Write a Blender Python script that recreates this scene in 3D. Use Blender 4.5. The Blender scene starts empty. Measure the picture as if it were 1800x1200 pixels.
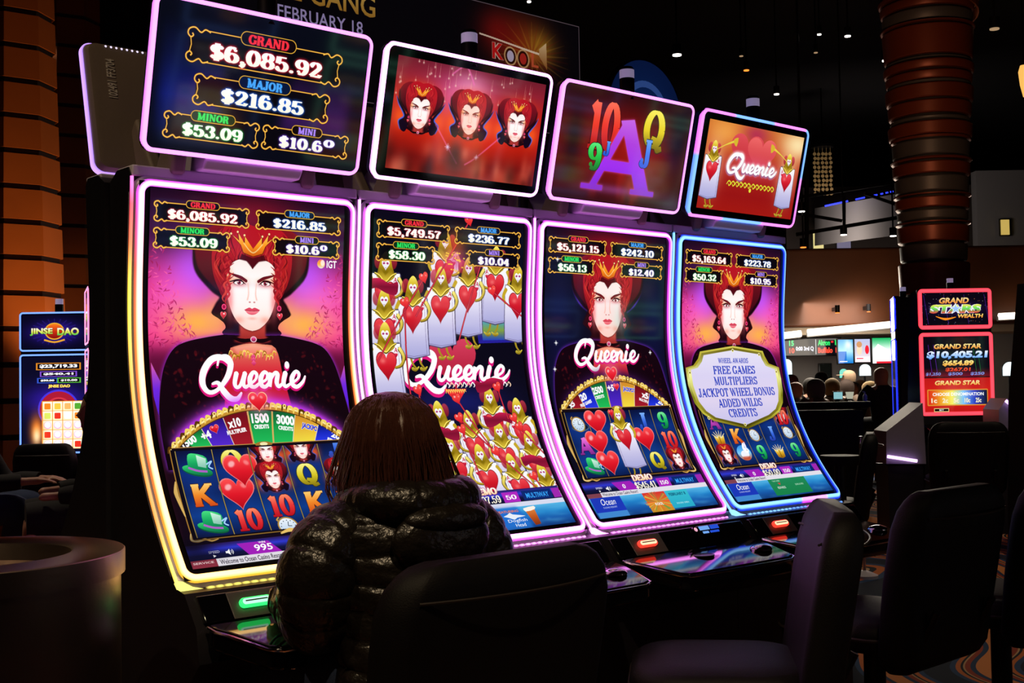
import bpy, bmesh, math, random
import numpy as np
from mathutils import Vector, Matrix

# ------------------------------------------------------------------ camera, world, exposure, lights
SC = bpy.context.scene
COL = SC.collection
R = math.radians
YAW = 0.72336                                  # the row of machines runs away to the right
CAM = Vector((0.95465, -3.12721, 1.34553))
PITCH = 0.034468
ROLL = -0.017
FPX = 2131.0                                  # focal length in pixels of the 1800 px frame

cam_data = bpy.data.cameras.new('camera')
cam = bpy.data.objects.new('camera', cam_data)
COL.objects.link(cam)
cam.location = CAM
cam.rotation_euler = (Matrix.Rotation(math.pi / 2 + PITCH, 3, 'X') @ Matrix.Rotation(ROLL, 3, 'Z')).to_euler()
cam_data.sensor_width = 36.0
cam_data.lens = 36.0 * FPX / 1800.0
cam_data.clip_end = 200
SC.camera = cam
SC.view_settings.view_transform = 'Standard'
SC.view_settings.look = 'None'
SC.view_settings.exposure = 0.0
SC.view_settings.gamma = 1.0
SC.view_settings.use_curve_mapping = False

w = bpy.data.worlds.new('dark_hall')
SC.world = w
w.use_nodes = True
w.node_tree.nodes['Background'].inputs[0].default_value = (0.9, 0.7, 0.55, 1)
w.node_tree.nodes['Background'].inputs[1].default_value = 0.002


def lamp(name, kind, loc, energy, color, size=0.3, aim=None, spot=60, blend=0.6):
    d = bpy.data.lights.new(name, kind)
    d.energy = energy
    d.color = color
    if kind == 'AREA':
        d.size = size
    else:
        d.shadow_soft_size = size
    if kind == 'SPOT':
        d.spot_size = R(spot)
        d.spot_blend = blend
    o = bpy.data.objects.new(name, d)
    COL.objects.link(o)
    o.location = loc
    if aim is not None:
        o.rotation_euler = (Vector(aim) - Vector(loc)).to_track_quat('-Z', 'Y').to_euler()
    return o


CS, SN = math.cos(YAW), math.sin(YAW)


def row(s, n, z=0.0):
    """point from row coordinates: s along the bank, n out towards the players"""
    return Vector((s * CS + n * SN, s * SN - n * CS, z))


def at(px, py, d):
    """the point seen at a pixel of the 1800x1200 frame at depth d in front of the camera"""
    a, b = (px - 900) / FPX, (py - 600) / FPX
    u = math.cos(ROLL) * a + math.sin(ROLL) * b
    v = math.sin(ROLL) * a - math.cos(ROLL) * b
    c, s = math.cos(PITCH), math.sin(PITCH)
    y, z = c - s * v, s + c * v
    return CAM + Vector((u, y, z)) * (d / y)


# downlights in the ceiling over the aisle (warm); their fixtures are built further down
DOWNLIGHTS = [((1.55, -3.6, 5.3), (0.75, -0.55, 1.0), 340, 32), ((3.6, -1.9, 5.3), (2.2, 0.2, 0.6), 30, 40),
              ((-1.6, -2.4, 5.3), (-0.25, -0.05, 1.6), 190, 42)]  # added unseen spot, brightens the rear upper housings and the bin
for _i, (_l, _a, _e, _s) in enumerate(DOWNLIGHTS):
    lamp('downlight', 'SPOT', _l, _e, (1.0, 0.74, 0.44), 0.06, _a, _s)


# ------------------------------------------------------------------ materials
def lin(c):
    if isinstance(c, str):
        c = c.lstrip('#')
        c = [int(c[i:i + 2], 16) / 255 for i in (0, 2, 4)]
    return tuple(((v / 12.92) if v <= 0.04045 else ((v + 0.055) / 1.055) ** 2.4) for v in c)


def mat(name, color, rough=0.5, metal=0.0, bump=0.0, bscale=40.0, emit=None, estr=0.0, coat=0.0, var=0.0, vscale=8.0,
        attr=False, spec=0.5, aniso=0.0):
    m = bpy.data.materials.new(name)
    m.use_nodes = True
    nt = m.node_tree
    b = nt.nodes['Principled BSDF']
    b.inputs['Base Color'].default_value = (*lin(color), 1)
    b.inputs['Roughness'].default_value = rough
    b.inputs['Metallic'].default_value = metal
    b.inputs['Specular IOR Level'].default_value = spec
    b.inputs['Coat Weight'].default_value = coat
    b.inputs['Coat Roughness'].default_value = 0.05
    b.inputs['Anisotropic'].default_value = aniso
    if emit:
        b.inputs['Emission Color'].default_value = (*lin(emit), 1)
        b.inputs['Emission Strength'].default_value = estr
    if attr:
        a = nt.nodes.new('ShaderNodeAttribute')
        a.attribute_name = 'glow'
        nt.links.new(a.outputs['Color'], b.inputs['Emission Color'])
        b.inputs['Emission Strength'].default_value = estr
    if var or bump:
        tc = nt.nodes.new('ShaderNodeTexCoord')
        n = nt.nodes.new('ShaderNodeTexNoise')
        n.inputs['Scale'].default_value = vscale
        n.inputs['Detail'].default_value = 4
        nt.links.new(tc.outputs['Object'], n.inputs['Vector'])
        if var:
            mx = nt.nodes.new('ShaderNodeMix')
            mx.data_type = 'RGBA'
            c = lin(color)
            mx.inputs[6].default_value = (*[v * (1 - var) for v in c], 1)
            mx.inputs[7].default_value = (*[min(1, v * (1 + var)) for v in c], 1)
            nt.links.new(n.outputs['Fac'], mx.inputs[0])
            nt.links.new(mx.outputs[2], b.inputs['Base Color'])
        if bump:
            n2 = nt.nodes.new('ShaderNodeTexNoise')
            n2.inputs['Scale'].default_value = bscale
            n2.inputs['Detail'].default_value = 3
            nt.links.new(tc.outputs['Object'], n2.inputs['Vector'])
            bp = nt.nodes.new('ShaderNodeBump')
            bp.inputs['Strength'].default_value = bump
            bp.inputs['Distance'].default_value = 0.01
            nt.links.new(n2.outputs['Fac'], bp.inputs['Height'])
            nt.links.new(bp.outputs['Normal'], b.inputs['Normal'])
    return m


def glow_mat(name, color, strength):
    return mat(name, '#101010', 0.4, emit=color, estr=strength)


# ------------------------------------------------------------------ object helpers
def link(o, parent=None):
    COL.objects.link(o)
    if parent:
        o.parent = parent
    return o


def tag(o, label=None, cat=None, group=None, kind=None):
    if label:
        o['label'] = label
    if cat:
        o['category'] = cat
    if group:
        o['group'] = group
    if kind:
        o['kind'] = kind
    return o


def thing(name, loc, rz, label, cat, group=None):
    o = bpy.data.objects.new(name, None)
    o.empty_display_size = 0.1
    COL.objects.link(o)
    o.location = loc
    o.rotation_euler = (0, 0, rz)
    return tag(o, label, cat, group)


def copy_tree(o, parent=None):
    c = o.copy()
    COL.objects.link(c)
    if parent:
        c.parent = parent
    for ch in list(o.children):
        copy_tree(ch, c)
    return c


class MB:
    """collects shapes and links them as one mesh object"""

    def __init__(self):
        self.bm = bmesh.new()
        self.col = None

    def face(self, pts):
        return self.bm.faces.new([self.bm.verts.new(p) for p in pts])

    def box(self, c, size, rz=0.0, rx=0.0, ry=0.0, bev=0.0):
        m = Matrix.Translation(c) @ Matrix.Rotation(rz, 4, 'Z') @ Matrix.Rotation(ry, 4, 'Y') @ Matrix.Rotation(rx, 4, 'X')
        r = bmesh.ops.create_cube(self.bm, size=1.0, matrix=m @ Matrix.Diagonal((*size, 1)))
        if bev:
            es = list({e for v in r['verts'] for e in v.link_edges})
            bmesh.ops.bevel(self.bm, geom=es, offset=bev, segments=3, profile=0.5, affect='EDGES')
        return self

    def cyl(self, a, b, r0, r1=None, n=24, cap=True):
        a, b = Vector(a), Vector(b)
        r1 = r0 if r1 is None else r1
        q = (b - a).to_track_quat('Z', 'Y')
        ring = []
        for p, r in ((a, r0), (b, r1)):
            ring.append([self.bm.verts.new(p + q @ Vector((r * math.cos(2 * math.pi * i / n), r * math.sin(2 * math.pi * i / n), 0)))
                         for i in range(n)])
        for i in range(n):
            self.bm.faces.new([ring[0][i], ring[0][(i + 1) % n], ring[1][(i + 1) % n], ring[1][i]])
        if cap:
            self.bm.faces.new(ring[0][::-1])
            self.bm.faces.new(ring[1])
        return self

    def loft(self, rings, closed=True, cap=True):
        vs = [[self.bm.verts.new(p) for p in r] for r in rings]
        n = len(vs[0])
        for a, b in zip(vs, vs[1:]):
            for i in range(n if closed else n - 1):
                j = (i + 1) % n
                self.bm.faces.new([a[i], a[j], b[j], b[i]])
        if cap and closed:
            self.bm.faces.new(vs[0][::-1])
            self.bm.faces.new(vs[-1])
        return self

    def lathe(self, prof, c=(0, 0, 0), n=32, sx=1.0, sy=1.0, cap=True):
        rings = [[(c[0] + sx * r * math.cos(2 * math.pi * i / n), c[1] + sy * r * math.sin(2 * math.pi * i / n), c[2] + z)
                  for i in range(n)] for r, z in prof]
        return self.loft(rings, cap=cap)

    def tube(self, pts, rad, n=8, cap=True):
        pts = [Vector(p) for p in pts]
        rings = []
        up = None
        for i, p in enumerate(pts):
            t = (pts[min(i + 1, len(pts) - 1)] - pts[max(i - 1, 0)]).normalized()
            if up is None:
                up = t.orthogonal().normalized()
            up = (up - t * up.dot(t))
            up = up.normalized() if up.length > 1e-6 else t.orthogonal().normalized()
            s = t.cross(up)
            r = rad[i] if hasattr(rad, '__len__') else rad
            rings.append([p + (up * math.cos(2 * math.pi * k / n) + s * math.sin(2 * math.pi * k / n)) * r for k in range(n)])
        return self.loft(rings, cap=cap)

    def ball(self, c, r, seg=20, rings=12, rot=None):
        r = (r, r, r) if not hasattr(r, '__len__') else r
        m = Matrix.Translation(c) @ (rot.to_4x4() if rot else Matrix.Identity(4)) @ Matrix.Diagonal((*r, 1))
        bmesh.ops.create_uvsphere(self.bm, u_segments=seg, v_segments=rings, radius=1.0, matrix=m)
        return self

    def prism(self, poly, axis, a, b):
        """extrude a 2D polygon along an axis: 'x' -> poly is (y, z); 'y' -> (x, z); 'z' -> (x, y)"""
        def p3(p, k):
            return {'x': (k, p[0], p[1]), 'y': (p[0], k, p[1]), 'z': (p[0], p[1], k)}[axis]
        A = [self.bm.verts.new(p3(p, a)) for p in poly]
        B = [self.bm.verts.new(p3(p, b)) for p in poly]
        n = len(poly)
        for i in range(n):
            self.bm.faces.new([A[i], A[(i + 1) % n], B[(i + 1) % n], B[i]])
        self.bm.faces.new(A[::-1])
        self.bm.faces.new(B)
        return self

    def build(self, name, m, parent=None, smooth=True, angle=40, bev=0.0, sub=0):
        bmesh.ops.recalc_face_normals(self.bm, faces=self.bm.faces[:])
        me = bpy.data.meshes.new(name)
        self.bm.to_mesh(me)
        self.bm.free()
        me.materials.append(m)
        if smooth:
            me.polygons.foreach_set('use_smooth', [True] * len(me.polygons))
            me.set_sharp_from_angle(angle=R(angle))
        o = bpy.data.objects.new(name, me)
        if bev:
            b = o.modifiers.new('bevel', 'BEVEL')
            b.width = bev
            b.segments = 3
            b.limit_method = 'ANGLE'
        if sub:
            sm = o.modifiers.new('sub', 'SUBSURF')
            sm.levels = sub
            sm.render_levels = sub
        return link(o, parent)


def mesh_obj(name, verts, faces, m, parent=None, smooth=True, uvs=None, cols=None, angle=40):
    me = bpy.data.meshes.new(name)
    me.from_pydata([tuple(v) for v in verts], [], faces)
    me.materials.append(m)
    if uvs is not None:
        l = me.uv_layers.new(name='UVMap')
        for p in me.polygons:
            for li in p.loop_indices:
                l.data[li].uv = uvs[me.loops[li].vertex_index]
    if cols is not None:
        a = me.color_attributes.new('glow', 'FLOAT_COLOR', 'POINT')
        a.data.foreach_set('color', np.array([(*c, 1.0) for c in cols], 'f').ravel())
    if smooth:
        me.polygons.foreach_set('use_smooth', [True] * len(me.polygons))
        me.set_sharp_from_angle(angle=R(angle))
    o = bpy.data.objects.new(name, me)
    return link(o, parent)


def text_obj(name, s, size, m, parent, loc, rot, depth=0.001, align='CENTER', bold=0.0):
    """lettering as a solid mesh"""
    cu = bpy.data.curves.new(name, 'FONT')
    cu.body = s
    cu.size = size
    cu.align_x = align
    cu.align_y = 'CENTER'
    cu.extrude = depth
    cu.offset = bold
    o = bpy.data.objects.new('t', cu)
    COL.objects.link(o)
    dg = bpy.context.evaluated_depsgraph_get()
    me = bpy.data.meshes.new_from_object(o.evaluated_get(dg))
    bpy.data.objects.remove(o)
    me.name = name
    me.materials.clear()
    me.materials.append(m)
    t = bpy.data.objects.new(name, me)
    t.location = loc
    t.rotation_euler = rot
    return link(t, parent)


# ------------------------------------------------------------------ painter for the pictures that the screens show
def srgb(c):
    if isinstance(c, str):
        c = c.lstrip('#')
        return np.array([int(c[i:i + 2], 16) / 255 for i in (0, 2, 4)], 'f')
    return np.array(c, 'f')


def arc(cx, cy, rx, ry, a0, a1, n=18):
    return [(cx + rx * math.cos(R(a0 + (a1 - a0) * i / n)), cy + ry * math.sin(R(a0 + (a1 - a0) * i / n))) for i in range(n + 1)]


def smooth_pts(pts, k=6):
    """Catmull-Rom through the points"""
    if len(pts) < 3:
        return list(pts)
    out = []
    P = [pts[0]] + list(pts) + [pts[-1]]
    for i in range(1, len(P) - 2):
        a, b, c, d = [np.array(q, float) for q in P[i - 1:i + 3]]
        for j in range(k):
            t = j / k
            out.append(tuple(0.5 * (2 * b + (c - a) * t + (2 * a - 5 * b + 4 * c - d) * t * t + (3 * b - a - 3 * c + d) * t ** 3)))
    out.append(tuple(pts[-1]))
    return out


def boxblur(m, r):
    r = int(max(1, r))
    for ax in (0, 1):
        for _ in range(2):
            p = np.pad(m, [(r + 1, r) if a == ax else (0, 0) for a in (0, 1)])
            c = np.cumsum(p, axis=ax)
            n = m.shape[ax]
            hi = np.take(c, np.arange(2 * r + 1, 2 * r + 1 + n), axis=ax)
            lo = np.take(c, np.arange(0, n), axis=ax)
            m = (hi - lo) / (2 * r + 1)
    return m


class Cv:
    """a picture in millimetres, origin top left"""

    def __init__(self, wmm, hmm, s=2.0, bg='#000000'):
        self.s, self.wmm, self.hmm = s, wmm, hmm
        self.W, self.H = int(wmm * s), int(hmm * s)
        self.a = np.zeros((self.H, self.W, 3), 'f') + srgb(bg)
        self.T = (1.0, 1.0, 0.0, 0.0)
        self.clip = None

    def tr(self, pts):
        p = np.asarray(pts, float)
        sx, sy, ox, oy = self.T
        return np.stack([(p[:, 0] * sx + ox) * self.s, (p[:, 1] * sy + oy) * self.s], 1)

    def put(self, m, x0, y0, col, a, add=False, bb=None):
        H, W = m.shape
        X0, Y0, X1, Y1 = max(0, x0), max(0, y0), min(self.W, x0 + W), min(self.H, y0 + H)
        if self.clip:
            cx0, cy0, cx1, cy1 = [int(v * self.s) for v in self.clip]
            X0, Y0, X1, Y1 = max(X0, cx0), max(Y0, cy0), min(X1, cx1), min(Y1, cy1)
        if X1 <= X0 or Y1 <= Y0:
            return
        mm = (m[Y0 - y0:Y1 - y0, X0 - x0:X1 - x0] * a)[..., None]
        d = self.a[Y0:Y1, X0:X1]
        if isinstance(col, (tuple, list)) and isinstance(col[0], str):
            ys = np.arange(Y0, Y1, dtype='f')
            t0, t1 = bb if bb else (y0, y0 + H)
            f = np.clip((ys - t0) / max(1, t1 - t0), 0, 1) * (len(col) - 1)
            i = np.clip(f.astype(int), 0, len(col) - 2)
            cs = np.array([srgb(c) for c in col])
            c = (cs[i] * (1 - (f - i))[:, None] + cs[i + 1] * (f - i)[:, None])[:, None, :]
        else:
            c = srgb(col)
        if add:
            d += c * mm
        else:
            d += (c - d) * mm

    def fill(self, loops, col, a=1.0, blur=0.0, add=False, evenodd=False):
        """loops are lists of points in mm"""
        L = [self.tr(l) for l in loops if len(l) > 2]
        if not L:
            return
        al = np.concatenate(L)
        br = int(blur * self.s)
        pad = 3 * br + 3
        x0, y0 = int(al[:, 0].min()) - pad, int(al[:, 1].min()) - pad
        x1, y1 = int(al[:, 0].max()) + pad, int(al[:, 1].max()) + pad
        x0, y0, x1, y1 = max(x0, -400), max(y0, -400), min(x1, self.W + 400), min(y1, self.H + 400)
        W, H = x1 - x0, y1 - y0
        if W <= 2 or H <= 2:
            return
        acc = np.zeros((H, W + 1), 'f')
        for l in L:
            p = l - (x0, y0)
            if not evenodd:
                q = np.roll(p, -1, 0)
                if (p[:, 0] * q[:, 1] - q[:, 0] * p[:, 1]).sum() < 0:
                    p = p[::-1]
            q = np.roll(p, -1, 0)
            for (ax, ay), (bx, by) in zip(p, q):
                if ay == by:
                    continue
                sg = 1.0
                if ay > by:
                    ax, ay, bx, by, sg = bx, by, ax, ay, -1.0
                r0, r1 = max(0, math.ceil(ay - 0.5)), min(H, math.ceil(by - 0.5))
                if r1 <= r0:
                    continue
                ys = np.arange(r0, r1) + 0.5
                xs = np.clip(np.ceil(ax + (bx - ax) * (ys - ay) / (by - ay) - 0.5), 0, W).astype(int)
                acc[np.arange(r0, r1), xs] += sg
        c = np.cumsum(acc, 1)[:, :W]
        m = (np.abs(np.round(c)) % 2 > 0.5).astype('f') if evenodd else (np.abs(c) > 0.5).astype('f')
        bb = (al[:, 1].min(), al[:, 1].max())
        if br:
            m = boxblur(m, br)
        self.put(m, x0, y0, col, a, add, bb)

    def poly(self, pts, col, a=1.0, blur=0.0, add=False, sm=0):
        if sm:
            pts = smooth_pts(list(pts) + [pts[0]], sm)
        self.fill([pts], col, a, blur, add)

    def rect(self, x0, y0, x1, y1, col, a=1.0, blur=0.0, add=False):
        self.fill([[(x0, y0), (x1, y0), (x1, y1), (x0, y1)]], col, a, blur, add)

    def rrect(self, x0, y0, x1, y1, r, col, a=1.0, blur=0.0, add=False):
        self.fill([rr_pts(x0, y0, x1, y1, r)], col, a, blur, add)

    def ell(self, cx, cy, rx, ry, col, a=1.0, blur=0.0, rot=0.0, add=False, n=36):
        c, s = math.cos(R(rot)), math.sin(R(rot))
        self.fill([[(cx + x * c - y * s, cy + x * s + y * c) for x, y in arc(0, 0, rx, ry, 0, 360, n)]], col, a, blur, add)

    def blob(self, cx, cy, rx, ry, col, a=1.0, add=False):
        """soft gaussian spot"""
        (px, py), (qx, qy) = self.tr([(cx, cy), (cx + rx, cy + ry)])
        sx, sy = abs(qx - px) + 1e-3, abs(qy - py) + 1e-3
        x0, x1, y0, y1 = int(px - 2.6 * sx), int(px + 2.6 * sx) + 1, int(py - 2.6 * sy), int(py + 2.6 * sy) + 1
        X = np.exp(-((np.arange(x0, x1) - px) / sx) ** 2)
        Y = np.exp(-((np.arange(y0, y1) - py) / sy) ** 2)
        self.put((Y[:, None] * X[None, :]).astype('f'), x0, y0, col, a, add)

    def strokes(self, list_of, col, a=1.0, blur=0.0, add=False):
        self.fill([q for pts, wd in list_of for q in ribbon(pts, wd)], col, a, blur, add)

    def stroke(self, pts, wd, col, a=1.0, blur=0.0, sm=6, add=False):
        if sm and len(pts) > 2:
            if hasattr(wd, '__len__'):
                xs = np.linspace(0, 1, len(wd))
                pts = smooth_pts(pts, sm)
                wd = list(np.interp(np.linspace(0, 1, len(pts)), xs, wd))
            else:
                pts = smooth_pts(pts, sm)
        self.fill(ribbon(pts, wd), col, a, blur, add)

    def image(self, name):
        im = bpy.data.images.new(name, self.W, self.H)
        px = np.ones((self.H, self.W, 4), 'f')
        px[..., :3] = np.clip(self.a, 0, 1)[::-1]
        im.pixels.foreach_set(px.ravel())
        im.update()
        im.pack()
        return im


def rr_pts(x0, y0, x1, y1, r, n=6):
    return (arc(x0 + r, y0 + r, r, r, 180, 270, n) + arc(x1 - r, y0 + r, r, r, 270, 360, n)
            + arc(x1 - r, y1 - r, r, r, 0, 90, n) + arc(x0 + r, y1 - r, r, r, 90, 180, n))


def ribbon(pts, wd):
    """quads and round joints along a polyline; wd one width or a width per point"""
    out = []
    p = [np.array(q, float) for q in pts]
    ws = list(wd) if hasattr(wd, '__len__') else [wd] * len(p)
    for i in range(len(p) - 1):
        d = p[i + 1] - p[i]
        l = np.hypot(*d)
        if l < 1e-9:
            continue
        nrm = np.array([-d[1], d[0]]) / l
        out.append([p[i] + nrm * ws[i] / 2, p[i + 1] + nrm * ws[i + 1] / 2, p[i + 1] - nrm * ws[i + 1] / 2, p[i] - nrm * ws[i] / 2])
    for q, wq in zip(p[1:-1] if len(p) > 2 else [], ws[1:-1]):
        out.append([(q[0] + wq / 2 * math.cos(k * math.pi / 4), q[1] + wq / 2 * math.sin(k * math.pi / 4)) for k in range(8)])
    return out


# --- slab-serif letters: strokes swell where they run upright, thin where they run level
def _glyphs():
    g = {}
    A = arc
    # (advance, strokes, serifs (x, y, half width), dots (x, y, r))
    g['0'] = (.66, [A(.33, .5, .22, .46, 0, 360, 30)], [], [])
    g['1'] = (.52, [[(.28, .02), (.28, .97)], [(.28, .95), (.1, .8)]], [(.28, .03, .2)], [])
    g['2'] = (.64, [[(.12, .76)] + A(.32, .72, .19, .24, 160, -20) + [(.42, .5), (.12, .07)], [(.1, .07), (.54, .07), (.56, .22)]], [], [(.15, .72, .085)])
    g['3'] = (.64, [A(.31, .74, .19, .22, 160, -90), A(.31, .27, .22, .24, 90, -165)], [], [(.14, .74, .085), (.13, .24, .09)])
    g['4'] = (.66, [[(.42, .02), (.42, .97)], [(.42, .95), (.06, .32)], [(.05, .29), (.62, .29)]], [(.42, .03, .17)], [])
    g['5'] = (.64, [[(.52, .92), (.16, .92)], [(.17, .95), (.14, .5)], [(.14, .52)] + A(.31, .32, .22, .29, 120, -160)], [], [(.13, .24, .09)])
    g['6'] = (.66, [A(.33, .5, .22, .46, 60, 280, 22), A(.33, .3, .22, .27, 0, 360, 26)], [], [(.47, .8, .085)])
    g['7'] = (.6, [[(.08, .8), (.1, .92), (.54, .92)], [(.54, .92), (.3, .45), (.26, .02)]], [], [])
    g['8'] = (.66, [A(.33, .74, .18, .22, 0, 360, 26), A(.33, .27, .22, .24, 0, 360, 26)], [], [])
    g['9'] = (.66, [A(.33, .5, .22, .46, 240, 460, 22), A(.33, .69, .22, .27, 0, 360, 26)], [], [(.19, .2, .085)])
    g['$'] = (.62, [A(.3, .7, .19, .21, 20, 250, 20) + A(.3, .3, .2, .21, 70, -160, 20), [(.3, -.06), (.3, 1.06)]], [], [(.47, .76, .07), (.12, .24, .07)])
    g['.'] = (.3, [], [], [(.15, .1, .11)])
    g[','] = (.3, [[(.2, .1), (.17, -.08), (.08, -.18)]], [], [(.15, .1, .11)])
    g[' '] = (.32, [], [], [])
    g['A'] = (.8, [[(.1, .03), (.4, .96)], [(.4, .98), (.68, .03)], [(.2, .34), (.58, .34)]], [(.1, .03, .12), (.68, .03, .14)], [])
    g['B'] = (.74, [[(.18, .02), (.18, .98)], [(.18, .95), (.38, .95)] + A(.38, .74, .2, .21, 90, -90) + [(.18, .53)], [(.38, .53)] + A(.4, .29, .22, .24, 90, -90) + [(.18, .05)]], [(.14, .97, .1), (.14, .03, .1)], [])
    g['C'] = (.74, [A(.4, .5, .29, .46, 45, 315, 24), [(.62, .7), (.64, .98)]], [], [])
    g['D'] = (.8, [[(.18, .02), (.18, .98)], [(.18, .95), (.38, .95)] + A(.38, .5, .3, .45, 90, -90, 20) + [(.18, .05)]], [(.14, .97, .1), (.14, .03, .1)], [])
    g['E'] = (.7, [[(.18, .02), (.18, .98)], [(.18, .95), (.6, .95), (.62, .75)], [(.18, .51), (.44, .51)], [(.44, .4), (.44, .62)], [(.18, .05), (.6, .05), (.63, .27)]], [(.14, .97, .1), (.14, .03, .1)], [])
    g['F'] = (.68, [[(.18, .02), (.18, .98)], [(.18, .95), (.6, .95), (.62, .74)], [(.18, .5), (.44, .5)], [(.44, .38), (.44, .62)]], [(.14, .97, .1), (.18, .03, .16)], [])
    g['G'] = (.8, [A(.4, .5, .29, .46, 45, 350, 26), [(.62, .7), (.64, .98)], [(.65, .4), (.65, .08)]], [(.64, .42, .14)], [])
    g['H'] = (.86, [[(.18, .02), (.18, .98)], [(.66, .02), (.66, .98)], [(.18, .5), (.66, .5)]], [(.18, .97, .14), (.18, .03, .14), (.66, .97, .14), (.66, .03, .14)], [])
    g['I'] = (.44, [[(.22, .02), (.22, .98)]], [(.22, .97, .16), (.22, .03, .16)], [])
    g['J'] = (.6, [[(.4, .98), (.4, .25)] + A(.24, .22, .16, .19, 0, -160)], [(.4, .97, .17)], [(.12, .24, .09)])
    g['K'] = (.84, [[(.18, .02), (.18, .98)], [(.64, .96), (.2, .42)], [(.32, .56), (.68, .03)]], [(.18, .97, .14), (.18, .03, .14), (.66, .97, .13), (.68, .03, .14)], [])
    g['L'] = (.66, [[(.18, .02), (.18, .98)], [(.18, .05), (.58, .05), (.6, .3)]], [(.18, .97, .15), (.14, .03, .1)], [])
    g['M'] = (.98, [[(.16, .02), (.16, .98)], [(.18, .97), (.47, .05)], [(.47, .05), (.78, .97)], [(.8, .02), (.8, .98)]], [(.14, .97, .12), (.16, .03, .13), (.82, .97, .12), (.8, .03, .14)], [])
    g['N'] = (.86, [[(.16, .02), (.16, .98)], [(.18, .96), (.66, .04)], [(.68, .02), (.68, .98)]], [(.13, .97, .11), (.16, .03, .13), (.68, .97, .14)], [])
    g['O'] = (.82, [A(.41, .5, .29, .46, 0, 360, 34)], [], [])
    g['P'] = (.72, [[(.18, .02), (.18, .98)], [(.18, .95), (.38, .95)] + A(.38, .7, .22, .25, 90, -90) + [(.18, .45)]], [(.14, .97, .1), (.18, .03, .16)], [])
    g['Q'] = (.84, [A(.41, .5, .29, .46, 0, 360, 34), [(.34, .26), (.5, .2), (.62, -.04), (.78, .02)]], [], [])
    g['R'] = (.8, [[(.18, .02), (.18, .98)], [(.18, .95), (.38, .95)] + A(.38, .73, .2, .22, 90, -90) + [(.18, .51)], [(.4, .51), (.54, .36), (.58, .08), (.72, .04)]], [(.14, .97, .1), (.18, .03, .14)], [])
    g['S'] = (.64, [A(.31, .72, .19, .23, 20, 250, 20) + A(.31, .27, .21, .23, 70, -160, 20), [(.5, .72), (.5, .98)], [(.1, .28), (.1, .02)]], [], [])
    g['T'] = (.74, [[(.37, .02), (.37, .98)], [(.07, .74), (.09, .95), (.65, .95), (.67, .74)]], [(.37, .03, .16)], [])
    g['U'] = (.82, [[(.18, .98), (.18, .32)] + A(.4, .3, .22, .26, 180, 360, 20) + [(.62, .98)]], [(.17, .97, .13), (.62, .97, .13)], [])
    g['V'] = (.8, [[(.1, .97), (.4, .03)], [(.4, .03), (.68, .97)]], [(.1, .97, .13), (.68, .97, .12)], [])
    g['W'] = (1.06, [[(.1, .97), (.32, .03)], [(.32, .03), (.52, .95)], [(.5, .97), (.74, .03)], [(.74, .03), (.94, .97)]], [(.12, .97, .13), (.94, .97, .12)], [])
    g['Y'] = (.78, [[(.38, .02), (.38, .46)], [(.1, .97), (.38, .44)], [(.38, .44), (.64, .97)]], [(.38, .03, .15), (.12, .97, .12), (.64, .97, .12)], [])
    g['+'] = (.6, [[(.3, .2), (.3, .74)], [(.04, .47), (.56, .47)]], [], [])
    g['&'] = (.8, [A(.34, .74, .15, .2, -60, 240, 20) + [(.64, .05)], [(.28, .56)] + A(.34, .28, .22, .24, 110, 360, 20)], [], [])
    g['!'] = (.3, [[(.15, .3), (.15, .98)]], [], [(.15, .1, .09)])
    return g


GLYPH = _glyphs()


def serif_loops(s, thick=.19, thin=.075, tight=1.0):
    loops, x = [], 0.0
    for ch in s:
        adv, st, se, dots = GLYPH.get(ch, GLYPH[' '])
        for pts in st:
            P = pts if len(pts) < 3 or len(pts) > 8 else pts
            ws = []
            for i in range(len(P)):
                a, b = P[max(0, i - 1)], P[min(len(P) - 1, i + 1)]
                d = math.hypot(b[0] - a[0], b[1] - a[1]) + 1e-9
                ws.append(thin + (thick - thin) * abs(b[1] - a[1]) / d)
            if ch in 'AVMWN' and len(P) == 2:
                rising = (P[1][1] - P[0][1]) * (P[1][0] - P[0][0]) > 0
                ws = [thin * 1.2] * 2 if rising else [thick] * 2
                if P[0][0] == P[1][0]:
                    ws = [thick if ch == 'M' and P[0][0] > .5 else thin * 1.3] * 2
            for q in ribbon(P, ws):
                loops.append([(v[0] + x, v[1]) for v in q])
        for sx, sy, hw in se:
            t = thin * .55
            loops.append([(x + sx - hw, sy - t), (x + sx + hw, sy - t), (x + sx + hw, sy + t), (x + sx - hw, sy + t)])
        for dx, dy, r in dots:
            loops.append([(x + dx + r * math.cos(k * math.pi / 5), dy + r * math.sin(k * math.pi / 5)) for k in range(10)])
        x += adv * tight
    return loops, x


def place(loops, x0, x1, y0, y1, wid=None, rot=0.0, slant=0.0):
    """put unit-high letters (y up) into the box x0..x1, y0 (top)..y1 (base)"""
    k = (x1 - x0) / wid
    h = y1 - y0
    cx, cy = (x0 + x1) / 2, (y0 + y1) / 2
    c, s = math.cos(R(rot)), math.sin(R(rot))
    out = []
    for l in loops:
        q = []
        for x, y in l:
            X, Y = x0 + x * k + slant * y * h, y1 - y * h
            X, Y = X - cx, Y - cy
            q.append((cx + X * c - Y * s, cy + X * s + Y * c))
        out.append(q)
    return out


def serif(cv, s, x0, x1, y0, y1, col, glow=None, gb=4.0, ga=1.0, thick=.19, thin=.075, rot=0, a=1.0, edge=None, ew=2.0, blur=0.0):
    lp, wd = serif_loops(s, thick, thin)
    L = place(lp, x0, x1, y0, y1, wd, rot)
    if glow:
        cv.fill(L, glow, ga, gb)
        cv.fill(L, glow, ga, gb * .5)
    if edge:
        lp2, _ = serif_loops(s, thick + ew, thin + ew)
        cv.fill(place(lp2, x0, x1, y0, y1, wd, rot), edge, a, 0.6)
    cv.fill(L, col, a, blur)


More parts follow.
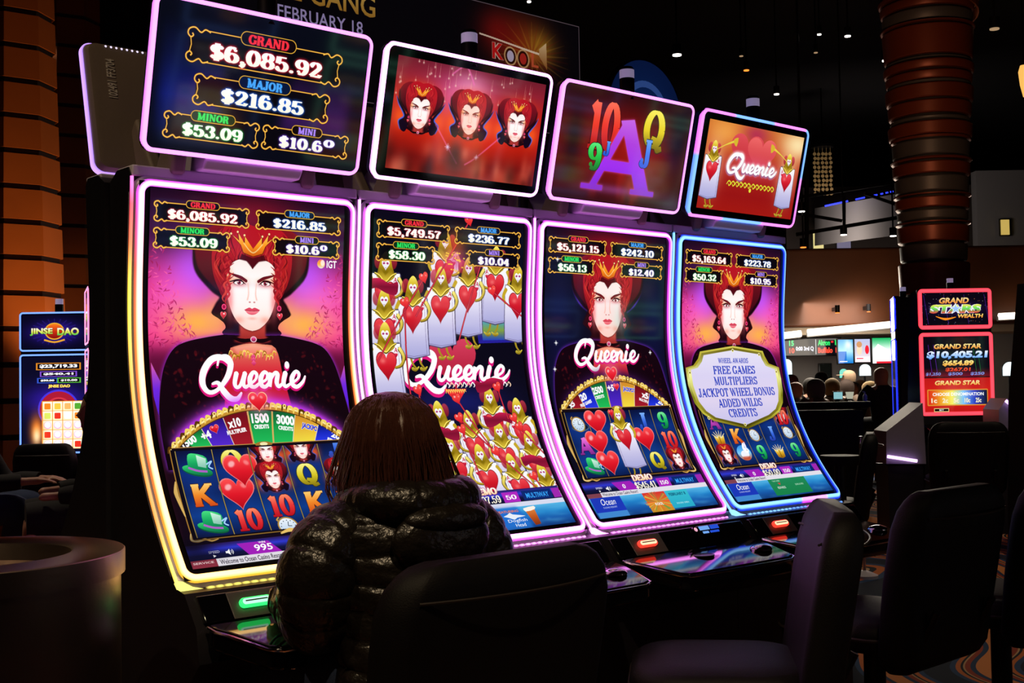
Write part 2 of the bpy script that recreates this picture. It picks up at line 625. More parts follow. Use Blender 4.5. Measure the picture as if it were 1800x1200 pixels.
_sans = {}


def sans_loops(s, bold=0.0):
    key = (s, bold)
    if key in _sans:
        return _sans[key]
    cu = bpy.data.curves.new('t', 'FONT')
    cu.body = s
    cu.offset = bold
    cu.resolution_u = 3
    o = bpy.data.objects.new('t', cu)
    COL.objects.link(o)
    dg = bpy.context.evaluated_depsgraph_get()
    me = bpy.data.meshes.new_from_object(o.evaluated_get(dg))
    tris = [[tuple(me.vertices[i].co[:2]) for i in p.vertices] for p in me.polygons]
    bpy.data.objects.remove(o)
    bpy.data.curves.remove(cu)
    bpy.data.meshes.remove(me)
    al = np.array([q for t in tris for q in t])
    x0, x1 = al[:, 0].min(), al[:, 0].max()
    y0, y1 = al[:, 1].min(), al[:, 1].max()
    L = [[((x - x0), (y - y0) / (y1 - y0)) for x, y in t] for t in tris]
    _sans[key] = (L, x1 - x0)
    return _sans[key]


def sans(cv, s, x0, x1, y0, y1, col, bold=0.02, rot=0, glow=None, gb=3.0, a=1.0, slant=0.0, edge=None, blur=0.0):
    lp, wd = sans_loops(s, bold)
    L = place(lp, x0, x1, y0, y1, wd, rot, slant)
    if glow:
        cv.fill(L, glow, 1.0, gb)
    if edge:
        lp2, wd2 = sans_loops(s, bold + .05)
        cv.fill(place(lp2, x0 - 1, x1 + 1, y0 - 1, y1 + 1, wd2, rot, slant), edge, a)
    cv.fill(L, col, a, blur)


# brush-script word in a 330 x 100 box (y down)
SCRIPT = [
    ([(92, 18), (70, 4), (38, 8), (12, 34), (6, 62), (22, 80), (50, 74), (82, 46), (94, 18), (84, 2), (62, 4), (54, 22)], [8, 13, 15, 16, 14, 10, 8, 13, 15, 10, 6, 3]),
    ([(34, 62), (52, 60), (66, 78), (84, 94), (104, 96), (120, 82)], [4, 9, 15, 15, 11, 3]),
    ([(110, 38), (102, 60), (106, 70), (118, 66), (134, 42)], [11, 10, 8, 7, 10]),
    ([(136, 38), (128, 60), (133, 70), (144, 66)], [11, 10, 8, 6]),
    ([(144, 66), (166, 54), (172, 42), (162, 37), (150, 50), (150, 66), (162, 70), (178, 62)], [6, 5, 8, 8, 12, 11, 8, 6]),
    ([(178, 62), (200, 54), (206, 42), (196, 37), (184, 50), (184, 66), (196, 70), (210, 60)], [6, 5, 8, 8, 12, 11, 8, 6]),
    ([(218, 38), (208, 70)], [11, 11]),
    ([(212, 58), (228, 40), (238, 42), (233, 60), (238, 70), (250, 64)], [4, 8, 11, 11, 8, 6]),
    ([(264, 38), (255, 60), (260, 70), (272, 66)], [12, 11, 8, 6]),
    ([(272, 66), (300, 54), (308, 42), (298, 36), (284, 50), (284, 66), (298, 71), (318, 60), (328, 46)], [6, 5, 8, 8, 12, 11, 9, 7, 3]),
]


def script_word(cv, x0, x1, y0, y1, col='#ffffff', shadow='#e0187c', sh=(5, 6), glow=None, a=1.0, skip=()):
    kx, ky = (x1 - x0) / 330, (y1 - y0) / 100

    def q(dx, dy, grow):
        L = []
        for i, (pts, wd) in enumerate(SCRIPT):
            if i in skip:
                continue
            P = smooth_pts(pts, 8)
            ws = np.interp(np.linspace(0, 1, len(P)), np.linspace(0, 1, len(wd)), wd) + grow
            L += ribbon([(x0 + x * kx + dx, y0 + y * ky + dy) for x, y in P], list(ws * (kx + ky) / 2))
        L.append([(x0 + 271 * kx + dx + (7 + grow / 2) * kx * math.cos(t), y0 + 21 * ky + dy + (8 + grow / 2) * ky * math.sin(t)) for t in np.linspace(0, 6.28, 14)[:-1]])
        return L
    if glow:
        cv.fill(q(0, 0, 8), glow, .9 * a, 5)
    if shadow:
        for k in range(4, 0, -1):
            cv.fill(q(-sh[0] * k / 4 * .3, sh[1] * k / 4, 3), shadow, a)
    cv.fill(q(0, 0, 1.5), col, a)


def heart_pts(cx, cy, w, h, rot=0):
    P = []
    c, s = math.cos(R(rot)), math.sin(R(rot))
    for i in range(40):
        t = 2 * math.pi * i / 40
        x = 16 * math.sin(t) ** 3 / 32 * w
        y = -(13 * math.cos(t) - 5 * math.cos(2 * t) - 2 * math.cos(3 * t) - math.cos(4 * t) + 2.5) / 29 * h
        P.append((cx + x * c - y * s, cy + x * s + y * c))
    return P


def heart(cv, cx, cy, w, h, edge='#f08080', col=('#ff5050', '#e01828', '#b00818'), rot=0, shine=True):
    if edge:
        cv.poly(heart_pts(cx, cy, w * 1.07, h * 1.07, rot), edge)
    cv.poly(heart_pts(cx, cy, w, h, rot), col)
    if shine:
        cv.ell(cx - w * .26, cy - h * .24, w * .11, h * .09, '#ffd8d8', .75, w * .025, -35)
        cv.ell(cx + w * .2, cy - h * .26, w * .09, h * .07, '#ffb0b0', .6, w * .025, 35)


# ------------------------------------------------------------------ pieces of the screen pictures
GOLD = ('#fff0b0', '#e0a030', '#a86818')
RNG = random.Random(7)


def scroll_frame(cv, x0, y0, x1, y1, k=1.0, c1='#8a4a10', c2='#ffc850', w=1.0):
    """thin gold frame with curled corners"""
    for col, wd in ((c1, 3.6 * w), (c2, 2.0 * w)):
        L = []
        L += ribbon([(x0 + 30 * k, y0 + 2), (x1 - 30 * k, y0 + 2)], wd)
        L += ribbon([(x0 + 30 * k, y1 - 2), (x1 - 30 * k, y1 - 2)], wd)
        for sx, xx in ((1, x0), (-1, x1)):
            L += ribbon([(xx + sx * 4 * k, y0 + 14 * k), (xx + sx * 6 * k, (y0 + y1) / 2), (xx + sx * 4 * k, y1 - 14 * k)], wd)
            for sy, yy in ((1, y0), (-1, y1)):
                p = [(36, 3), (27, 0), (20, 5), (10, -1), (1, 2), (-1, 9), (4, 14), (8, 11), (6, 8)]
                L += ribbon(smooth_pts([(xx + sx * a * k, yy + sy * b * k) for a, b in p], 4), wd * 1.5)
        cv.fill(L, col)


def jbox(cv, x0, y0, x1, y1, label, lc, value, glow, vx, k=1.0, pill=None, lastup=None):
    cv.rect(x0 + 4, y0 + 4, x1 - 4, y1 - 4, '#08060c', .93, 1)
    scroll_frame(cv, x0, y0, x1, y1, k)
    cx = (x0 + x1) / 2
    pw, ph = (50 if len(label) > 4 else 40) * k, 11 * k
    cv.rrect(cx - pw, y0 - ph + 1, cx + pw, y0 + ph + 1, ph, '#e0a838')
    cv.rrect(cx - pw + 2.4, y0 - ph + 3.2, cx + pw - 2.4, y0 + ph - 1.2, ph - 2.2, pill or '#10060a')
    lw = {'GRAND': 36, 'MAJOR': 34, 'MINOR': 35, 'MINI': 23}[label] * k
    serif(cv, label, cx - lw, cx + lw, y0 - ph * .55, y0 + ph * .72, lc, glow=lc, gb=2, ga=.5, thick=.24, thin=.11)
    H = y1 - y0
    serif(cv, value, vx[0], vx[1], y0 + H * .36, y0 + H * .84, ('#ffffff', '#fffbe8'), glow=glow, gb=3.2 * k, thick=.25, thin=.1)
    if lastup:
        w = lastup
        serif(cv, '0', vx[1] + 2 * k, vx[1] + w * k, y0 + H * .26, y0 + H * .58, '#ffffff', glow=glow, gb=3 * k, thick=.26, thin=.12)


GL = {'GRAND': '#ff2038', 'MAJOR': '#2878ff', 'MINOR': '#20d048', 'MINI': '#8a50ff'}
LC = {'GRAND': '#ff3040', 'MAJOR': '#48a8ff', 'MINOR': '#30e860', 'MINI': '#b088ff'}


def boxes4(cv, vals, dy=0.0, lastup=None):
    spec = (('GRAND', 39, 47, 314, 98, (76, 280)), ('MAJOR', 339, 48, 614, 98, (392, 566)),
            ('MINOR', 39, 117, 257, 168, (84, 222)), ('MINI', 394, 119, 612, 167, (436, 570)))
    for (lb, x0, y0, x1, y1, vx), v in zip(spec, vals):
        if lastup and lb == 'MINI':
            jbox(cv, x0, y0 + dy, x1, y1 + dy, lb, LC[lb], v, GL[lb], (436, 546), 1.0, lastup=26)
        else:
            jbox(cv, x0, y0 + dy, x1, y1 + dy, lb, LC[lb], v, GL[lb], vx, 1.0, '#06301a' if lb == 'MINOR' else '#08183a' if lb == 'MAJOR' else None)


def queen(cv, detail=True, cloak=True, warm=False):
    """a red-haired queen with a small gold crown and a high dark collar, in the 660 mm frame"""
    m = 331
    both = lambda P: [P, [(2 * m - x, y) for x, y in P]]
    # high collar behind the hair
    C = [(331, 120), (250, 92), (185, 112), (152, 160), (156, 200), (171, 232), (212, 272), (236, 291), (222, 312), (208, 336),
         (228, 350), (244, 362), (249, 375), (243, 394), (331, 420)]
    cv.fill([smooth_pts(C, 5) + [(2 * m - x, y) for x, y in reversed(smooth_pts(C, 5))]], ('#8a1220', '#5a0e1a', '#2c0810', '#18040c'))
    cv.stroke([(152, 150), (156, 200), (171, 232), (212, 272), (236, 291), (222, 312), (208, 336)], [3, 10, 14, 14, 10, 6, 3], '#1c050e', 1, 2)
    cv.stroke([(510, 150), (506, 200), (491, 232), (450, 272), (426, 291), (440, 312), (454, 336)], [3, 10, 14, 14, 10, 6, 3], '#1c050e', 1, 2)
    if cloak:
        K = [(331, 396), (243, 394), (190, 402), (128, 416), (92, 437), (64, 486), (46, 565), (38, 640), (38, 760), (331, 760)]
        Ks = smooth_pts(K[1:-1], 5)
        full = [(331, 396)] + Ks + [(331, 760)] + [(2 * m - x, y) for x, y in reversed(Ks)]
        cv.fill([full], '#a038ff', .9, 7)
        cv.fill([full], ('#160410', '#12030c', '#0c020a'))
        if detail:
            rr = random.Random(3)
            for _ in range(240):
                x, y = rr.uniform(70, 590), rr.uniform(440, 720)
                if 240 < x < 420 or x < 64 + max(0, 500 - y) * .4 or x > 598 - max(0, 500 - y) * .4:
                    continue
                cv.ell(x, y, rr.uniform(3, 9), rr.uniform(2, 5), '#6a1018', rr.uniform(.15, .6), 1.2, rr.uniform(0, 180))
    # hair
    H = [(331, 92), (290, 84), (245, 98), (214, 130), (206, 182), (212, 230), (228, 268), (248, 296), (331, 330)]
    Hs = smooth_pts(H, 5)
    cv.fill([Hs + [(2 * m - x, y) for x, y in reversed(Hs)]], ('#b81422', '#b81c28', '#98141e', '#600a14'))
    rr = random.Random(5)
    for i in range(130 if detail else 46):
        t = rr.random()
        x0 = 331 + rr.choice((-1, 1)) * rr.uniform(14, 108)
        y0 = rr.uniform(100, 240)
        sgn = 1 if x0 > 331 else -1
        P = [(x0, y0), (x0 + sgn * rr.uniform(2, 14), y0 + 20), (x0 + sgn * rr.uniform(-6, 6), y0 + 42), (331 + (x0 - 331) * .86, y0 + 62)]
        P = [(x, y) for x, y in P if abs(x - 331) < 118]
        if len(P) > 2:
            cv.stroke(P, [1, 4, 3, .6], rr.choice(('#e84838', '#d03028', '#5c0812', '#3a040c', '#c02020')), .55, .4)
    # neck, face
    cv.fill([[(292, 330), (374, 330), (372, 396), (390, 412), (331, 424), (272, 412), (292, 396)]], ('#e08070', '#c04038', '#8a1c20'), 1, 3)
    F = [(331, 212), (316, 192), (292, 186), (268, 198), (254, 226), (253, 262), (258, 298), (268, 330), (284, 356), (308, 376), (331, 383)]
    Fs = smooth_pts(F, 5)
    face = Fs + [(2 * m - x, y) for x, y in reversed(Fs)]
    cv.fill([face], '#300610', .8, 4)
    cv.fill([face], ('#fff0ea', '#ffffff', '#fff6f2', '#ffd8cc'))
    for sx in (-1, 1):
        f = lambda x: m + sx * (m - x)
        cv.blob(f(262), 300, 11, 44, '#ff7c80', .7)
        cv.blob(f(258), 238, 12, 22, '#ff9050', .7)
        cv.blob(f(290), 352, 16, 10, '#ff8068', .45)
        cv.blob(f(289), 243, 24, 8, '#f08848', .6)
        cv.blob(f(289), 254, 26, 8, '#d8485a', .55)
        cv.stroke([(f(314), 246), (f(296), 236), (f(276), 230), (f(256), 224)], [8, 9.5, 7, 2], '#6a141e')
        cv.ell(f(289), 250, 17, 6.5, '#3a0812')
        cv.ell(f(289), 251, 13.5, 5, '#fff4f0')
        cv.ell(f(290), 250, 6, 5.6, '#a03048')
        cv.ell(f(290), 250, 2.6, 2.8, '#200408')
        cv.ell(f(287), 248, 1.6, 1.5, '#ffffff')
        cv.stroke([(f(310), 254), (f(296), 243.5), (f(282), 243), (f(262), 248), (f(254), 242)], [1.5, 3.6, 4, 3, 1], '#2a040c')
        cv.stroke([(f(318), 250), (f(320), 280), (f(316), 298)], [2, 3, 4], '#ffb8a8', .8, 1)
        cv.ell(f(324), 303, 3.4, 1.8, '#c05050', .8, .6)
    cv.blob(331, 285, 5, 24, '#ffffff', .5)
    cv.poly([(306, 325), (322, 318), (331, 321), (340, 318), (356, 325), (343, 328), (331, 327), (319, 328)], '#e04860', sm=4)
    cv.poly([(309, 326), (331, 328), (353, 326), (344, 335), (331, 338), (318, 335)], ('#ff98a0', '#f87888', '#e05468'), sm=4)
    cv.stroke([(309, 326), (331, 327.5), (353, 326)], 1.3, '#8a1024')
    cv.blob(331, 348, 14, 4, '#ff9888', .5)
    for i in range(22 if detail else 8):
        sx = 1 if i % 2 else -1
        t = i / 22
        x, y = 331 + sx * (74 + 14 * rr.random()), 196 + 96 * t
        cv.stroke([(x - sx * 18, y - 34), (x + sx * 2, y - 18), (x - sx * 6, y), (x + sx * 6, y + 18), (x + sx * 1, y + 30)], [1, 6, 7, 5, 1], rr.choice(('#c82830', '#8c101c', '#e04438', '#a81824')), .9)
    # crown
    W = [(300, 168), (291, 146), (262, 118), (285, 134), (282, 112), (303, 142), (303, 120), (331, 156), (359, 120), (359, 142), (380, 112), (377, 134),
         (400, 118), (371, 146), (362, 168), (331, 178)]
    cv.poly(W, '#6a2408', 1, .8)
    cv.fill([[(331 + (x - 331) * .95, 146 + (y - 146) * .93) for x, y in W]], ('#ffd060', '#ff9820', '#d05810'))
    cv.stroke([(301, 140), (331, 166), (361, 140)], 3, '#ffe8a0', .8, .5)
    for x, y in ((262, 117), (282, 111), (303, 119), (359, 119), (380, 111), (400, 117)):
        cv.ell(x, y, 3, 3, '#ffe8a0')
    cv.poly([(296, 170), (331, 180), (366, 170), (372, 186), (350, 190), (331, 210), (312, 190), (290, 186)], '#480812', .9, 1)
    # choker, ear drops
    cv.stroke([(270, 402), (300, 410), (331, 408), (362, 410), (392, 402)], [6, 12, 9, 12, 6], '#14040a')
    cv.ell(334, 406, 10, 8.5, '#f0c0d0')
    cv.ell(334, 406, 7, 6, ('#ff60a0', '#801040'))
    for sx in (-1, 1):
        x = m + sx * 86
        cv.ell(x, 318, 7, 8, '#ff4880')
        cv.ell(x, 318, 4, 5, '#a01040')
        heart(cv, x + sx * 2, 342, 17, 20, '#ffa0a0', ('#ff5060', '#b01028'), shine=False)
        cv.ell(x, 337, 2, 2, '#ffffff')
    if cloak:
        cv.poly([(262, 430), (300, 420), (331, 418), (362, 420), (402, 430), (418, 500), (424, 640), (240, 640), (246, 500)],
                ('#e88868', '#d82838', '#c01428', '#900c20'), sm=3)
        cv.poly([(270, 428), (331, 418), (394, 428), (380, 448), (331, 462), (284, 448)], ('#ffb898', '#f06058'), .9, 3)
        for k in range(40):
            x = 262 + (k % 14) * 10.4
            y = 450 + 8 * math.sin(k * 1.3) + abs(x - 331) * .03
            cv.stroke([(x - 7, y + 6), (x - 2, y - 6), (x + 5, y - 3), (x + 4, y + 4)], [1, 3, 3, 1], rr.choice(('#ffd870', '#e0a030', '#a06010')), .95)
        for k in range(3):
            cv.poly([(331, 446 + 9 * k), (339, 454 + 9 * k), (331, 462 + 9 * k), (323, 454 + 9 * k)], ('#ff70a0', '#c01850'))


def queen_icon(cv, x, y, k, bg=True):
    """the queen's head as a reel symbol, k = scale, centred on the face"""
    old = cv.T
    if bg:
        cv.blob(x, y, 120 * k, 100 * k, '#e02818', .9)
    cv.T = (old[0] * k, old[1] * k, (x - 331 * k) * old[0] + old[2], (y - 262 * k) * old[1] + old[3])
    cv.blob(331, 150, 120, 60, '#ff5018', .8)
    for sx in (-1, 1):
        f = lambda a: 331 + sx * a
        cv.blob(f(150), 320, 60, 70, '#ff6020', .8)
        cv.poly([(f(196), 196), (f(176), 240), (f(140), 286), (f(124), 318), (f(160), 350), (f(140), 400), (f(100), 410), (f(86), 330)], '#14061a', sm=3)
        cv.stroke([(f(198), 194), (f(176), 242), (f(140), 286), (f(124), 318), (f(162), 350), (f(142), 402)], [3, 6, 8, 9, 8, 4], '#4a70ff', .9, 1)
    queen(cv, detail=False, cloak=False)
    cv.T = old


def sym_letter(cv, ch, x, y, w, h, cols, edge):
    serif(cv, ch, x - w / 2, x + w / 2, y - h / 2, y + h / 2, cols, thick=.24, thin=.085, edge=edge, ew=.05)


def sym_hat(cv, x, y, k=1.0):
    q = lambda P: [(x + a * k, y + b * k) for a, b in P]
    cv.ell(x, y + 16 * k, 42 * k, 14 * k, '#0c5a38', rot=14)
    cv.ell(x, y + 13 * k, 42 * k, 13 * k, ('#38d070', '#18a058', '#0c7048'), rot=14)
    cv.poly(q([(-24, 4), (-20, -30), (0, -34), (32, -20), (26, 18), (0, 16)]), ('#48e080', '#18a860', '#0c7850'), sm=3)
    cv.poly(q([(4, -30), (30, -18), (26, 8), (4, 2)]), ('#e8fff0', '#90c8b8'), .9)
    cv.stroke(q([(-24, 4), (0, 14), (27, 18)]), 6 * k, '#b060c8')
    cv.stroke(q([(28, -2), (44, -10), (34, 4), (44, 12)]), 4 * k, '#a8d8ff')


def sym_watch(cv, x, y, k=1.0):
    cv.stroke([(x - 20 * k, y - 28 * k), (x - 28 * k, y - 20 * k), (x - 16 * k, y - 14 * k)], 4 * k, '#d0a040')
    cv.ell(x + 6 * k, y + 12 * k, 40 * k, 14 * k, '#506078', .9)
    cv.ell(x + 6 * k, y + 10 * k, 37 * k, 11 * k, '#101a30')
    cv.ell(x, y, 31 * k, 27 * k, '#b08838', rot=20)
    cv.ell(x, y, 27 * k, 23 * k, ('#f0f8ff', '#b8d0e8'), rot=20)
    for i in range(12):
        t = i * math.pi / 6
        cv.ell(x + 21 * k * math.cos(t), y + 17 * k * math.sin(t), 1.6 * k, 1.6 * k, '#405060')
    cv.stroke([(x, y), (x + 3 * k, y - 13 * k)], 2 * k, '#203040')
    cv.stroke([(x, y), (x + 11 * k, y + 1 * k)], 2 * k, '#203040')


def sym_crown(cv, x, y, k=1.0):
    for i, a in enumerate((-58, -34, -12, 12, 34, 58)):
        t = R(a)
        cv.stroke([(x, y + 10 * k), (x + 44 * k * math.sin(t), y - 30 * k * math.cos(t))], [7 * k, 2 * k], '#f8e8b0')
    cv.poly([(x - 30 * k, y - 8 * k), (x - 12 * k, y + 4 * k), (x, y - 8 * k), (x + 12 * k, y + 4 * k), (x + 30 * k, y - 8 * k), (x + 22 * k, y + 28 * k),
             (x, y + 34 * k), (x - 22 * k, y + 28 * k)], ('#ffe878', '#d8a020', '#8a5808'))
    cv.stroke([(x, y - 4 * k), (x - 2 * k, y + 30 * k)], 4 * k, '#5a3808', .7, 1)


def sym_rabbit(cv, x, y, k=1.0):
    cv.ell(x, y, 42 * k, 34 * k, ('#3090e8', '#80d0ff', '#d06030'))
    cv.ell(x + 2 * k, y + 6 * k, 26 * k, 17 * k, '#f4f6ff', rot=-10)
    cv.ell(x + 20 * k, y - 10 * k, 15 * k, 12 * k, '#ffffff')
    cv.ell(x + 10 * k, y - 28 * k, 6 * k, 17 * k, '#ffffff', rot=24)
    cv.ell(x + 24 * k, y - 30 * k, 6 * k, 17 * k, '#f0ecff', rot=4)
    cv.ell(x + 24 * k, y - 11 * k, 2 * k, 2 * k, '#802040')
    cv.rect(x - 20 * k, y + 16 * k, x + 24 * k, y + 30 * k, '#c84830', .8, 2)


SYMC = {'K': (('#ffd070', '#f08828', '#d04818'), '#4a1808'), 'Q': (('#fff890', '#d8c828', '#807010'), '#383008'), 'A': (('#f080e0', '#c848c0', '#802888'), '#30082c'),
        'J': (('#80b8ff', '#3868e0', '#2038a0'), '#081038'), '10': (('#ff9068', '#e83838', '#b81020'), '#480408'), '9': (('#80f0a0', '#20b860', '#087040'), '#042c18')}


def symbol(cv, kind, x, y, k=1.0):
    if kind in SYMC:
        w = {'10': 76, 'J': 46, '9': 48}.get(kind, 66) * k
        sym_letter(cv, kind, x, y, w, 62 * k, *SYMC[kind])
    elif kind == 'hat':
        sym_hat(cv, x, y, k)
    elif kind == 'heart':
        heart(cv, x, y, 96 * k, 90 * k)
    elif kind == 'watch':
        sym_watch(cv, x, y, k)
    elif kind == 'crown':
        sym_crown(cv, x, y, k)
    elif kind == 'rabbit':
        sym_rabbit(cv, x, y, k)
    elif kind == 'queen':
        queen_icon(cv, x, y, .27 * k)


def gold_blobs(cv, P, n, r):
    """chased gold border along a curve"""
    Ps = smooth_pts(P, 10)
    cv.stroke(P, r * 2.5, '#503008')
    cv.stroke(P, r * 1.9, '#c89030')
    cv.stroke([(x, y - r * .4) for x, y in P], r * .6, '#fff0a8')
    for i in range(n):
        x, y = Ps[int(i * (len(Ps) - 1) / max(1, n - 1))]
        cv.stroke([(x - r * 1.3, y + r * .6), (x - r * .6, y - r * 1.3), (x + r * .7, y - r * .9), (x + r * .5, y + r * .2)], [r * .4, r * .9, r * .8, r * .3],
                  '#5a3408' if i % 3 == 0 else '#f8d868')
        if i % 4 == 1:
            cv.ell(x, y - r * 1.1, r * .7, r * .7, '#ffe890')
            cv.ell(x, y - r * 1.1, r * .35, r * .35, '#a06818')


def wheel(cv, dy, wedges, hub=True, glowcol='#d040ff'):
    dome = [(x, y + dy) for x, y in arc(331, 972, 384, 384, 180 + 44.5, 360 - 44.5, 40)]
    base = 704 + dy
    body = dome + [(604, base), (58, base)]
    cv.fill([[(x, y - 22) for x, y in body]], glowcol, .8, 18)
    cv.fill([[(x, y - 12) for x, y in body]], glowcol, .95, 8)
    cv.fill([body], '#180818')
    bx = [88, 151, 219, 295, 371, 442, 512, 576]
    by = [682, 650, 623, 606, 609, 622, 653, 688]
    cx = [118, 173, 238, 297, 358, 419, 490, 558]
    for i, (c, texts) in enumerate(wedges):
        P = [(bx[i], by[i] + dy), ((bx[i] + bx[i + 1]) / 2, (by[i] + by[i + 1]) / 2 - 5 + dy), (bx[i + 1], by[i + 1] + dy), (cx[i + 1], 699 + dy), (cx[i], 699 + dy)]
        cv.fill([P], c)
        mx = (bx[i] + bx[i + 1] + cx[i] + cx[i + 1]) / 4 + (bx[i] + bx[i + 1] - 662) * .06
        my = (by[i] + by[i + 1]) / 2 + 32 + dy - (10 if i in (0, 6) else 0)
        rot = (i - 3) * 8.5 + (0 if i != 3 else 0)
        for kind, s, ox, oy, w, h in texts:
            ca, sa = math.cos(R(rot)), math.sin(R(rot))
            X, Y = mx + ox * ca - oy * sa, my + ox * sa + oy * ca
            if kind == 't':
                sans(cv, s, X - w / 2, X + w / 2, Y - h / 2, Y + h / 2, '#ffffff', .05, rot, a=1)
            elif kind == 'j':
                sans(cv, s, X - w / 2, X + w / 2, Y - h / 2, Y + h / 2, '#2838d8', .05, rot, edge='#ffffff')
            else:
                heart(cv, X, Y, w, h, '#ffb0b0', shine=True, rot=rot)
    for i in range(1, 7):
        cv.stroke([(bx[i], by[i] + dy), (cx[i], 699 + dy)], 5 if i in (3, 4) else 2.2, '#d8b060' if i in (3, 4) else '#e8d8c0')
    gold_blobs(cv, [(x, y + 7) for x, y in dome], 34, 8)
    cv.rect(58, base - 3, 604, base + 4, '#1a0c10')
    cv.stroke([(60, base - 4), (602, base - 4)], 1.6, '#c89848')
    cv.ell(327, base - 2, 26, 8, '#a87828')
    cv.ell(327, base - 3, 12, 5, '#fff0b0')
    cv.blob(332, 578 + dy, 34, 34, '#ff70b0', .8)
    heart(cv, 332, 582 + dy, 56, 54, '#ffd0a0', ('#ff5060', '#e82030', '#c01020'))


def reels(cv, y0, y1, cells, k=1.0, x0=60, x1=604):
    """five columns of symbols; cells = (kind, column, y)"""
    cv.rect(x0 - 8, y0 - 4, x1 + 4, y1 + 10, '#0a0610')
    div = [66, 169, 276, 384, 494, 600]
    for i in range(5):
        cv.fill([[(div[i] + 2, y0), (div[i + 1] - 2, y0), (div[i + 1] - 2, y1), (div[i] + 2, y1)]], ('#081038', '#0c2c78', '#0a2058', '#0c3a88', '#081848'))
        cv.blob((div[i] + div[i + 1]) / 2, y0 + (y1 - y0) * .5, 40, 90, '#1848a8', .35)
    old = cv.clip
    cv.clip = (x0, y0, x1, y1)
    for kind, c, y in cells:
        x = c if c > 5 else (div[c - 1] + div[c]) / 2
        symbol(cv, kind, x, y, k)
    cv.clip = old
    for i in range(6):
        cv.stroke([(div[i], y0), (div[i], y1)], 4.4, '#2a2010')
        cv.stroke([(div[i], y0), (div[i], y1)], 2.4, '#b09850')
    for xx, s in ((x0 - 8, 1), (x1 + 6, -1)):
        cv.stroke([(xx, y0 - 4), (xx, y1 + 8)], 3, '#a87830')
        cv.stroke([(xx - s * 2, (y0 + y1) / 2 - 40), (xx - s * 8, (y0 + y1) / 2 - 10), (xx - s * 5, (y0 + y1) / 2 + 20), (xx, (y0 + y1) / 2 + 60)], [3, 11, 9, 3], '#d8b060')
        cv.stroke([(xx, y1 - 14), (xx - s * 3, y1 + 4), (xx + s * 12, y1 + 10), (xx + s * 34, y1 + 6), (xx + s * 50, y1 + 12), (xx + s * 70, y1 + 8)], [3, 7, 6, 6, 5, 2], '#d8a850')
        cv.stroke([(xx, y1 - 14), (xx - s * 3, y1 + 4), (xx + s * 12, y1 + 9), (xx + s * 34, y1 + 5)], [1, 2, 2, 2], '#fff0b0')
    cv.stroke([(x0 - 4, y1 + 6), (x1 + 4, y1 + 6)], 3, '#906828')


def leaf_bg(cv):
    """the magenta and orange garden behind the queen"""
    cv.a[:] = srgb('#b01850')
    cv.fill([[(0, 0), (660, 0), (660, 640), (0, 640)]], ('#140618', '#4a1440', '#c82870', '#f04090', '#e83480', '#801848'))  # dark top takes in a reflection on the glass, painted into the gradient
    for sx in (-1, 1):
        f = lambda x: 331 + sx * (331 - x)
        cv.blob(f(150), 240, 84, 96, '#b450ff', 1.0)
        cv.blob(f(60), 330, 60, 110, '#ff4090', .6)
        cv.blob(f(120), 300, 90, 70, '#ff60d0', .75)
        cv.blob(f(165), 362, 88, 52, '#ffb050', 1.0)
        cv.blob(f(225), 340, 36, 60, '#ffb860', .6)
        cv.blob(f(70), 110, 60, 60, '#30103a', .7)
        rr = random.Random(11)
        for _ in range(230):
            x, y = 30 + 130 * rr.random() ** 1.1, rr.uniform(150, 440)
            if x > 70 + max(0, y - 200) * .45:
                continue
            t = rr.uniform(0, 6.28)
            l = rr.uniform(10, 20)
            cv.stroke([(f(x), y), (f(x + l * .5 * math.cos(t) + 2), y + l * .5 * math.sin(t)), (f(x + l * math.cos(t)), y + l * math.sin(t))], [1, 4, .6],
                      rr.choice(('#ff60a8', '#c8286c', '#a01850', '#e84088')), .7)
    cv.blob(331, 60, 150, 60, '#c01828', .5)


def status_bar(cv, y, fields):
    cv.fill([[(27, y - 26), (627, y - 26), (627, y + 20), (27, y + 20)]], ('#2a1a5a', '#3038d0', '#101440', '#0c0c28'))
    cv.poly([(165, y - 18), (255, y - 18), (285, y + 18), (190, y + 18)], '#a020b8')
    cv.poly([(385, y - 18), (450, y - 18), (450, y + 18), (385, y + 18)], '#b028c0')
    cv.rect(466, y - 18, 590, y + 16, '#0c2870')
    cv.rect(594, y - 18, 627, y + 16, '#a028b0')
    for s, cx, w, yy, h, c, f in fields:
        (serif if f else sans)(cv, s, cx - w / 2, cx + w / 2, yy - h / 2, yy + h / 2, c)
    sans(cv, 'SPEED', 82, 112, y - 5, y + 2, '#d0d0e8')
    cv.poly([(92, y + 6), (100, y + 10), (92, y + 14)], '#ffffff')
    cv.poly([(128, y), (133, y), (140, y - 6), (140, y + 12), (133, y + 6), (128, y + 6)], '#ffffff')
    for r in (5, 9):
        cv.stroke(arc(140, y + 3, r, r, -50, 50, 8), 1.6, '#ffffff', sm=0)


def water(cv, y0, y1):
    cv.fill([[(27, y0), (630, y0), (630, y1), (27, y1)]], ('#58b8e8', '#2080c8', '#1858a8', '#103878'))
    rr = random.Random(2)
    for _ in range(60):
        x, y = rr.uniform(27, 620), rr.uniform(y0, y1)
        cv.blob(x, y, rr.uniform(10, 40), rr.uniform(3, 8), '#70d0f8', .14)


def finish(cv):
    """everything outside the lit panel stays black"""
    for r in ((0, 0, 26, cv.hmm), (628, 0, cv.wmm, cv.hmm), (0, 0, cv.wmm, 12), (0, 1040, cv.wmm, cv.hmm)):
        cv.rect(*r, '#000000')
    return cv


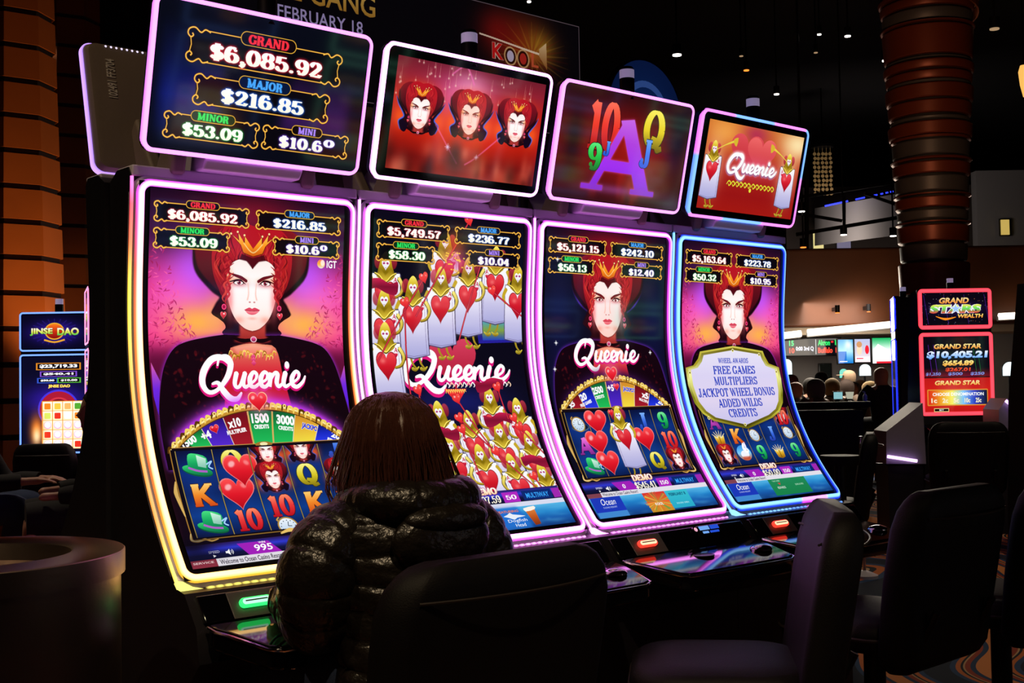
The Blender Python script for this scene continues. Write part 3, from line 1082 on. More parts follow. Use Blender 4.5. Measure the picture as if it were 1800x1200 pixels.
def sparkle(cv, x, y, r, c='#ffffff'):
    cv.blob(x, y, r * .5, r * .5, c, .8)
    for t in (0, 45, 90, 135):
        l = r if t % 90 == 0 else r * .6
        cv.stroke([(x - l * math.cos(R(t)), y - l * math.sin(R(t))), (x, y), (x + l * math.cos(R(t)), y + l * math.sin(R(t)))], [.2, 2, .2], c, sm=0)


WCOL = {'g': ('#0c5830', '#18a048', '#20c058'), 'p': ('#281070', '#4020b0', '#5828d0'), 'r': ('#680c18', '#901420', '#a81828'), 'b': ('#0c1870', '#1828c0', '#2838e8'),
        'y': ('#d08828', '#e8b838', '#f8e040')}


def art_queen_wheel():
    cv = Cv(660, 1066)
    leaf_bg(cv)
    cv.fill([[(0, 430), (660, 430), (660, 1066), (0, 1066)]], ('#701040', '#280818', '#140610', '#10061a'), 1, 20)
    queen(cv)
    boxes4(cv, ('$6,085.92', '$216.85', '$53.09', '$10.6'), lastup=True)
    cv.ell(553, 185, 13, 13, ('#ff7060', '#ffb840', '#e8e8f0'))
    cv.ell(558, 182, 7, 9, '#ffffff', .8, 1)
    sans(cv, 'IGT', 572, 606, 174, 196, '#ffffff', .02)
    for sx in (-1, 1):
        f = lambda x: 331 + sx * (331 - x)
        cv.poly([(f(30), 470), (f(52), 520), (f(38), 610), (f(30), 560)], ('#e060b0', '#7028e0', '#5020d0'))
    script_word(cv, 166, 494, 452, 576)
    wheel(cv, 0, [(WCOL['g'], [('t', '1500', 4, -2, 46, 22)]),
                  (WCOL['p'], [('t', '+4', -16, -4, 30, 22), ('h', '', 16, -10, 26, 24)]),
                  (WCOL['r'], [('t', 'x10', -2, -9, 40, 26), ('t', 'MULTIPLIER', -2, 15, 60, 12)]),
                  (WCOL['g'], [('t', '1500', 0, -12, 54, 28), ('t', 'CREDITS', 0, 12, 46, 12)]),
                  (WCOL['g'], [('t', '3000', 0, -12, 56, 28), ('t', 'CREDITS', 0, 12, 46, 12)]),
                  (WCOL['y'], [('j', 'JACKPOT', 0, -8, 58, 20)]),
                  (WCOL['b'], [('t', '20', 0, -6, 28, 20), ('t', 'FREE', -4, 14, 38, 10)])])
    reels(cv, 709, 954, [('hat', 1, 752), ('K', 1, 835), ('hat', 1, 915), ('queen', 3, 722), ('Q', 2, 745), ('heart', 216, 840), ('heart', 242, 775), ('10', 2, 916),
                         ('queen', 3, 800), ('10', 3, 884), ('watch', 3, 946), ('queen', 4, 718), ('Q', 4, 797), ('K', 4, 882), ('crown', 4, 948),
                         ('J', 5, 722), ('queen', 5, 800), ('10', 5, 880)])
    cv.stroke([(300, 966), (331, 958), (362, 966)], [4, 12, 4], '#e8c068')
    status_bar(cv, 1000, [('995', 236, 52, 1000, 20, '#ffffff', 0), ('WIN', 236, 20, 985, 6, '#ffffff', 0), ('0', 331, 18, 1005, 22, '#ffffff', 1),
                          ('CREDIT', 331, 34, 987, 7, '#e0e0f0', 0), ('150', 418, 30, 1002, 14, '#ffffff', 1), ('MULTIWAY', 528, 96, 999, 18, '#38a8ff', 0)])
    cv.rect(27, 1018, 96, 1040, '#8a3040')
    sans(cv, 'SERVICE', 32, 88, 1023, 1029, '#f0d0d0')
    cv.rect(96, 1018, 627, 1040, '#e0dce4')
    sans(cv, 'Welcome to Ocean Casino Resort!', 104, 284, 1022, 1036, '#302838', .012)
    cv.blob(45, 980, 60, 30, '#080614', .8)
    return finish(cv)


def soldier(cv, x, y, k=1.0, flip=1, arm=True, flag=False):
    """a playing card, the ace of hearts, under a gold hood"""
    q = lambda P: [(x + flip * a * k, y + b * k) for a, b in P]
    for lx in (-14, 18):
        cv.stroke(q([(lx, 205), (lx + 6, 230), (lx + 20, 246)]), [9 * k, 7 * k, 4 * k], '#a89020')
        cv.stroke(q([(lx + 4, 246), (lx + 16, 250), (lx + 30, 240)]), [11 * k, 10 * k, 3 * k], ('#e8d848', '#786010'))
    card = q([(-55, 26), (52, 22), (58, 30), (62, 205), (0, 218), (-60, 206)])
    cv.fill([card], '#50486a', 1, 1)
    cv.fill([q([(-53, 28), (54, 26), (59, 203), (0, 214), (-57, 204)])], ('#ffffff', '#f0ecfa', '#c8c4e8', '#a8a8dc'))
    cv.stroke(q([(46, 34), (51, 202), (0, 209), (-50, 202)]), 1.4 * k, '#6a5888', .8, sm=0)
    heart(cv, x, y + 96 * k, 72 * k, 86 * k, '#a02030', ('#f04850', '#d01828', '#a00c20'), shine=False)
    cv.blob(x - 14 * k, y + 78 * k, 10 * k, 8 * k, '#ff9088', .6)
    serif(cv, 'A', x + flip * 30 * k, x + flip * 44 * k, y + 38 * k, y + 52 * k, '#c02050')
    heart(cv, x + flip * 37 * k, y + 62 * k, 13 * k, 15 * k, None, ('#e02848', '#a01030'), shine=False)
    for sx in (-1, 1):
        cv.ell(x + sx * 27 * k, y - 8 * k, 15 * k, 22 * k, ('#d84050', '#8a1020'), .8, 1)
    cv.poly(q([(-33, 36), (-24, 4), (-15, -26), (0, -40), (15, -26), (24, 4), (34, 36), (0, 54)]), ('#fff070', '#d0b020', '#806808', '#c8a828'), sm=4)
    cv.poly(q([(-20, 10), (0, 34), (20, 10), (34, 36), (0, 50), (-32, 36)]), ('#907010', '#e8cc40'), .8, 2)
    cv.stroke(q([(-40, 27), (-22, 35), (0, 54), (22, 35), (40, 26)]), [5 * k, 7 * k, 7 * k, 7 * k, 5 * k], '#6a5410')
    cv.stroke(q([(-40, 25), (-22, 33), (0, 51), (22, 33), (40, 24)]), [2.5 * k, 4 * k, 4 * k, 4 * k, 2.5 * k], '#ffe860')
    cv.poly(heart_pts(x, y + 2 * k, 29 * k, 33 * k), ('#ffffff', '#e8e4f4'))
    for sx in (-1, 1):
        cv.ell(x + sx * 6.5 * k, y - 4 * k, 4.4 * k, 3.4 * k, '#b03878', rot=sx * 12)
    cv.ell(x, y + 10 * k, 2.4 * k, 1.4 * k, '#c09098')
    if arm:
        cv.stroke(q([(50, 40), (66, 66), (54, 92), (30, 100)]), [16 * k, 14 * k, 10 * k, 7 * k], '#6a5810')
        cv.stroke(q([(50, 38), (65, 65), (53, 90), (30, 98)]), [11 * k, 10 * k, 7 * k, 5 * k], ('#fff080', '#b89820'))
        cv.stroke(q([(-50, 40), (-62, 66), (-52, 88)]), [14 * k, 12 * k, 8 * k], '#c8a828')
    if flag:
        cv.poly(q([(-70, -62), (-20, -70), (20, -54), (50, -60), (46, -22), (10, -24), (-30, -40), (-64, -30)]), ('#d02050', '#801030', '#a01840'), sm=3)


def spear(cv, x0, y0, x1, y1):
    cv.stroke([(x0, y0), (x1, y1)], 6, '#801028', sm=0)
    cv.stroke([(x0, y0), (x1, y1)], 3, '#e03848', sm=0)
    heart(cv, x0, y0, 34, 36, '#801020', ('#ff5848', '#d81828'), rot=-20)


def demo_bar(cv, y, credit, amount, bet, win='0'):
    status_bar(cv, y, [(amount, 322, 104, y + 2, 26, '#fff8e0', 1), (bet, 418, 44, y, 16, '#ffffff', 1), (win, 216, 14, y, 16, '#ffffff', 1),
                       ('MULTIWAY', 528, 96, y, 18, '#38a8ff', 0)])
    serif(cv, 'DEMO', 272, 372, y - 38, y - 16, ('#ffffff', '#ffd8a0'), glow='#c02850', gb=3, thick=.28, thin=.12)


def art_cards():
    cv = Cv(660, 1066, bg='#0a0818')
    cv.blob(330, 600, 200, 60, '#2028a0', .5)
    heart(cv, 330, 480, 190, 170, None, ('#d84060', '#a01028'), shine=False)
    script_word(cv, 132, 566, 436, 566, sh=(8, 10))
    for i in range(16):
        x = 290 + i * 17
        cv.stroke([(x, 548), (x + 6, 536), (x + 14, 545), (x + 9, 552)], [2, 4, 4, 2], '#ffd8b8' if i % 2 else '#ffffff')
    cv.poly([(280, 556), (370, 556), (326, 604)], ('#ff3838', '#d01828'))
    for i in range(9):
        x = 290 + i * 9
        cv.stroke([(x - 4, 570), (x, 558), (x + 5, 566)], [2, 4, 2], '#f8d060')
    cv.poly([(430, 325), (625, 318), (622, 404), (440, 410)], ('#3028c0', '#181870', '#2820a0'))
    cv.poly([(452, 338), (610, 333), (606, 396), (458, 400)], ('#40a0d0', '#80a040', '#2040c0'))
    for x, y, f, fl in ((512, 132, -1, 0), (610, 190, 1, 0), (300, 97, 1, 0), (398, 174, 1, 0), (74, 175, 1, 0), (287, 210, 1, 0), (178, 244, 1, 0), (71, 286, 1, 1), (73, 388, 1, 0)):
        soldier(cv, x, y, 1.0, f, True, fl)
    for p in ((395, 20, 190, 330), (220, 210, 40, 470), (150, 290, 148, 620), (450, 150, 360, 400), (500, 240, 650, 330)):
        spear(cv, *p)
    cv.blob(345, 110, 40, 60, '#ff7020', .5)
    cv.blob(345, 150, 50, 30, '#d030a0', .5)
    for _ in range(24):
        cv.ell(RNG.uniform(300, 390), RNG.uniform(120, 190), 4, 2.4, '#ffd040', .9)
    for x, y, f, fl in ((459, 590, -1, 1), (569, 628, -1, 0), (243, 631, -1, 0), (128, 640, 1, 0), (355, 664, -1, 0), (60, 700, 1, 0), (468, 705, -1, 1), (583, 741, -1, 0), (254, 742, 1, 1), (150, 770, 1, 0),
                        (362, 777, -1, 0), (476, 815, -1, 0), (590, 854, 1, 1), (240, 860, 1, 0), (100, 850, 1, 0)):
        soldier(cv, x, y, .98, f, True, fl)
    for p in ((180, 560, 182, 620), (326, 590, 420, 760), (500, 555, 520, 660), (320, 652, 420, 760), (320, 690, 338, 900), (545, 660, 560, 720), (560, 690, 640, 800), (430, 770, 540, 905), (548, 865, 560, 905)):
        spear(cv, *p)
    boxes4(cv, ('$5,749.57', '$236.77', '$58.30', '$10.04'), -5)
    demo_bar(cv, 927, 0, '$107.59', '50')
    cv.rect(27, 946, 630, 962, '#d8dcf0')
    water(cv, 962, 1040)
    cv.fill([[(27, 962), (420, 962), (440, 1000), (450, 1040), (27, 1040)]], ('#1858c0', '#2070d8', '#2878d8'), .8, 6)
    sans(cv, 'FEATURING', 336, 420, 972, 980, '#f08038')
    cv.poly([(352, 992), (372, 986), (384, 980), (392, 987), (440, 996), (404, 1000), (390, 1006), (372, 998)], '#ffffff', .9, sm=2)
    sans(cv, 'Dogfish', 362, 438, 1004, 1018, '#ffffff', .0)
    sans(cv, 'Head', 384, 424, 1020, 1032, '#ffffff', .0)
    cv.poly([(446, 972), (488, 968), (486, 1030), (462, 1033)], ('#e89048', '#c05820', '#803010'))
    cv.poly([(444, 970), (490, 965), (489, 977), (448, 982)], '#fff4e8', sm=2)
    return finish(cv)


def art_queen_hearts():
    cv = Cv(660, 1066, bg='#0a0a1c')
    cv.blob(331, 60, 220, 60, '#a01020', .8)
    for sx in (-1, 1):
        f = lambda x: 331 + sx * (331 - x)
        cv.blob(f(90), 300, 80, 160, '#101440', .9)
        cv.blob(f(110), 560, 70, 120, '#1c1450', .8)
        cv.stroke([(f(170), 150), (f(160), 210), (f(190), 262), (f(236), 292)], [5, 8, 8, 5], '#7040ff', .9, 3)
    queen(cv)
    cv.blob(331, 300, 90, 90, '#ff4030', .12)
    cv.blob(410, 330, 40, 60, '#58d0c0', .3)
    boxes4(cv, ('$5,121.15', '$242.10', '$56.13', '$12.40'), -2)
    script_word(cv, 160, 488, 392, 500)
    wheel(cv, -66, [(WCOL['r'], [('t', 'x5', 4, -2, 30, 22)]),
                    (WCOL['b'], [('t', '20', -2, -10, 34, 26), ('t', 'FREE GAMES', -2, 14, 60, 12)]),
                    (WCOL['g'], [('t', '2500', -2, -10, 54, 26), ('t', 'CREDITS', -2, 14, 46, 12)]),
                    (WCOL['p'], [('t', '+5', -14, -10, 32, 24), ('h', '', 16, -12, 28, 26)]),
                    (WCOL['y'], [('j', 'JACKPOT', 0, -8, 60, 20)]),
                    (WCOL['r'], [('t', 'x5', 0, -10, 34, 24), ('t', 'MULTIPLIER', 0, 12, 58, 11)]),
                    (WCOL['b'], [('t', '20', 0, -6, 28, 20), ('t', 'FREE', -4, 14, 38, 10)])], glowcol='#301040')
    reels(cv, 646, 886, [('watch', 1, 690), ('A', 1, 768), ('hat', 1, 846), ('J', 4, 690), ('9', 5, 690), ('10', 5, 764), ('Q', 4, 840), ('queen', 5, 842)])
    for x, y in ((206, 688), (183, 762), (200, 838), (422, 758)):
        heart(cv, x, y, 100, 88)
    soldier(cv, 322, 668, .92, -1)
    heart(cv, 290, 655, 24, 26)
    demo_bar(cv, 928, 0, '$545.41', '150')
    cv.rect(27, 946, 92, 962, '#804050')
    cv.rect(92, 944, 628, 962, '#e4e0ea')
    sans(cv, 'Welcome to Ocean Casino Resort!', 98, 268, 946, 958, '#383040', .01)
    water(cv, 962, 1040)
    cv.rect(32, 962, 172, 1018, '#1c38b8')
    cv.rect(32, 1018, 172, 1040, '#4088d0')
    sans(cv, 'Ocean', 70, 138, 968, 992, '#ffffff', .0, slant=.2)
    sans(cv, 'CASINO RESORT', 72, 136, 998, 1004, '#c8d8f8', 0)
    cv.poly([(280, 962), (392, 962), (396, 1040), (284, 1040)], ('#d83030', '#e07828', '#c89028'))
    for _ in range(50):
        t = RNG.uniform(0, 6.28)
        cv.stroke([(338, 1000), (338 + 66 * math.cos(t), 1000 + 40 * math.sin(t))], [1, 5], RNG.choice(('#f8d050', '#e84838', '#48a850', '#f09030')), .5)
    sans(cv, 'KOOL', 318, 358, 1004, 1014, '#ffffff', .02)
    cv.rect(396, 962, 508, 1034, ('#38c0d0', '#28a8c8'))
    sans(cv, 'FEBRUARY 8', 408, 494, 972, 984, '#105878', .03)
    sans(cv, 'DOORS OPEN', 424, 486, 1012, 1018, '#d0f4f8', 0)
    for p in ((76, 405), (548, 436), (60, 495), (80, 120)):
        sparkle(cv, *p, 10)
    return finish(cv)


def art_queen_plaque():
    cv = Cv(660, 1066)
    leaf_bg(cv)
    cv.fill([[(0, 430), (660, 430), (660, 1066), (0, 1066)]], ('#701040', '#280818', '#140610', '#10061a'), 1, 20)
    queen(cv)
    boxes4(cv, ('$5,163.64', '$223.78', '$50.32', '$10.95'), -1)
    reels(cv, 660, 890, [('queen', 5, 690), ('A', 1, 705), ('10', 5, 702), ('crown', 1, 770), ('K', 2, 769), ('watch', 3, 770), ('J', 4, 768), ('watch', 5, 768), ('queen', 1, 842), ('rabbit', 2, 840), ('9', 3, 843),
                         ('crown', 4, 843), ('9', 5, 844)], .96)
    O = [(325, 408), (514, 427), (524, 448), (546, 478), (609, 494), (612, 540), (606, 590), (586, 640), (548, 676), (485, 702), (307, 742), (120, 702), (72, 672), (42, 630), (28, 560), (30, 493), (76, 484),
         (108, 458), (123, 431)]
    cx, cy = 318, 572
    cv.fill([O], '#100408', .8, 8)
    cv.fill([O], ('#d8d058', '#a89820', '#e8e890', '#808018', '#c8c040', '#605808'))
    cv.fill([[(cx + (x - cx) * .955, cy + (y - cy) * .955) for x, y in O]], ('#6a6010', '#f8f8a0', '#a8a030', '#484008'))
    cv.fill([[(cx + (x - cx) * .9, cy + (y - cy) * .9) for x, y in O]], ('#e8e4f8', '#dcd4f4', '#e0d4f0', '#c8c4ec'))
    for x, y in ((322, 426), (488, 442), (588, 512), (300, 724), (98, 690), (50, 512)):
        cv.ell(x, y, 7, 7, '#fff8b0')
        cv.ell(x, y, 4, 4, '#807010')
    for s, x0, x1, yc, h in (('WHEEL AWARDS', 227, 413, 466, 20), ('FREE GAMES', 189, 450, 503, 32), ('MULTIPLIERS', 184, 452, 546, 32), ('JACKPOT WHEEL BONUS', 76, 550, 591, 33),
                             ('ADDED WILDS', 179, 451, 634, 33), ('CREDITS', 224, 400, 675, 33)):
        serif(cv, s, x0, x1, yc - h / 2, yc + h / 2, '#3448c0', thick=.2, thin=.07)
    demo_bar(cv, 930, 0, '$50.00', '150')
    cv.rect(27, 946, 92, 962, '#804050')
    cv.rect(92, 944, 628, 962, '#e4e0ea')
    sans(cv, 'Welcome to Ocean Casino Resort!', 98, 268, 946, 958, '#383040', .01)
    water(cv, 962, 1040)
    cv.rect(32, 962, 172, 1018, '#1c38b8')
    cv.rect(32, 1018, 172, 1040, '#4088d0')
    sans(cv, 'Ocean', 70, 138, 968, 992, '#ffffff', .0, slant=.2)
    sans(cv, 'CASINO RESORT', 72, 136, 998, 1004, '#c8d8f8', 0)
    cv.rect(270, 962, 500, 1034, ('#208858', '#188048'))
    sans(cv, 'THIS WEEK', 292, 340, 968, 974, '#c0f0d0', 0)
    cv.poly([(318, 980), (336, 980), (328, 990)], '#d04040')
    sans(cv, 'REWARDS', 304, 352, 996, 1006, '#ffffff', 0)
    sans(cv, 'EARN & WIN', 420, 470, 990, 998, '#c8f4d8', 0)
    return finish(cv)


# --- upper screens, 662 x 399 mm
def top_black(cv, x0=46, y0=35, x1=633, y1=364):
    for r in ((0, 0, x0, 399), (x1, 0, 662, 399), (0, 0, 662, y0), (0, y1, 662, 399)):
        cv.rect(*r, '#000000')
    return cv


def top_jackpots():
    cv = Cv(662, 399, bg='#080a16')
    cv.fill([[(30, 60), (220, 40), (200, 350), (30, 350)]], ('#080a18', '#0c1240', '#101c80', '#0a1040'), .8, 14)  # blue reflection on the glass, painted into the picture
    cv.fill([[(420, 120), (610, 150), (600, 340), (380, 330)]], ('#0a0814', '#301448', '#401a60', '#1c0c30'), .8, 16)
    jbox(cv, 98, 72, 562, 156, 'GRAND', LC['GRAND'], '$6,085.92', GL['GRAND'], (162, 502), 1.7)
    jbox(cv, 128, 186, 536, 262, 'MAJOR', LC['MAJOR'], '$216.85', GL['MAJOR'], (206, 458), 1.6, '#08183a')
    jbox(cv, 55, 292, 326, 356, 'MINOR', LC['MINOR'], '$53.09', GL['MINOR'], (106, 280), 1.3, '#06301a')
    jbox(cv, 341, 292, 613, 354, 'MINI', LC['MINI'], '$10.6', GL['MINI'], (392, 532), 1.25, lastup=30)
    return top_black(cv, 14, 12, 646, 386)


def top_queens():
    cv = Cv(662, 399)
    cv.fill([[(0, 0), (662, 0), (662, 399), (0, 399)]], ('#581828', '#902030', '#c02018', '#a81810', '#701010', '#a83020'))
    cv.blob(300, 130, 120, 70, '#f070d0', .7)
    cv.blob(330, 90, 60, 40, '#ffb8e8', .5)
    cv.blob(340, 240, 260, 60, '#f02808', .6)
    for i in range(60):
        x, y = RNG.uniform(50, 600), RNG.uniform(40, 170)
        cv.stroke([(x, y - RNG.uniform(10, 50)), (x, y)], [.5, 2.4], '#ffc8b0', .35)
        cv.blob(x, y, 3, 3, '#ffe8d0', .7)
    for x, y in ((147, 182), (340, 176), (530, 176)):
        queen_icon(cv, x, y, .46)
    cv.blob(340, 176, 60, 70, '#ff9060', .3)
    for P in ([(210, 215), (267, 278), (310, 325)], [(470, 225), (384, 297), (340, 325)], [(250, 60), (300, 30), (340, 80)]):
        cv.stroke(P, 4, '#ff70c0', .7, 1.5)
    sparkle(cv, 267, 278, 14, '#ffd8ff')
    sparkle(cv, 384, 297, 11, '#ffd8ff')
    for i in range(26):
        x = RNG.uniform(40, 630)
        cv.blob(x, RNG.uniform(290, 370), RNG.uniform(12, 30), RNG.uniform(20, 50), RNG.choice(('#300808', '#e06048', '#180404', '#f08868')), .45)
    return top_black(cv)


def top_letters():
    cv = Cv(662, 399)
    cv.fill([[(0, 0), (662, 0), (662, 399), (0, 399)]], ('#200a10', '#480c10', '#601010', '#400a10', '#281018'))
    cv.blob(330, 210, 180, 130, '#981410', .9)
    cv.blob(600, 120, 60, 140, '#141420', .9)
    cv.blob(620, 370, 80, 40, '#504858', .7)
    cv.blob(80, 200, 40, 120, '#100c14', .8)
    for i in range(30):
        cv.blob(RNG.uniform(180, 480), RNG.uniform(180, 380), 14, 26, '#c02818', .22)
    sym_letter(cv, '10', 214, 130, 150, 160, ('#ff7050', '#f03828', '#b01818'), '#400808')
    serif(cv, 'A', 152, 500, 92, 346, ('#c868e8', '#b040e0', '#a030f0', '#8028d8'), thick=.155, thin=.06, glow='#ff60ff', gb=6, ga=.5)
    sym_letter(cv, 'Q', 466, 112, 112, 130, ('#fff060', '#e8d020', '#706010'), '#383008')
    sym_letter(cv, '9', 190, 237, 64, 90, ('#60f080', '#20c040', '#087028'), '#042c10')
    sym_letter(cv, 'J', 244, 204, 32, 48, ('#60a0ff', '#2050d0'), '#081040')
    sym_letter(cv, 'J', 440, 200, 54, 96, ('#70a8ff', '#2858e0'), '#081040')
    cv.blob(320, 340, 170, 16, '#a050b0', .5)
    return top_black(cv, 14, 12, 646, 386)


def top_logo():
    cv = Cv(662, 399)
    cv.fill([[(0, 0), (662, 0), (662, 399), (0, 399)]], ('#d08030', '#c85020', '#a82018', '#981414', '#a81a10'))
    cv.blob(600, 70, 110, 60, '#ffe8b0', .95)
    cv.blob(150, 70, 110, 60, '#f0a048', .9)
    cv.blob(330, 60, 80, 40, '#b02858', .8)
    heart(cv, 290, 140, 200, 150, None, ('#e05058', '#b82028'), shine=False)
    heart(cv, 380, 140, 180, 140, None, ('#f06868', '#c02830'), shine=False)
    for x, f in ((98, 1), (560, -1)):
        cv.blob(x, 200, 56, 90, '#ffe0a0', .8)
        soldier(cv, x, 142, .86, f, False)
        cv.stroke([(x + f * 14, 140), (x + f * 60, 118), (x + f * 108, 100)], [3, 4, 10], '#e8d048')
        cv.poly([(x + f * 104, 92), (x + f * 128, 84), (x + f * 124, 118), (x + f * 106, 106)], '#d8b830', sm=2)
    cv.blob(345, 190, 150, 40, '#ff80c0', .4)
    script_word(cv, 184, 492, 142, 236, shadow='#a86890', glow='#ffffff')
    for sx in (-1, 1):
        for i in range(6):
            x = 344 + sx * (14 + i * 24)
            cv.stroke([(x - 12, 262), (x, 248), (x + 12, 256), (x + 4, 266), (x - 2, 258)], [3, 5, 5, 4, 2], '#e0e038')
    cv.ell(344, 274, 7, 8, '#e8e840')
    return top_black(cv)


# ------------------------------------------------------------------ shared materials
M = {
    'black_gloss': mat('black_gloss', '#08070a', 0.06),
    'bezel': mat('bezel', '#08070a', 0.28),
    'cabinet': mat('cabinet', '#17151a', 0.38, bump=0.05, bscale=250, var=.2),
    'housing': mat('housing', '#a8a0b0', 0.35, 0.3, var=.15),
    'steel': mat('steel', '#a89486', 0.33, 1.0, bump=0.03, bscale=90, var=.12, vscale=3, aniso=.6),
    'chrome': mat('chrome', '#c8c4c8', 0.12, 1.0),
    'plate': mat('plate', '#55504e', 0.45, 0.3, bump=.06, bscale=200),
    'back_shell': mat('back_shell', '#7a6a60', 0.6, bump=.08, bscale=120, var=.1),
    'leather': mat('leather', '#0b0809', 0.58, bump=0.12, bscale=260, var=.25, spec=.22),
    'seam': mat('seam', '#241c18', 0.5),
    'rubber': mat('rubber', '#0c0c0c', 0.7),
    'purple_cap': mat('purple_cap', '#d8d0e0', 0.4),
    'white_plastic': mat('white_plastic', '#c8c4cc', 0.4),
    'dark_metal': mat('dark_metal', '#1c1a1c', 0.4, 0.7),
    'grey_panel': mat('grey_panel', '#8c8694', 0.5, bump=.05, bscale=60, var=.12),
    'led_strip': mat('led_strip', '#202020', 0.4, attr=True, estr=1.5),
    'stencil': mat('stencil', '#d8cfc8', 0.6),
    'lens': mat('lens', '#e8e4f0', 0.3, emit='#c8b8e8', estr=0.28),
    'led_white': glow_mat('led_white', '#e8dcff', 1.2),
    'led_green': glow_mat('led_green', '#30ff70', 1.6),
    'led_red': glow_mat('led_red', '#ff3828', 1.8),
    'led_hot': glow_mat('led_hot', '#ffc8a0', 1.6),
    'led_mint': glow_mat('led_mint', '#b8ffd8', 1.3),
    'led_pink': glow_mat('led_pink', '#ffb0c8', 1.0),
    'lcd_blue': glow_mat('lcd_blue', '#2858e8', 0.8),
    'lcd_pale': glow_mat('lcd_pale', '#78b0ff', 0.9),
    'skin': mat('skin', '#c08a70', 0.5, bump=.05, bscale=200, var=.08),
    'hair_brown': mat('hair_brown', '#4a281e', 0.36, bump=.1, bscale=200, var=.35, vscale=20),
    'jacket': mat('jacket', '#1a1511', 0.3, bump=0.65, bscale=36, var=.3),
    'denim': mat('denim', '#2c3a58', 0.85, bump=.2, bscale=300, var=.2),
    'shoe': mat('shoe', '#1a1716', 0.6),
}


def screen_mat(name, cv, strength=1.0):
    m = bpy.data.materials.new(name)
    m.use_nodes = True
    nt = m.node_tree
    b = nt.nodes['Principled BSDF']
    b.inputs['Base Color'].default_value = (0.004, 0.004, 0.005, 1)
    b.inputs['Roughness'].default_value = 0.06
    t = nt.nodes.new('ShaderNodeTexImage')
    t.image = cv.image(name)
    t.extension = 'EXTEND'
    nt.links.new(t.outputs['Color'], b.inputs['Emission Color'])
    b.inputs['Emission Strength'].default_value = strength
    return m


# ------------------------------------------------------------------ curved slot machine
ZTOP = 1.885
A1, A2, A3, A4 = -0.037298, -0.248948, 0.606575, -0.161267
_t = np.linspace(-0.1, 1.15, 1251)
_q = _t / 0.9
_n = A1 * _q + A2 * _q ** 2 + A3 * _q ** 3 + A4 * _q ** 4
_arc = np.concatenate([[0], np.cumsum(np.hypot(np.diff(_t), np.diff(_n)))])
_arc -= np.interp(0.0, _t, _arc)
FW, FH = 660.0, 1066.0
PITCH_S = 0.7075


def cpt(X, Y, h=0.0):
    """point on the curved front: X, Y in mm from the frame's top left corner, h mm out of the surface"""
    a = Y / 1000
    t = float(np.interp(a, _arc, _t))
    n = float(np.interp(a, _arc, _n))
    e = 0.004
    dt = float(np.interp(a + e, _arc, _t) - np.interp(a - e, _arc, _t))
    dn = float(np.interp(a + e, _arc, _n) - np.interp(a - e, _arc, _n))
    l = math.hypot(dt, dn)
    nn, nz = dt / l, dn / l            # outward normal in (n, z)
    return Vector((X / 1000, -(n + nn * h / 1000), ZTOP - t + nz * h / 1000))


TW, TH = 662.5, 398.8
TX, TN0, TZ0, TN1, TZ1 = -0.026, 0.0570, 0.0692, 0.1495, 0.4572


def tpt(X, Y, h=0.0):
    """point on the upper screen's face"""
    f = Y / TH
    n = TN1 + (TN0 - TN1) * f
    z = TZ1 + (TZ0 - TZ1) * f
    L = math.hypot(TN1 - TN0, TZ1 - TZ0)
    nn, nz = (TZ1 - TZ0) / L, -(TN1 - TN0) / L
    return Vector((TX + X / 1000, -(n + nn * h / 1000), ZTOP + z + nz * h / 1000))


def loop2d(x0, y0, x1, y1, r, step=16, fixed=0):
    """rounded rectangle as (x, y, outward x, outward y)"""
    out = []

    def side(ax, ay, bx, by, ox, oy):
        n = fixed or max(2, int(math.hypot(bx - ax, by - ay) / step))
        for i in range(n):
            out.append((ax + (bx - ax) * i / n, ay + (by - ay) * i / n, ox, oy))

    def corner(cx, cy, a0):
        for i in range(7):
            a = R(a0 + 90 * i / 7)
            out.append((cx + r * math.cos(a), cy + r * math.sin(a), math.cos(a), math.sin(a)))
    side(x0 + r, y0, x1 - r, y0, 0, -1)
    corner(x1 - r, y0 + r, -90)
    side(x1, y0 + r, x1, y1 - r, 1, 0)
    corner(x1 - r, y1 - r, 0)
    side(x1 - r, y1, x0 + r, y1, 0, 1)
    corner(x0 + r, y1 - r, 90)
    side(x0, y1 - r, x0, y0 + r, -1, 0)
    corner(x0 + r, y0 + r, 180)
    return out


def sweep(path, sec, fn, closed, colf=None):
    """sec: (outward mm, height mm, core 0..1); returns verts, faces, colours"""
    V, F, C = [], [], []
    k = len(sec)
    for (x, y, ox, oy) in path:
        for o, h, core in sec:
            V.append(fn(x + ox * o, y + oy * o, h))
            if colf:
                C.append(colf(x, y, core))
    n = len(path)
    for i in range(n if closed else n - 1):
        a, b = i * k, ((i + 1) % n) * k
        for j in range(k - 1):
            F.append((a + j, a + j + 1, b + j + 1, b + j))
    return V, F, C


def mixc(a, b, t):
    a, b = np.array(lin(a)), np.array(lin(b))
    return tuple(a + (b - a) * max(0, min(1, t)))


def ramp(stops, v):
    for (p, c), (p2, c2) in zip(stops, stops[1:]):
        if v <= p2:
            return mixc(c, c2, (v - p) / max(1e-6, p2 - p))
    return lin(stops[-1][1])


def blend(edge, core, k, hot=1.0):
    return tuple(e + (c * hot - e) * k for e, c in zip(edge, core))


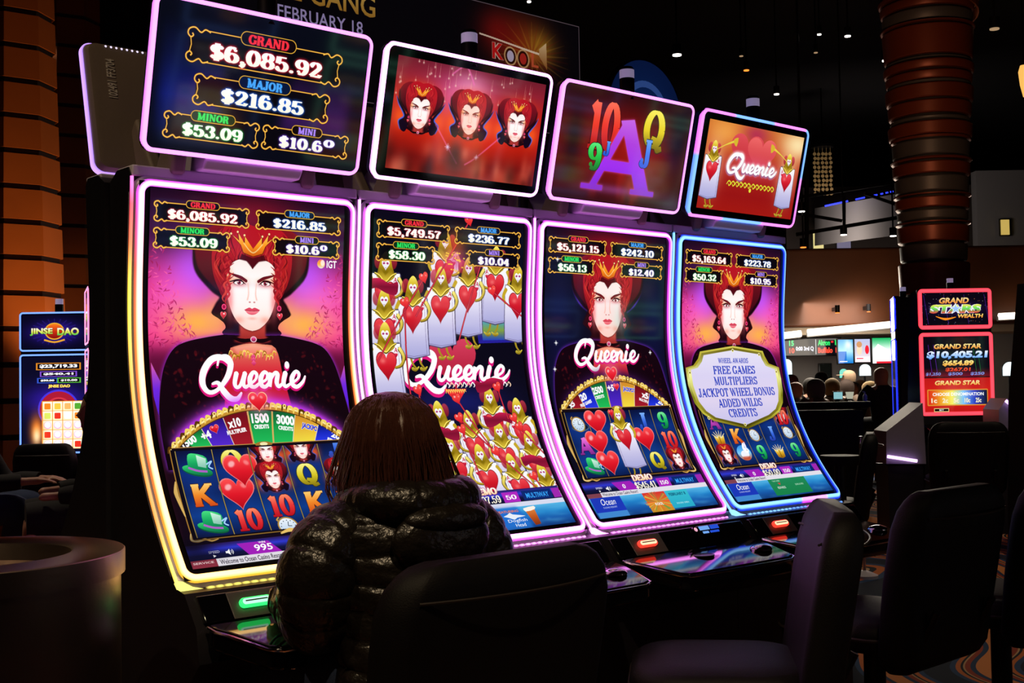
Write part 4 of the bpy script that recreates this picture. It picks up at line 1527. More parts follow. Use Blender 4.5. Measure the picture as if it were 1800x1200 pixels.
# light of the frame at (x, y): edge colour and core colour
def glow_amber(x, y, k, outer=False):
    if outer:
        e = ramp(((0, '#f060c0'), (60, '#ff3048'), (160, '#ff6020'), (300, '#ffd820'), (430, '#ffb030'), (620, '#ff8820'), (900, '#ff8a28'), (1100, '#ffe050')), y)
        return blend(e, tuple(min(1, v * 1.25 + .12) for v in e), k)
    v = y + (max(0, 300 - y) * -0.2 if x > 330 else 0)
    e = ramp(((0, '#e048ff'), (90, '#ff50a0'), (220, '#ff5848'), (420, '#ff7838'), (760, '#ff6830'), (980, '#ffa830'), (1066, '#ffb030')), v)
    c = ramp(((0, '#ff9cff'), (220, '#ffb0a8'), (420, '#ffc088'), (1066, '#ffcc80')), y)
    return blend(e, c, k, 2.4)


def glow_pink(x, y, k, outer=False):
    e = ramp(((0, '#e050ff'), (500, '#f060ff'), (1066, '#ff58f0')), y)
    return blend(e, lin('#ffa4ff'), k, 2.5)


def glow_magenta(x, y, k, outer=False):
    e = ramp(((0, '#d838ff'), (500, '#e048f8'), (1066, '#f050f0')), y)
    return blend(e, lin('#ff94ff'), k, 2.4)


def glow_blue(x, y, k, outer=False):
    e = lin('#1838ff')
    c = tuple(v * 1.25 for v in lin('#86c4ff'))
    if 400 < x < 560 and y > 1000:
        e, c = lin('#e040ff'), lin('#ffb0f8')
    if outer and x < 300:
        e = ramp(((0, '#60a8ff'), (420, '#2848ff'), (1066, '#70b0ff')), y)
    return blend(e, c, k)


def tglow_mag(x, y, k):
    return blend(lin('#d028ff'), lin('#ffa0ff'), k, 1.2)


def tglow_white(x, y, k):
    return blend(lin('#d848ff'), lin('#ffa8ff'), k, 2.4)


def tglow_blue(x, y, k):
    f = (x / 660 * 3 + y / 399 * 2) % 2
    if f < .9:
        return blend(lin('#c838ff'), lin('#ff90f8'), k)
    return blend(lin('#2048ff'), lin('#80b8ff'), k)


def tglow_violet(x, y, k):
    return blend(lin('#5030ff'), lin('#d8a8ff'), k)


def slot_machine(loc, rz, label, screen, top, glow, tglow, slot='red', group=None, from_behind=False):
    t = thing('slot_machine', loc, rz, label, 'slot machine', group)
    # --- cabinet: one body, side profile extruded
    front = [cpt(0, y, -18) for y in range(-20, 1081, 20)]
    prof = [(-0.0 + p.y, p.z) for p in front]
    low = [(-.270, .856), (-.330, .782), (-.345, .70), (-.25, .60), (-.25, .0)]
    back = [(.144, 0), (.144, 1.90), (.10, 1.925), (.03, 1.925)]
    MB().prism(prof + low + back, 'x', -.0215, .684).build('cabinet', M['cabinet'], t, angle=30)
    # --- black surround of the panel
    V, F, UV = [], [], []
    ys = np.linspace(-4, 1070, 60)
    for y in ys:
        V += [cpt(-4, y, -3), cpt(664, y, -3)]
    F = [(2 * i, 2 * i + 1, 2 * i + 3, 2 * i + 2) for i in range(len(ys) - 1)]
    mesh_obj('bezel', V, F, M['bezel'], t)
    # --- picture
    V, F, UV = [], [], []
    ys = np.linspace(10, 1042, 62)
    for y in ys:
        for x in (24, 630):
            V.append(cpt(x, y, -1))
            UV.append((x / FW, 1 - y / FH))
    F = [(2 * i, 2 * i + 1, 2 * i + 3, 2 * i + 2) for i in range(len(ys) - 1)]
    mesh_obj('screen', V, F, screen, t, uvs=UV)
    # --- glowing inner frame, metal housing around it, glowing outer edge
    sec = [(-9.5, -4, 0), (-9.5, 2, .0), (-7.5, 5.5, .45), (-4.5, 6.5, 1), (1.5, 2.2, 1), (5, -1, .4), (7.5, -3.4, 0), (10, -7, 0)]
    V, F, C = sweep(loop2d(0, 0, FW, FH, 30), sec, cpt, True, lambda x, y, k: glow(x, y, k))
    mesh_obj('light_frame', V, F, M['led_strip'], t, cols=C, angle=80)
    sec = [(9, -7, 0), (13, -11, 0), (20, -13, 0), (22, -26, 0)]
    V, F, _ = sweep(loop2d(0, 0, FW, FH, 30), sec, cpt, True)
    mesh_obj('frame_housing', V, F, M['housing'], t)
    path = [(-19, y, -1, 0) for y in np.arange(-14, 1066, 18)]
    path += [(-19 + 22 * (1 - math.cos(R(a))), 1066 + 26 * math.sin(R(a)), -math.cos(R(a)), math.sin(R(a))) for a in range(0, 91, 15)]
    sec = [(-3.2, -16, .2), (-3.2, -10, .8), (0, -8.5, 1), (3.2, -10, .8), (4, -16, .1)]
    V, F, C = sweep(path, sec, cpt, False, lambda x, y, k: glow(x, y, k, True))
    mesh_obj('edge_light', V, F, M['led_strip'], t, cols=C, angle=80)
    # foot of the edge light: a flared glowing corner, then a scalloped lamp line
    P = [(-23, 1062), (-6, 1066), (14, 1084), (44, 1094), (10, 1100), (-20, 1098)]
    V = [cpt(x, y, -8) for x, y in P] + [cpt(x, y, -20) for x, y in P]
    F = [tuple(range(6))] + [(i, (i + 1) % 6, 6 + (i + 1) % 6, 6 + i) for i in range(6)]
    mesh_obj('corner_light', V, F, M['led_strip'], t, cols=[glow(0, 1066, .9, True)] * 12)
    mb_path = [(x, 1094, 0, 1) for x in np.arange(46, 640, 3)]
    V, F, C = [], [], []
    for i, (x, y, _, _) in enumerate(mb_path):
        b = abs(math.sin(i * math.pi / 8))
        for o, h in ((-3.6, -14), (-3, -5 + 2 * b), (3, -5 + 2 * b), (3.6 + 2 * b, -14)):
            V.append(cpt(x, y + o, h))
            C.append(tuple(v * (.25 + .75 * b) for v in glow(x, 1066, .5, True)))
    n = len(mb_path)
    for i in range(n - 1):
        for j in range(3):
            F.append((i * 4 + j, i * 4 + j + 1, i * 4 + j + 5, i * 4 + j + 4))
    mesh_obj('scallop_light', V, F, M['led_strip'], t, cols=C)
    y0 = cpt(0, -18, -12).y
    MB().prism([(y0, ZTOP + .016), (y0, ZTOP + .045), (.11, ZTOP + .045), (.11, ZTOP + .016)], 'x', -.018, .68).build('top_cap', M['purple_cap'], t, bev=.004)
    # --- console below the screen
    pz = lambda x, n, z: (x, -n, z)
    fp = MB().prism([(-.290, .850), (-.338, .792), (-.315, .785), (-.262, .846)], 'x', .0, .66).build('front_panel', M['black_gloss'], t, bev=.003)
    MB().prism([(-.2925, .849), (-.3390, .793), (-.335, .792), (-.288, .847)], 'x', .075, .225).build('acceptor_plate', M['plate'], t, bev=.002)
    led = M['led_green'] if slot == 'green' else M['led_red']
    hot = M['led_mint'] if slot == 'green' else M['led_hot']
    ax = R(52)
    r_ = Matrix.Rotation(ax, 4, 'X')
    a = MB()
    a.prism(rr_pts(-.043, -.012, .043, .012, .011), 'z', 0, .012)
    o = a.build('bill_acceptor', led, t, bev=.003)
    o.location = (.14, -.3175, .8215)
    o.rotation_euler = (ax, 0, 0)
    a = MB()
    a.prism(rr_pts(-.037, -.0075, .037, .0075, .007), 'z', .012, .0135)
    a.build('acceptor_lamp', hot, o)
    a = MB().box((.0, .001, .0142), (.06, .003, .001))
    a.build('bill_slot', M['rubber'], o)
    # player display and its round button
    o = MB().box((0, 0, 0), (.11, .034, .008), bev=.003).build('player_display', M['black_gloss'], t)
    o.location = (.468, -.304, .8375)
    o.rotation_euler = (ax, 0, 0)
    MB().box((-.024, .006, .0045), (.05, .015, .001)).build('display_panel', M['lcd_pale'], o)
    MB().box((.029, .006, .0045), (.044, .015, .001)).build('display_panel', M['lcd_blue'], o)
    MB().box((-.026, -.011, .0045), (.03, .008, .001)).build('display_panel', M['lcd_pale'], o)
    MB().box((.02, -.011, .0045), (.046, .008, .001)).build('display_panel', M['lcd_blue'], o)
    o = MB().lathe([(.013, 0), (.013, .005), (.009, .006)]).build('round_button', M['chrome'], t)
    o.location = (.398, -.302, .840)
    o.rotation_euler = (ax, 0, 0)
    MB().lathe([(.0085, .0055), (.006, .0075)]).build('button_lamp', M['led_pink'], o)
    # --- button deck
    deck = [(.0, -.346), (.0, -.385), (.015, -.42), (.05, -.54), (.075, -.56), (.57, -.565), (.61, -.545), (.655, -.42), (.66, -.385), (.66, -.346)]
    d = MB()
    zt = lambda y: .792 + (y + .346) * .15
    A = [d.bm.verts.new((x, y, zt(y))) for x, y in deck]
    B = [d.bm.verts.new((x, y, zt(y) - .055)) for x, y in deck]
    d.bm.faces.new(A)
    d.bm.faces.new(B[::-1])
    for i in range(len(deck)):
        j = (i + 1) % len(deck)
        d.bm.faces.new([A[i], A[j], B[j], B[i]])
    d.build('button_deck', M['black_gloss'], t, bev=.008)
    MB().tube([(x, y - .002 if i not in (0, 9) else y, zt(y) - .008) for i, (x, y) in enumerate(deck)], .0045, 8).build('deck_trim', M['chrome'], t)
    o = MB().lathe([(.034, 0), (.034, .006), (.029, .012), (.012, .018), (0.001, .019)], sx=1.25).build('spin_button', M['chrome'], t)
    o.location = (.55, -.46, zt(-.46))
    o = MB().lathe([(.03, 0), (.03, .003), (.028, .004)], sx=1.3).build('bet_button', M['bezel'], t)
    o.location = (.29, -.43, zt(-.43))
    MB().lathe([(.012, 0), (.014, .006), (.009, .012), (.001, .014)]).build('lock', M['chrome'], t).location = (.12, -.53, .70)
    # --- upper screen on its neck
    for x0, x1 in ((.16, .46),):
        MB().prism([(-.028, ZTOP + .044), (-.046, ZTOP + .068), (-.026, ZTOP + .12), (.02, ZTOP + .16), (.05, ZTOP + .044)], 'x', x0, x1).build('neck', M['purple_cap'], t, bev=.006)
    bk = MB()
    rings = []
    for h, ins in ((-4, 1), (-14, 0), (-26, 4), (-44, 10), (-46, 20)):
        rings.append([tpt(x, y, h) for x, y, _, _ in loop2d(ins, ins * .8, TW - ins, TH - ins * .8, 26, fixed=4)])
    bk.loft(rings)
    hs = bk.build('upper_housing', M['back_shell'] if from_behind else M['cabinet'], t, angle=25)
    V = [tpt(x, y, -2) for x, y, _, _ in loop2d(4, 4, TW - 4, TH - 4, 24)]
    mesh_obj('upper_bezel', V, [tuple(range(len(V)))], M['bezel'], t)
    if top:
        V, UV = [], []
        for x, y in ((12, 10), (TW - 12, 10), (TW - 12, TH - 10), (12, TH - 10)):
            V.append(tpt(x, y, 0))
            UV.append((x / TW, 1 - y / TH))
        mesh_obj('upper_screen', V, [(0, 1, 2, 3)], top, t, uvs=UV)
    sec = [(-6, -3, .2), (-5.5, 3, .8), (-1, 5, 1), (5, 2, .9), (8.5, -6, .8), (8.5, -18, .8), (4, -24, .5)] if from_behind else [(-6, -3, .2), (-5.5, 3, .8), (-1, 5, 1), (4, 1, .9), (6, -6, .5), (5, -14, .4)]
    V, F, C = sweep(loop2d(5, 5, TW - 5, TH - 5, 26), sec, tpt, True, tglow)
    mesh_obj('upper_light', V, F, M['led_strip'], t, cols=C, angle=80)
    for s in (-1, 1):
        MB().prism([(.0, ZTOP + .03), (-.05, ZTOP + .2), (-.02, ZTOP + .24), (.12, ZTOP + .03)], 'x', .305 + s * .2 - .02, .305 + s * .2 + .02).build('arm', M['back_shell'], t, bev=.01)
    # tower lamp
    c = tpt(TW / 2, 0, -30)
    tl = MB().cyl((c.x, c.y, c.z - .03), (c.x, c.y, c.z + .045), .026).build('tower_lamp', M['dark_metal'], t)
    MB().cyl((c.x, c.y, c.z + .046), (c.x, c.y, c.z + .075), .0255).build('lens', M['lens'], tl)
    MB().cyl((c.x, c.y, c.z + .076), (c.x, c.y, c.z + .086), .026, .02).build('cap', M['dark_metal'], tl)
    if from_behind:
        ux = Vector((0, -(TN1 - TN0), TZ1 - TZ0)).normalized()
        uy = Vector((1, 0, 0))
        mr = Matrix((ux, uy, ux.cross(uy))).transposed()
        to = text_obj('asset_number', '102491 FF3704', .036, M['stencil'], t, tpt(TW - 70, 116, -46.5), mr.to_euler(), bold=.0006)
        to.scale = (.56, 1, 1)
        d = MB()
        for i in range(9):
            d.ball(tpt(TW - 62 - i * 16, 14, -45), .0036, 8, 6)
        d.build('indicator_lights', M['led_white'], t)['kind'] = 'stuff'
    return t


S1 = screen_mat('screen_queen_wheel', art_queen_wheel())
S2 = screen_mat('screen_cards', art_cards())
S3 = screen_mat('screen_queen_hearts', art_queen_hearts())
S4 = screen_mat('screen_queen_plaque', art_queen_plaque())
T1 = screen_mat('upper_jackpots', top_jackpots())
T2 = screen_mat('upper_queens', top_queens())
T3 = screen_mat('upper_letters', top_letters())
T4 = screen_mat('upper_logo', top_logo())
GB = 'curved slot machines in the front row'
slot_machine(row(0, 0), YAW, 'curved slot machine with amber light frame, queen over a prize wheel, seated player', S1, T1, glow_amber, tglow_mag, 'green', GB)
slot_machine(row(PITCH_S, 0), YAW, 'curved slot machine with white-pink frame and screen full of playing-card soldiers', S2, T2, glow_pink, tglow_white, 'red', GB)
slot_machine(row(2 * PITCH_S, 0), YAW, 'curved slot machine with magenta frame, queen and large red hearts on its reels', S3, T3, glow_magenta, tglow_mag, 'red', GB)
slot_machine(row(3 * PITCH_S, 0), YAW, 'curved slot machine with blue light frame and a gold-edged plaque of awards', S4, T4, glow_blue, tglow_blue, 'red', GB)
BACK_LABELS = ('back of a slot machine, stencilled number on its upper screen housing',
               'slot machine facing away behind the playing-card soldiers machine',
               'slot machine facing away behind the machine of large red hearts',
               'slot machine facing away behind the blue-framed plaque machine')
for k in range(4):
    slot_machine(row(k * PITCH_S + .65, -.295), YAW + math.pi, BACK_LABELS[k], S1, None, glow_pink, tglow_violet, 'green',
                 'slot machines facing away in the back row', True)


# ------------------------------------------------------------------ chairs
def rring(w, d, r, z, yo=0.0, bend=0.0, n=5):
    """rounded rectangle ring w x d at height z, its middle pushed back by bend"""
    out = []
    for x, y in rr_pts(-w / 2, -d / 2, w / 2, d / 2, min(r, w / 2 - .001, d / 2 - .001), n):
        out.append(Vector((x, y + yo + bend * ((2 * x / max(w, .01)) ** 2), z)))
    return out


def subdiv_ring(ring, k):
    out = []
    for i, p in enumerate(ring):
        q = ring[(i + 1) % len(ring)]
        m = k if (q - p).length > .06 else 1
        out += [p.lerp(q, j / m) for j in range(m)]
    return out


def make_chair(label, group, loc, rz, seat_z=.61):
    t = thing('casino_chair', loc, rz, label, 'chair', group)
    MB().lathe([(.24, 0), (.24, .012), (.2, .028), (.06, .045), (.045, .06)]).build('base', M['dark_metal'], t)
    MB().cyl((0, 0, .05), (0, 0, seat_z - .12), .034).build('column', M['dark_metal'], t)
    a = MB()
    rings = []
    for f, z in ((.8, -.1), (.96, -.085), (1.0, -.05), (.98, -.018), (.88, -.002), (.6, .008), (.2, .01)):
        rings.append(rring(.49 * f, .47 * f, .14 * f, seat_z + z, .02))
    a.loft(rings)
    a.build('seat', M['leather'], t, angle=60)
    a = MB()
    p = [Vector(q) for q in rr_pts(-.243, -.213, .243, .253, .14)]
    a.tube([(q.x, q.y, seat_z - .05) for q in p + p[:1]], .006, 6)
    a.build('seat_piping', M['seam'], t)
    # back rest: thick pad, curved round the sitter, its top rolled over
    a = MB()
    rings = []
    zs = [.47, .485, .52, .62, .72, .82, .90, .955, .985, 1.002, 1.01]
    for z in zs:
        f = (z - .47) / .54
        w_ = .52 + .045 * math.sin(f * 2.4)
        th = .105
        if z < .52:
            e = (.52 - z) / .05
            w_ *= 1 - .16 * e * e
            th *= 1 - .5 * e * e
        if z > .90:
            e = (z - .90) / .11
            w_ -= 2 * (.11 - math.sqrt(max(0, .0121 - (z - .90) ** 2)) )* .8
            th *= 1 - .55 * e ** 3
        rings.append([Vector((q.x, q.y - .245 - .07 * f - .02 * f * f, q.z)) for q in
                      subdiv_ring(rring(w_, th, .045, z, 0, .055), 8)])
    a.loft(rings)
    a.build('backrest', M['leather'], t, angle=60)
    a = MB()
    for zz, k in ((.935, .06), (.935, -.06)):
        f = (zz - .47) / .54
        pts = [(x, -.245 - .07 * f - .02 * f * f + .055 * (2 * x / .53) ** 2 + k * .9, zz) for x in np.linspace(-.235, .235, 15)]
        a.tube(pts, .0035, 6)
    a.build('seam', M['seam'], t)['kind'] = 'stuff'
    for s in (-1, 1):
        MB().tube([(s * .17, -.05, seat_z - .09), (s * .17, -.25, seat_z - .07), (s * .17, -.31, .66)], .012, 8).build('back_bracket', M['dark_metal'], t)
    return t


GC = 'black leather casino chairs along the front row'
make_chair('black leather chair that the woman in the puffy jacket sits on', GC, row(.37, .70), YAW).scale = (1.12, 1, .972)
make_chair('black leather chair turned edge-on, its seat towards the woman in the jacket', GC, (1.51, .13, 0), 1.44)
make_chair('black leather chair with broad back in front of the red-framed machine', GC, (2.09, .76, 0), .74)
make_chair('black leather chair cut by the right edge of the photo', GC, (2.62, 1.08, 0), .62)


# ------------------------------------------------------------------ people
def evaluated(o):
    dg = bpy.context.evaluated_depsgraph_get()
    me = bpy.data.meshes.new_from_object(o.evaluated_get(dg))
    return me


def hand_chain(J, E, wrist, elbow, side, curl=.5, k=1.0, key='l'):
    """palm, five fingers and thumb from the wrist on, as joints of the skin"""
    d = (Vector(wrist) - Vector(elbow)).normalized()
    up = Vector((0, 0, 1))
    s = d.cross(up).normalized()
    dn = s.cross(d)
    palm = Vector(wrist) + d * .055 * k
    J[key + 'palm'] = (palm, .026 * k)
    E.append((key + 'wrist', key + 'palm'))
    for i, (o, ln) in enumerate(((.03, .068), (.011, .078), (-.009, .072), (-.028, .056))):
        o *= -side
        base = palm + d * .03 * k + s * o * k
        prev, pk = base, f'{key}f{i}0'
        J[pk] = (base, .0095 * k)
        E.append((key + 'palm', pk))
        dr = (d - up * .12).normalized()
        for j, fr in enumerate((.45, .32, .23)):
            dr = (dr - up * curl * .55).normalized()
            prev = prev + dr * ln * fr * k
            nk = f'{key}f{i}{j + 1}'
            J[nk] = (prev, (.0088 - .0008 * j) * k)
            E.append((pk, nk))
            pk = nk
    tb = Vector(wrist) + d * .03 * k + s * (-side * .03 * k)
    J[key + 't0'] = (tb, .011 * k)
    E.append((key + 'palm', key + 't0'))
    t1 = tb + (d * .6 - s * side * .7 - up * .2).normalized() * .032 * k
    t2 = t1 + (d * .9 - s * side * .3 - up * .3).normalized() * .028 * k
    J[key + 't1'] = (t1, .010 * k)
    J[key + 't2'] = (t2, .0085 * k)
    E += [(key + 't0', key + 't1'), (key + 't1', key + 't2')]


def head_into(bm, c, k=1.0, yaw=0.0, tilt=0.0):
    """skull, jaw, nose, ears, brow and lips; faces +y"""
    rot = Matrix.Rotation(yaw, 4, 'Z') @ Matrix.Rotation(tilt, 4, 'X')
    T = Matrix.Translation(c) @ rot @ Matrix.Scale(k, 4)
    prof = [(-.118, .018, .016, .062), (-.112, .034, .034, .05), (-.095, .047, .058, .03), (-.07, .057, .076, .012), (-.04, .066, .088, .002), (0, .073, .095, 0), (.035, .075, .097, -.003),
            (.07, .07, .09, -.006), (.095, .056, .072, -.008), (.112, .033, .043, -.01), (.118, .008, .01, -.01)]
    rings = [[T @ Vector((rx * math.cos(a), ry * math.sin(a) + yo, z)) for a in np.linspace(0, 2 * math.pi, 24, endpoint=False)] for z, rx, ry, yo in prof]
    mb = MB.__new__(MB)
    mb.bm = bm
    mb.loft(rings)
    mb.cyl(T @ Vector((0, .09, .02)), T @ Vector((0, .112, -.028)), .007 * k, .015 * k, 10)
    for s in (-1, 1):
        mb.ball(T @ Vector((s * .075, -.012, -.012)), (.01 * k, .02 * k, .032 * k), 10, 8)
        mb.ball(T @ Vector((s * .03, .081, .016)), .0125 * k, 10, 8)
        mb.ball(T @ Vector((s * .03, .083, .034)), (.02 * k, .012 * k, .006 * k), 10, 6)
    mb.ball(T @ Vector((0, .087, -.058)), (.022 * k, .012 * k, .006 * k), 10, 6)
    mb.ball(T @ Vector((0, .085, -.068)), (.018 * k, .012 * k, .006 * k), 10, 6)


def body_mesh(J, E, head, voxel, hk=1.0, hyaw=0.0, tilt=0.0):
    names = list(J)
    root = names.index('pelvis')
    me = bpy.data.meshes.new('b')
    me.from_pydata([tuple(J[n][0]) for n in names], [(names.index(a), names.index(b)) for a, b in E], [])
    o = bpy.data.objects.new('b', me)
    COL.objects.link(o)
    o.modifiers.new('skin', 'SKIN')
    sv = me.skin_vertices[0].data if me.skin_vertices else None
    if sv is None:
        bpy.context.view_layer.update()
        bm = bmesh.new()
        bm.from_mesh(me)
        bm.verts.layers.skin.verify()
        bm.to_mesh(me)
        bm.free()
        sv = me.skin_vertices[0].data
    for i, n in enumerate(names):
        r = J[n][1]
        sv[i].radius = r if hasattr(r, '__len__') else (r, r)
        sv[i].use_root = i == root
    s = o.modifiers.new('sub', 'SUBSURF')
    s.levels = 1
    m1 = evaluated(o)
    bpy.data.objects.remove(o)
    bm = bmesh.new()
    bm.from_mesh(m1)
    if head is not None:
        head_into(bm, head, hk, hyaw, tilt)
    me2 = bpy.data.meshes.new('b2')
    bm.to_mesh(me2)
    bm.free()
    o = bpy.data.objects.new('b2', me2)
    COL.objects.link(o)
    r = o.modifiers.new('remesh', 'REMESH')
    r.mode = 'VOXEL'
    r.voxel_size = voxel
    sm = o.modifiers.new('smooth', 'SMOOTH')
    sm.factor = .5
    sm.iterations = 3
    m3 = evaluated(o)
    bpy.data.objects.remove(o)
    return m3


def sleeve_into(mb, path, rad, puff=0.0, period=.075, n=20, step=.008, seed=0):
    """a padded tube along a smooth path, stitched into bands"""
    P = [Vector(q) for q in smooth3(path, 14)]
    R_ = np.interp(np.linspace(0, 1, len(P)), np.linspace(0, 1, len(rad)), rad)
    L = [0.0]
    for a, b in zip(P, P[1:]):
        L.append(L[-1] + (b - a).length)
    rings, up = [], None
    rr = random.Random(seed)
    ph = [rr.uniform(0, 6.28) for _ in range(6)]
    N = max(4, int(L[-1] / step))
    for i in range(N + 1):
        l = L[-1] * i / N
        p = Vector([np.interp(l, L, [q[c] for q in P]) for c in range(3)])
        p2 = Vector([np.interp(min(l + .01, L[-1]), L, [q[c] for q in P]) for c in range(3)])
        p1 = Vector([np.interp(max(l - .01, 0), L, [q[c] for q in P]) for c in range(3)])
        t = (p2 - p1).normalized()
        if up is None:
            up = t.orthogonal().normalized()
        up = (up - t * up.dot(t)).normalized()
        s = t.cross(up)
        r = np.interp(l, L, R_)
        ring = []
        for k in range(n):
            a = 2 * math.pi * k / n
            b = 1 - (1 - abs(math.sin(math.pi * (l / period + .12 * math.sin(a + ph[0]))))) ** 3
            w_ = 1 + puff * (b - .6) + puff * .28 * math.sin(5 * a + ph[1] + l * 40) * math.sin(l * 70 + ph[2] + 2 * a)
            ring.append(p + (up * math.cos(a) + s * math.sin(a)) * r * w_)
        rings.append(ring)
    return mb.loft(rings)


def smooth3(pts, k=8):
    P = [Vector(p) for p in pts]
    P = [P[0]] + P + [P[-1]]
    out = []
    for i in range(1, len(P) - 2):
        a, b, c, d = P[i - 1:i + 3]
        for j in range(k):
            t = j / k
            out.append(.5 * (2 * b + (c - a) * t + (2 * a - 5 * b + 4 * c - d) * t * t + (3 * b - a - 3 * c + d) * t ** 3))
    out.append(P[-2])
    return out


def seated_joints(seat=.64, lean=.06, reach_l=None, reach_r=None, w_=1.0, k=1.0, hands=True):
    z0 = seat + .09
    J, E = {}, []
    J['pelvis'] = (Vector((0, -.02, z0)), (.15 * w_, .11))
    J['waist'] = (Vector((0, lean * .3, z0 + .17)), (.13 * w_, .1))
    J['chest'] = (Vector((0, lean * .7, z0 + .33)), (.15 * w_, .105))
    J['neckb'] = (Vector((0, lean, z0 + .43)), .06)
    J['neck'] = (Vector((0, lean * 1.1 + .005, z0 + .49)), .048)
    J['skull'] = (Vector((0, lean * 1.2 + .01, z0 + .56)), .05)
    E += [('pelvis', 'waist'), ('waist', 'chest'), ('chest', 'neckb'), ('neckb', 'neck'), ('neck', 'skull')]
    for key, s, tgt in (('l', -1, reach_l), ('r', 1, reach_r)):
        sh = Vector((s * .175 * w_, lean * .8, z0 + .385))
        wr = Vector(tgt) if tgt is not None else Vector((s * .2, .3, z0 + .1))
        mid = (sh + wr) / 2
        el = mid + Vector((s * .07, -.05, -.13))
        J[key + 'sh'] = (sh, .056)
        J[key + 'el'] = (el, .041)
        J[key + 'wrist'] = (wr, .026)
        E += [('chest', key + 'sh'), (key + 'sh', key + 'el'), (key + 'el', key + 'wrist')]
        if hands:
            hand_chain(J, E, wr, el, s, .35, 1.0, key)
        else:
            J[key + 'hand'] = (wr + (wr - el).normalized() * .09, .03)
            E.append((key + 'wrist', key + 'hand'))
        hip = Vector((s * .09, .03, z0 - .01))
        kn = Vector((s * .12, .42, z0 - .02))
        an = Vector((s * .11, .40, max(.09, z0 - .47)))
        J[key + 'hip'] = (hip, .085)
        J[key + 'kn'] = (kn, .058)
        J[key + 'an'] = (an, .04)
        J[key + 'toe'] = (an + Vector((0, .14, -.05)), .034)
        E += [('pelvis', key + 'hip'), (key + 'hip', key + 'kn'), (key + 'kn', key + 'an'), (key + 'an', key + 'toe')]
    return J, E, z0


def body_obj(me, m, parent):
    me.name = 'body'
    me.materials.clear()
    me.materials.append(m)
    me.polygons.foreach_set('use_smooth', [True] * len(me.polygons))
    return link(bpy.data.objects.new('body', me), parent)


# --- the woman at the amber-framed machine
pw = thing('person', row(.325, .72), YAW, 'person with long brown hair in a black puffy jacket, seen from behind', 'person')
J, E, z0 = seated_joints(.60, .07, (-.17, .27, .845), (.19, .29, .845))
for _k, _s in (('l', -1), ('r', 1)):
    J[_k + 'el'] = (J[_k + 'el'][0] + Vector((-_s * .055, -.03, 0)), .04)
for _k, _s in (('l', -1), ('r', 1)):
    J[_k + 'sh'] = (J[_k + 'sh'][0] + Vector((-_s * .015, 0, -.075)), .045)
HEAD = Vector((0, .085, z0 + .52))
body_obj(body_mesh(J, E, HEAD, .007, 1.0), M['skin'], pw)
jk = MB()
rings = []
spec = [(.60, .185, .14, -.02), (.66, .20, .15, -.015), (.74, .19, .145, 0), (.82, .188, .14, .01), (.90, .195, .145, .02), (.97, .21, .142, .03), (1.02, .212, .135, .037), (1.05, .20, .12, .043),
        (1.075, .165, .105, .048), (1.10, .115, .092, .052), (1.15, .085, .08, .056)]
zz = [q[0] for q in spec]
for z in np.arange(.60, 1.151, .0075):
    rx, ry, yo = (np.interp(z, zz, [q[i] for q in spec]) for i in (1, 2, 3))
    ring = []
    for kk in range(64):
        a = 2 * math.pi * kk / 64
        b = 1 - (1 - abs(math.sin(math.pi * (z / .066 + .18 * math.sin(2 * a) + .1 * math.sin(3 * a + z * 9))))) ** 3
        wr = 1 + .06 * (b - .6) + .012 * math.sin(7 * a + z * 50) * math.sin(z * 95 + 3 * a) + .012 * math.sin(17 * a + 30 * z)
        ring.append(Vector((rx * wr * math.cos(a), yo + ry * wr * math.sin(a), z)))
    rings.append(ring)
jk.loft(rings)
jo = jk.build('jacket', M['jacket'], pw, angle=80)
for s, key in ((-1, 'l'), (1, 'r')):
    sh, el, wr = (J[key + q][0] for q in ('sh', 'el', 'wrist'))
    mb = MB()
    sleeve_into(mb, [sh + Vector((-s * .075, 0, .03)), sh + Vector((s * .02, -.005, .0)), sh + Vector((s * .07, -.01, -.07)), el + Vector((s * .02, 0, .0)), (el + wr) / 2 + Vector((0, 0, -.01)), wr],
                [.06, .085, .088, .08, .068, .052], .09, .054, 36, .004, 3 + s)
    mb.build('sleeve', M['jacket'], pw, angle=80)
mb = MB()
sleeve_into(mb, [(-.11, .12, 1.07), (-.125, .01, 1.085), (-.09, -.06, 1.085), (0, -.085, 1.08), (.09, -.06, 1.085), (.125, .01, 1.085), (.11, .12, 1.07)], [.03, .042, .048, .05, .048, .042, .03],
            .09, .06, 32, .004, 9)
for q, r in (((0, -.105, 1.0), (.135, .045, .075)), ((0.01, -.112, 1.045), (.115, .045, .04))):
    mb.ball(q, r, 28, 18)
mb.build('hood', M['jacket'], jo, angle=80)
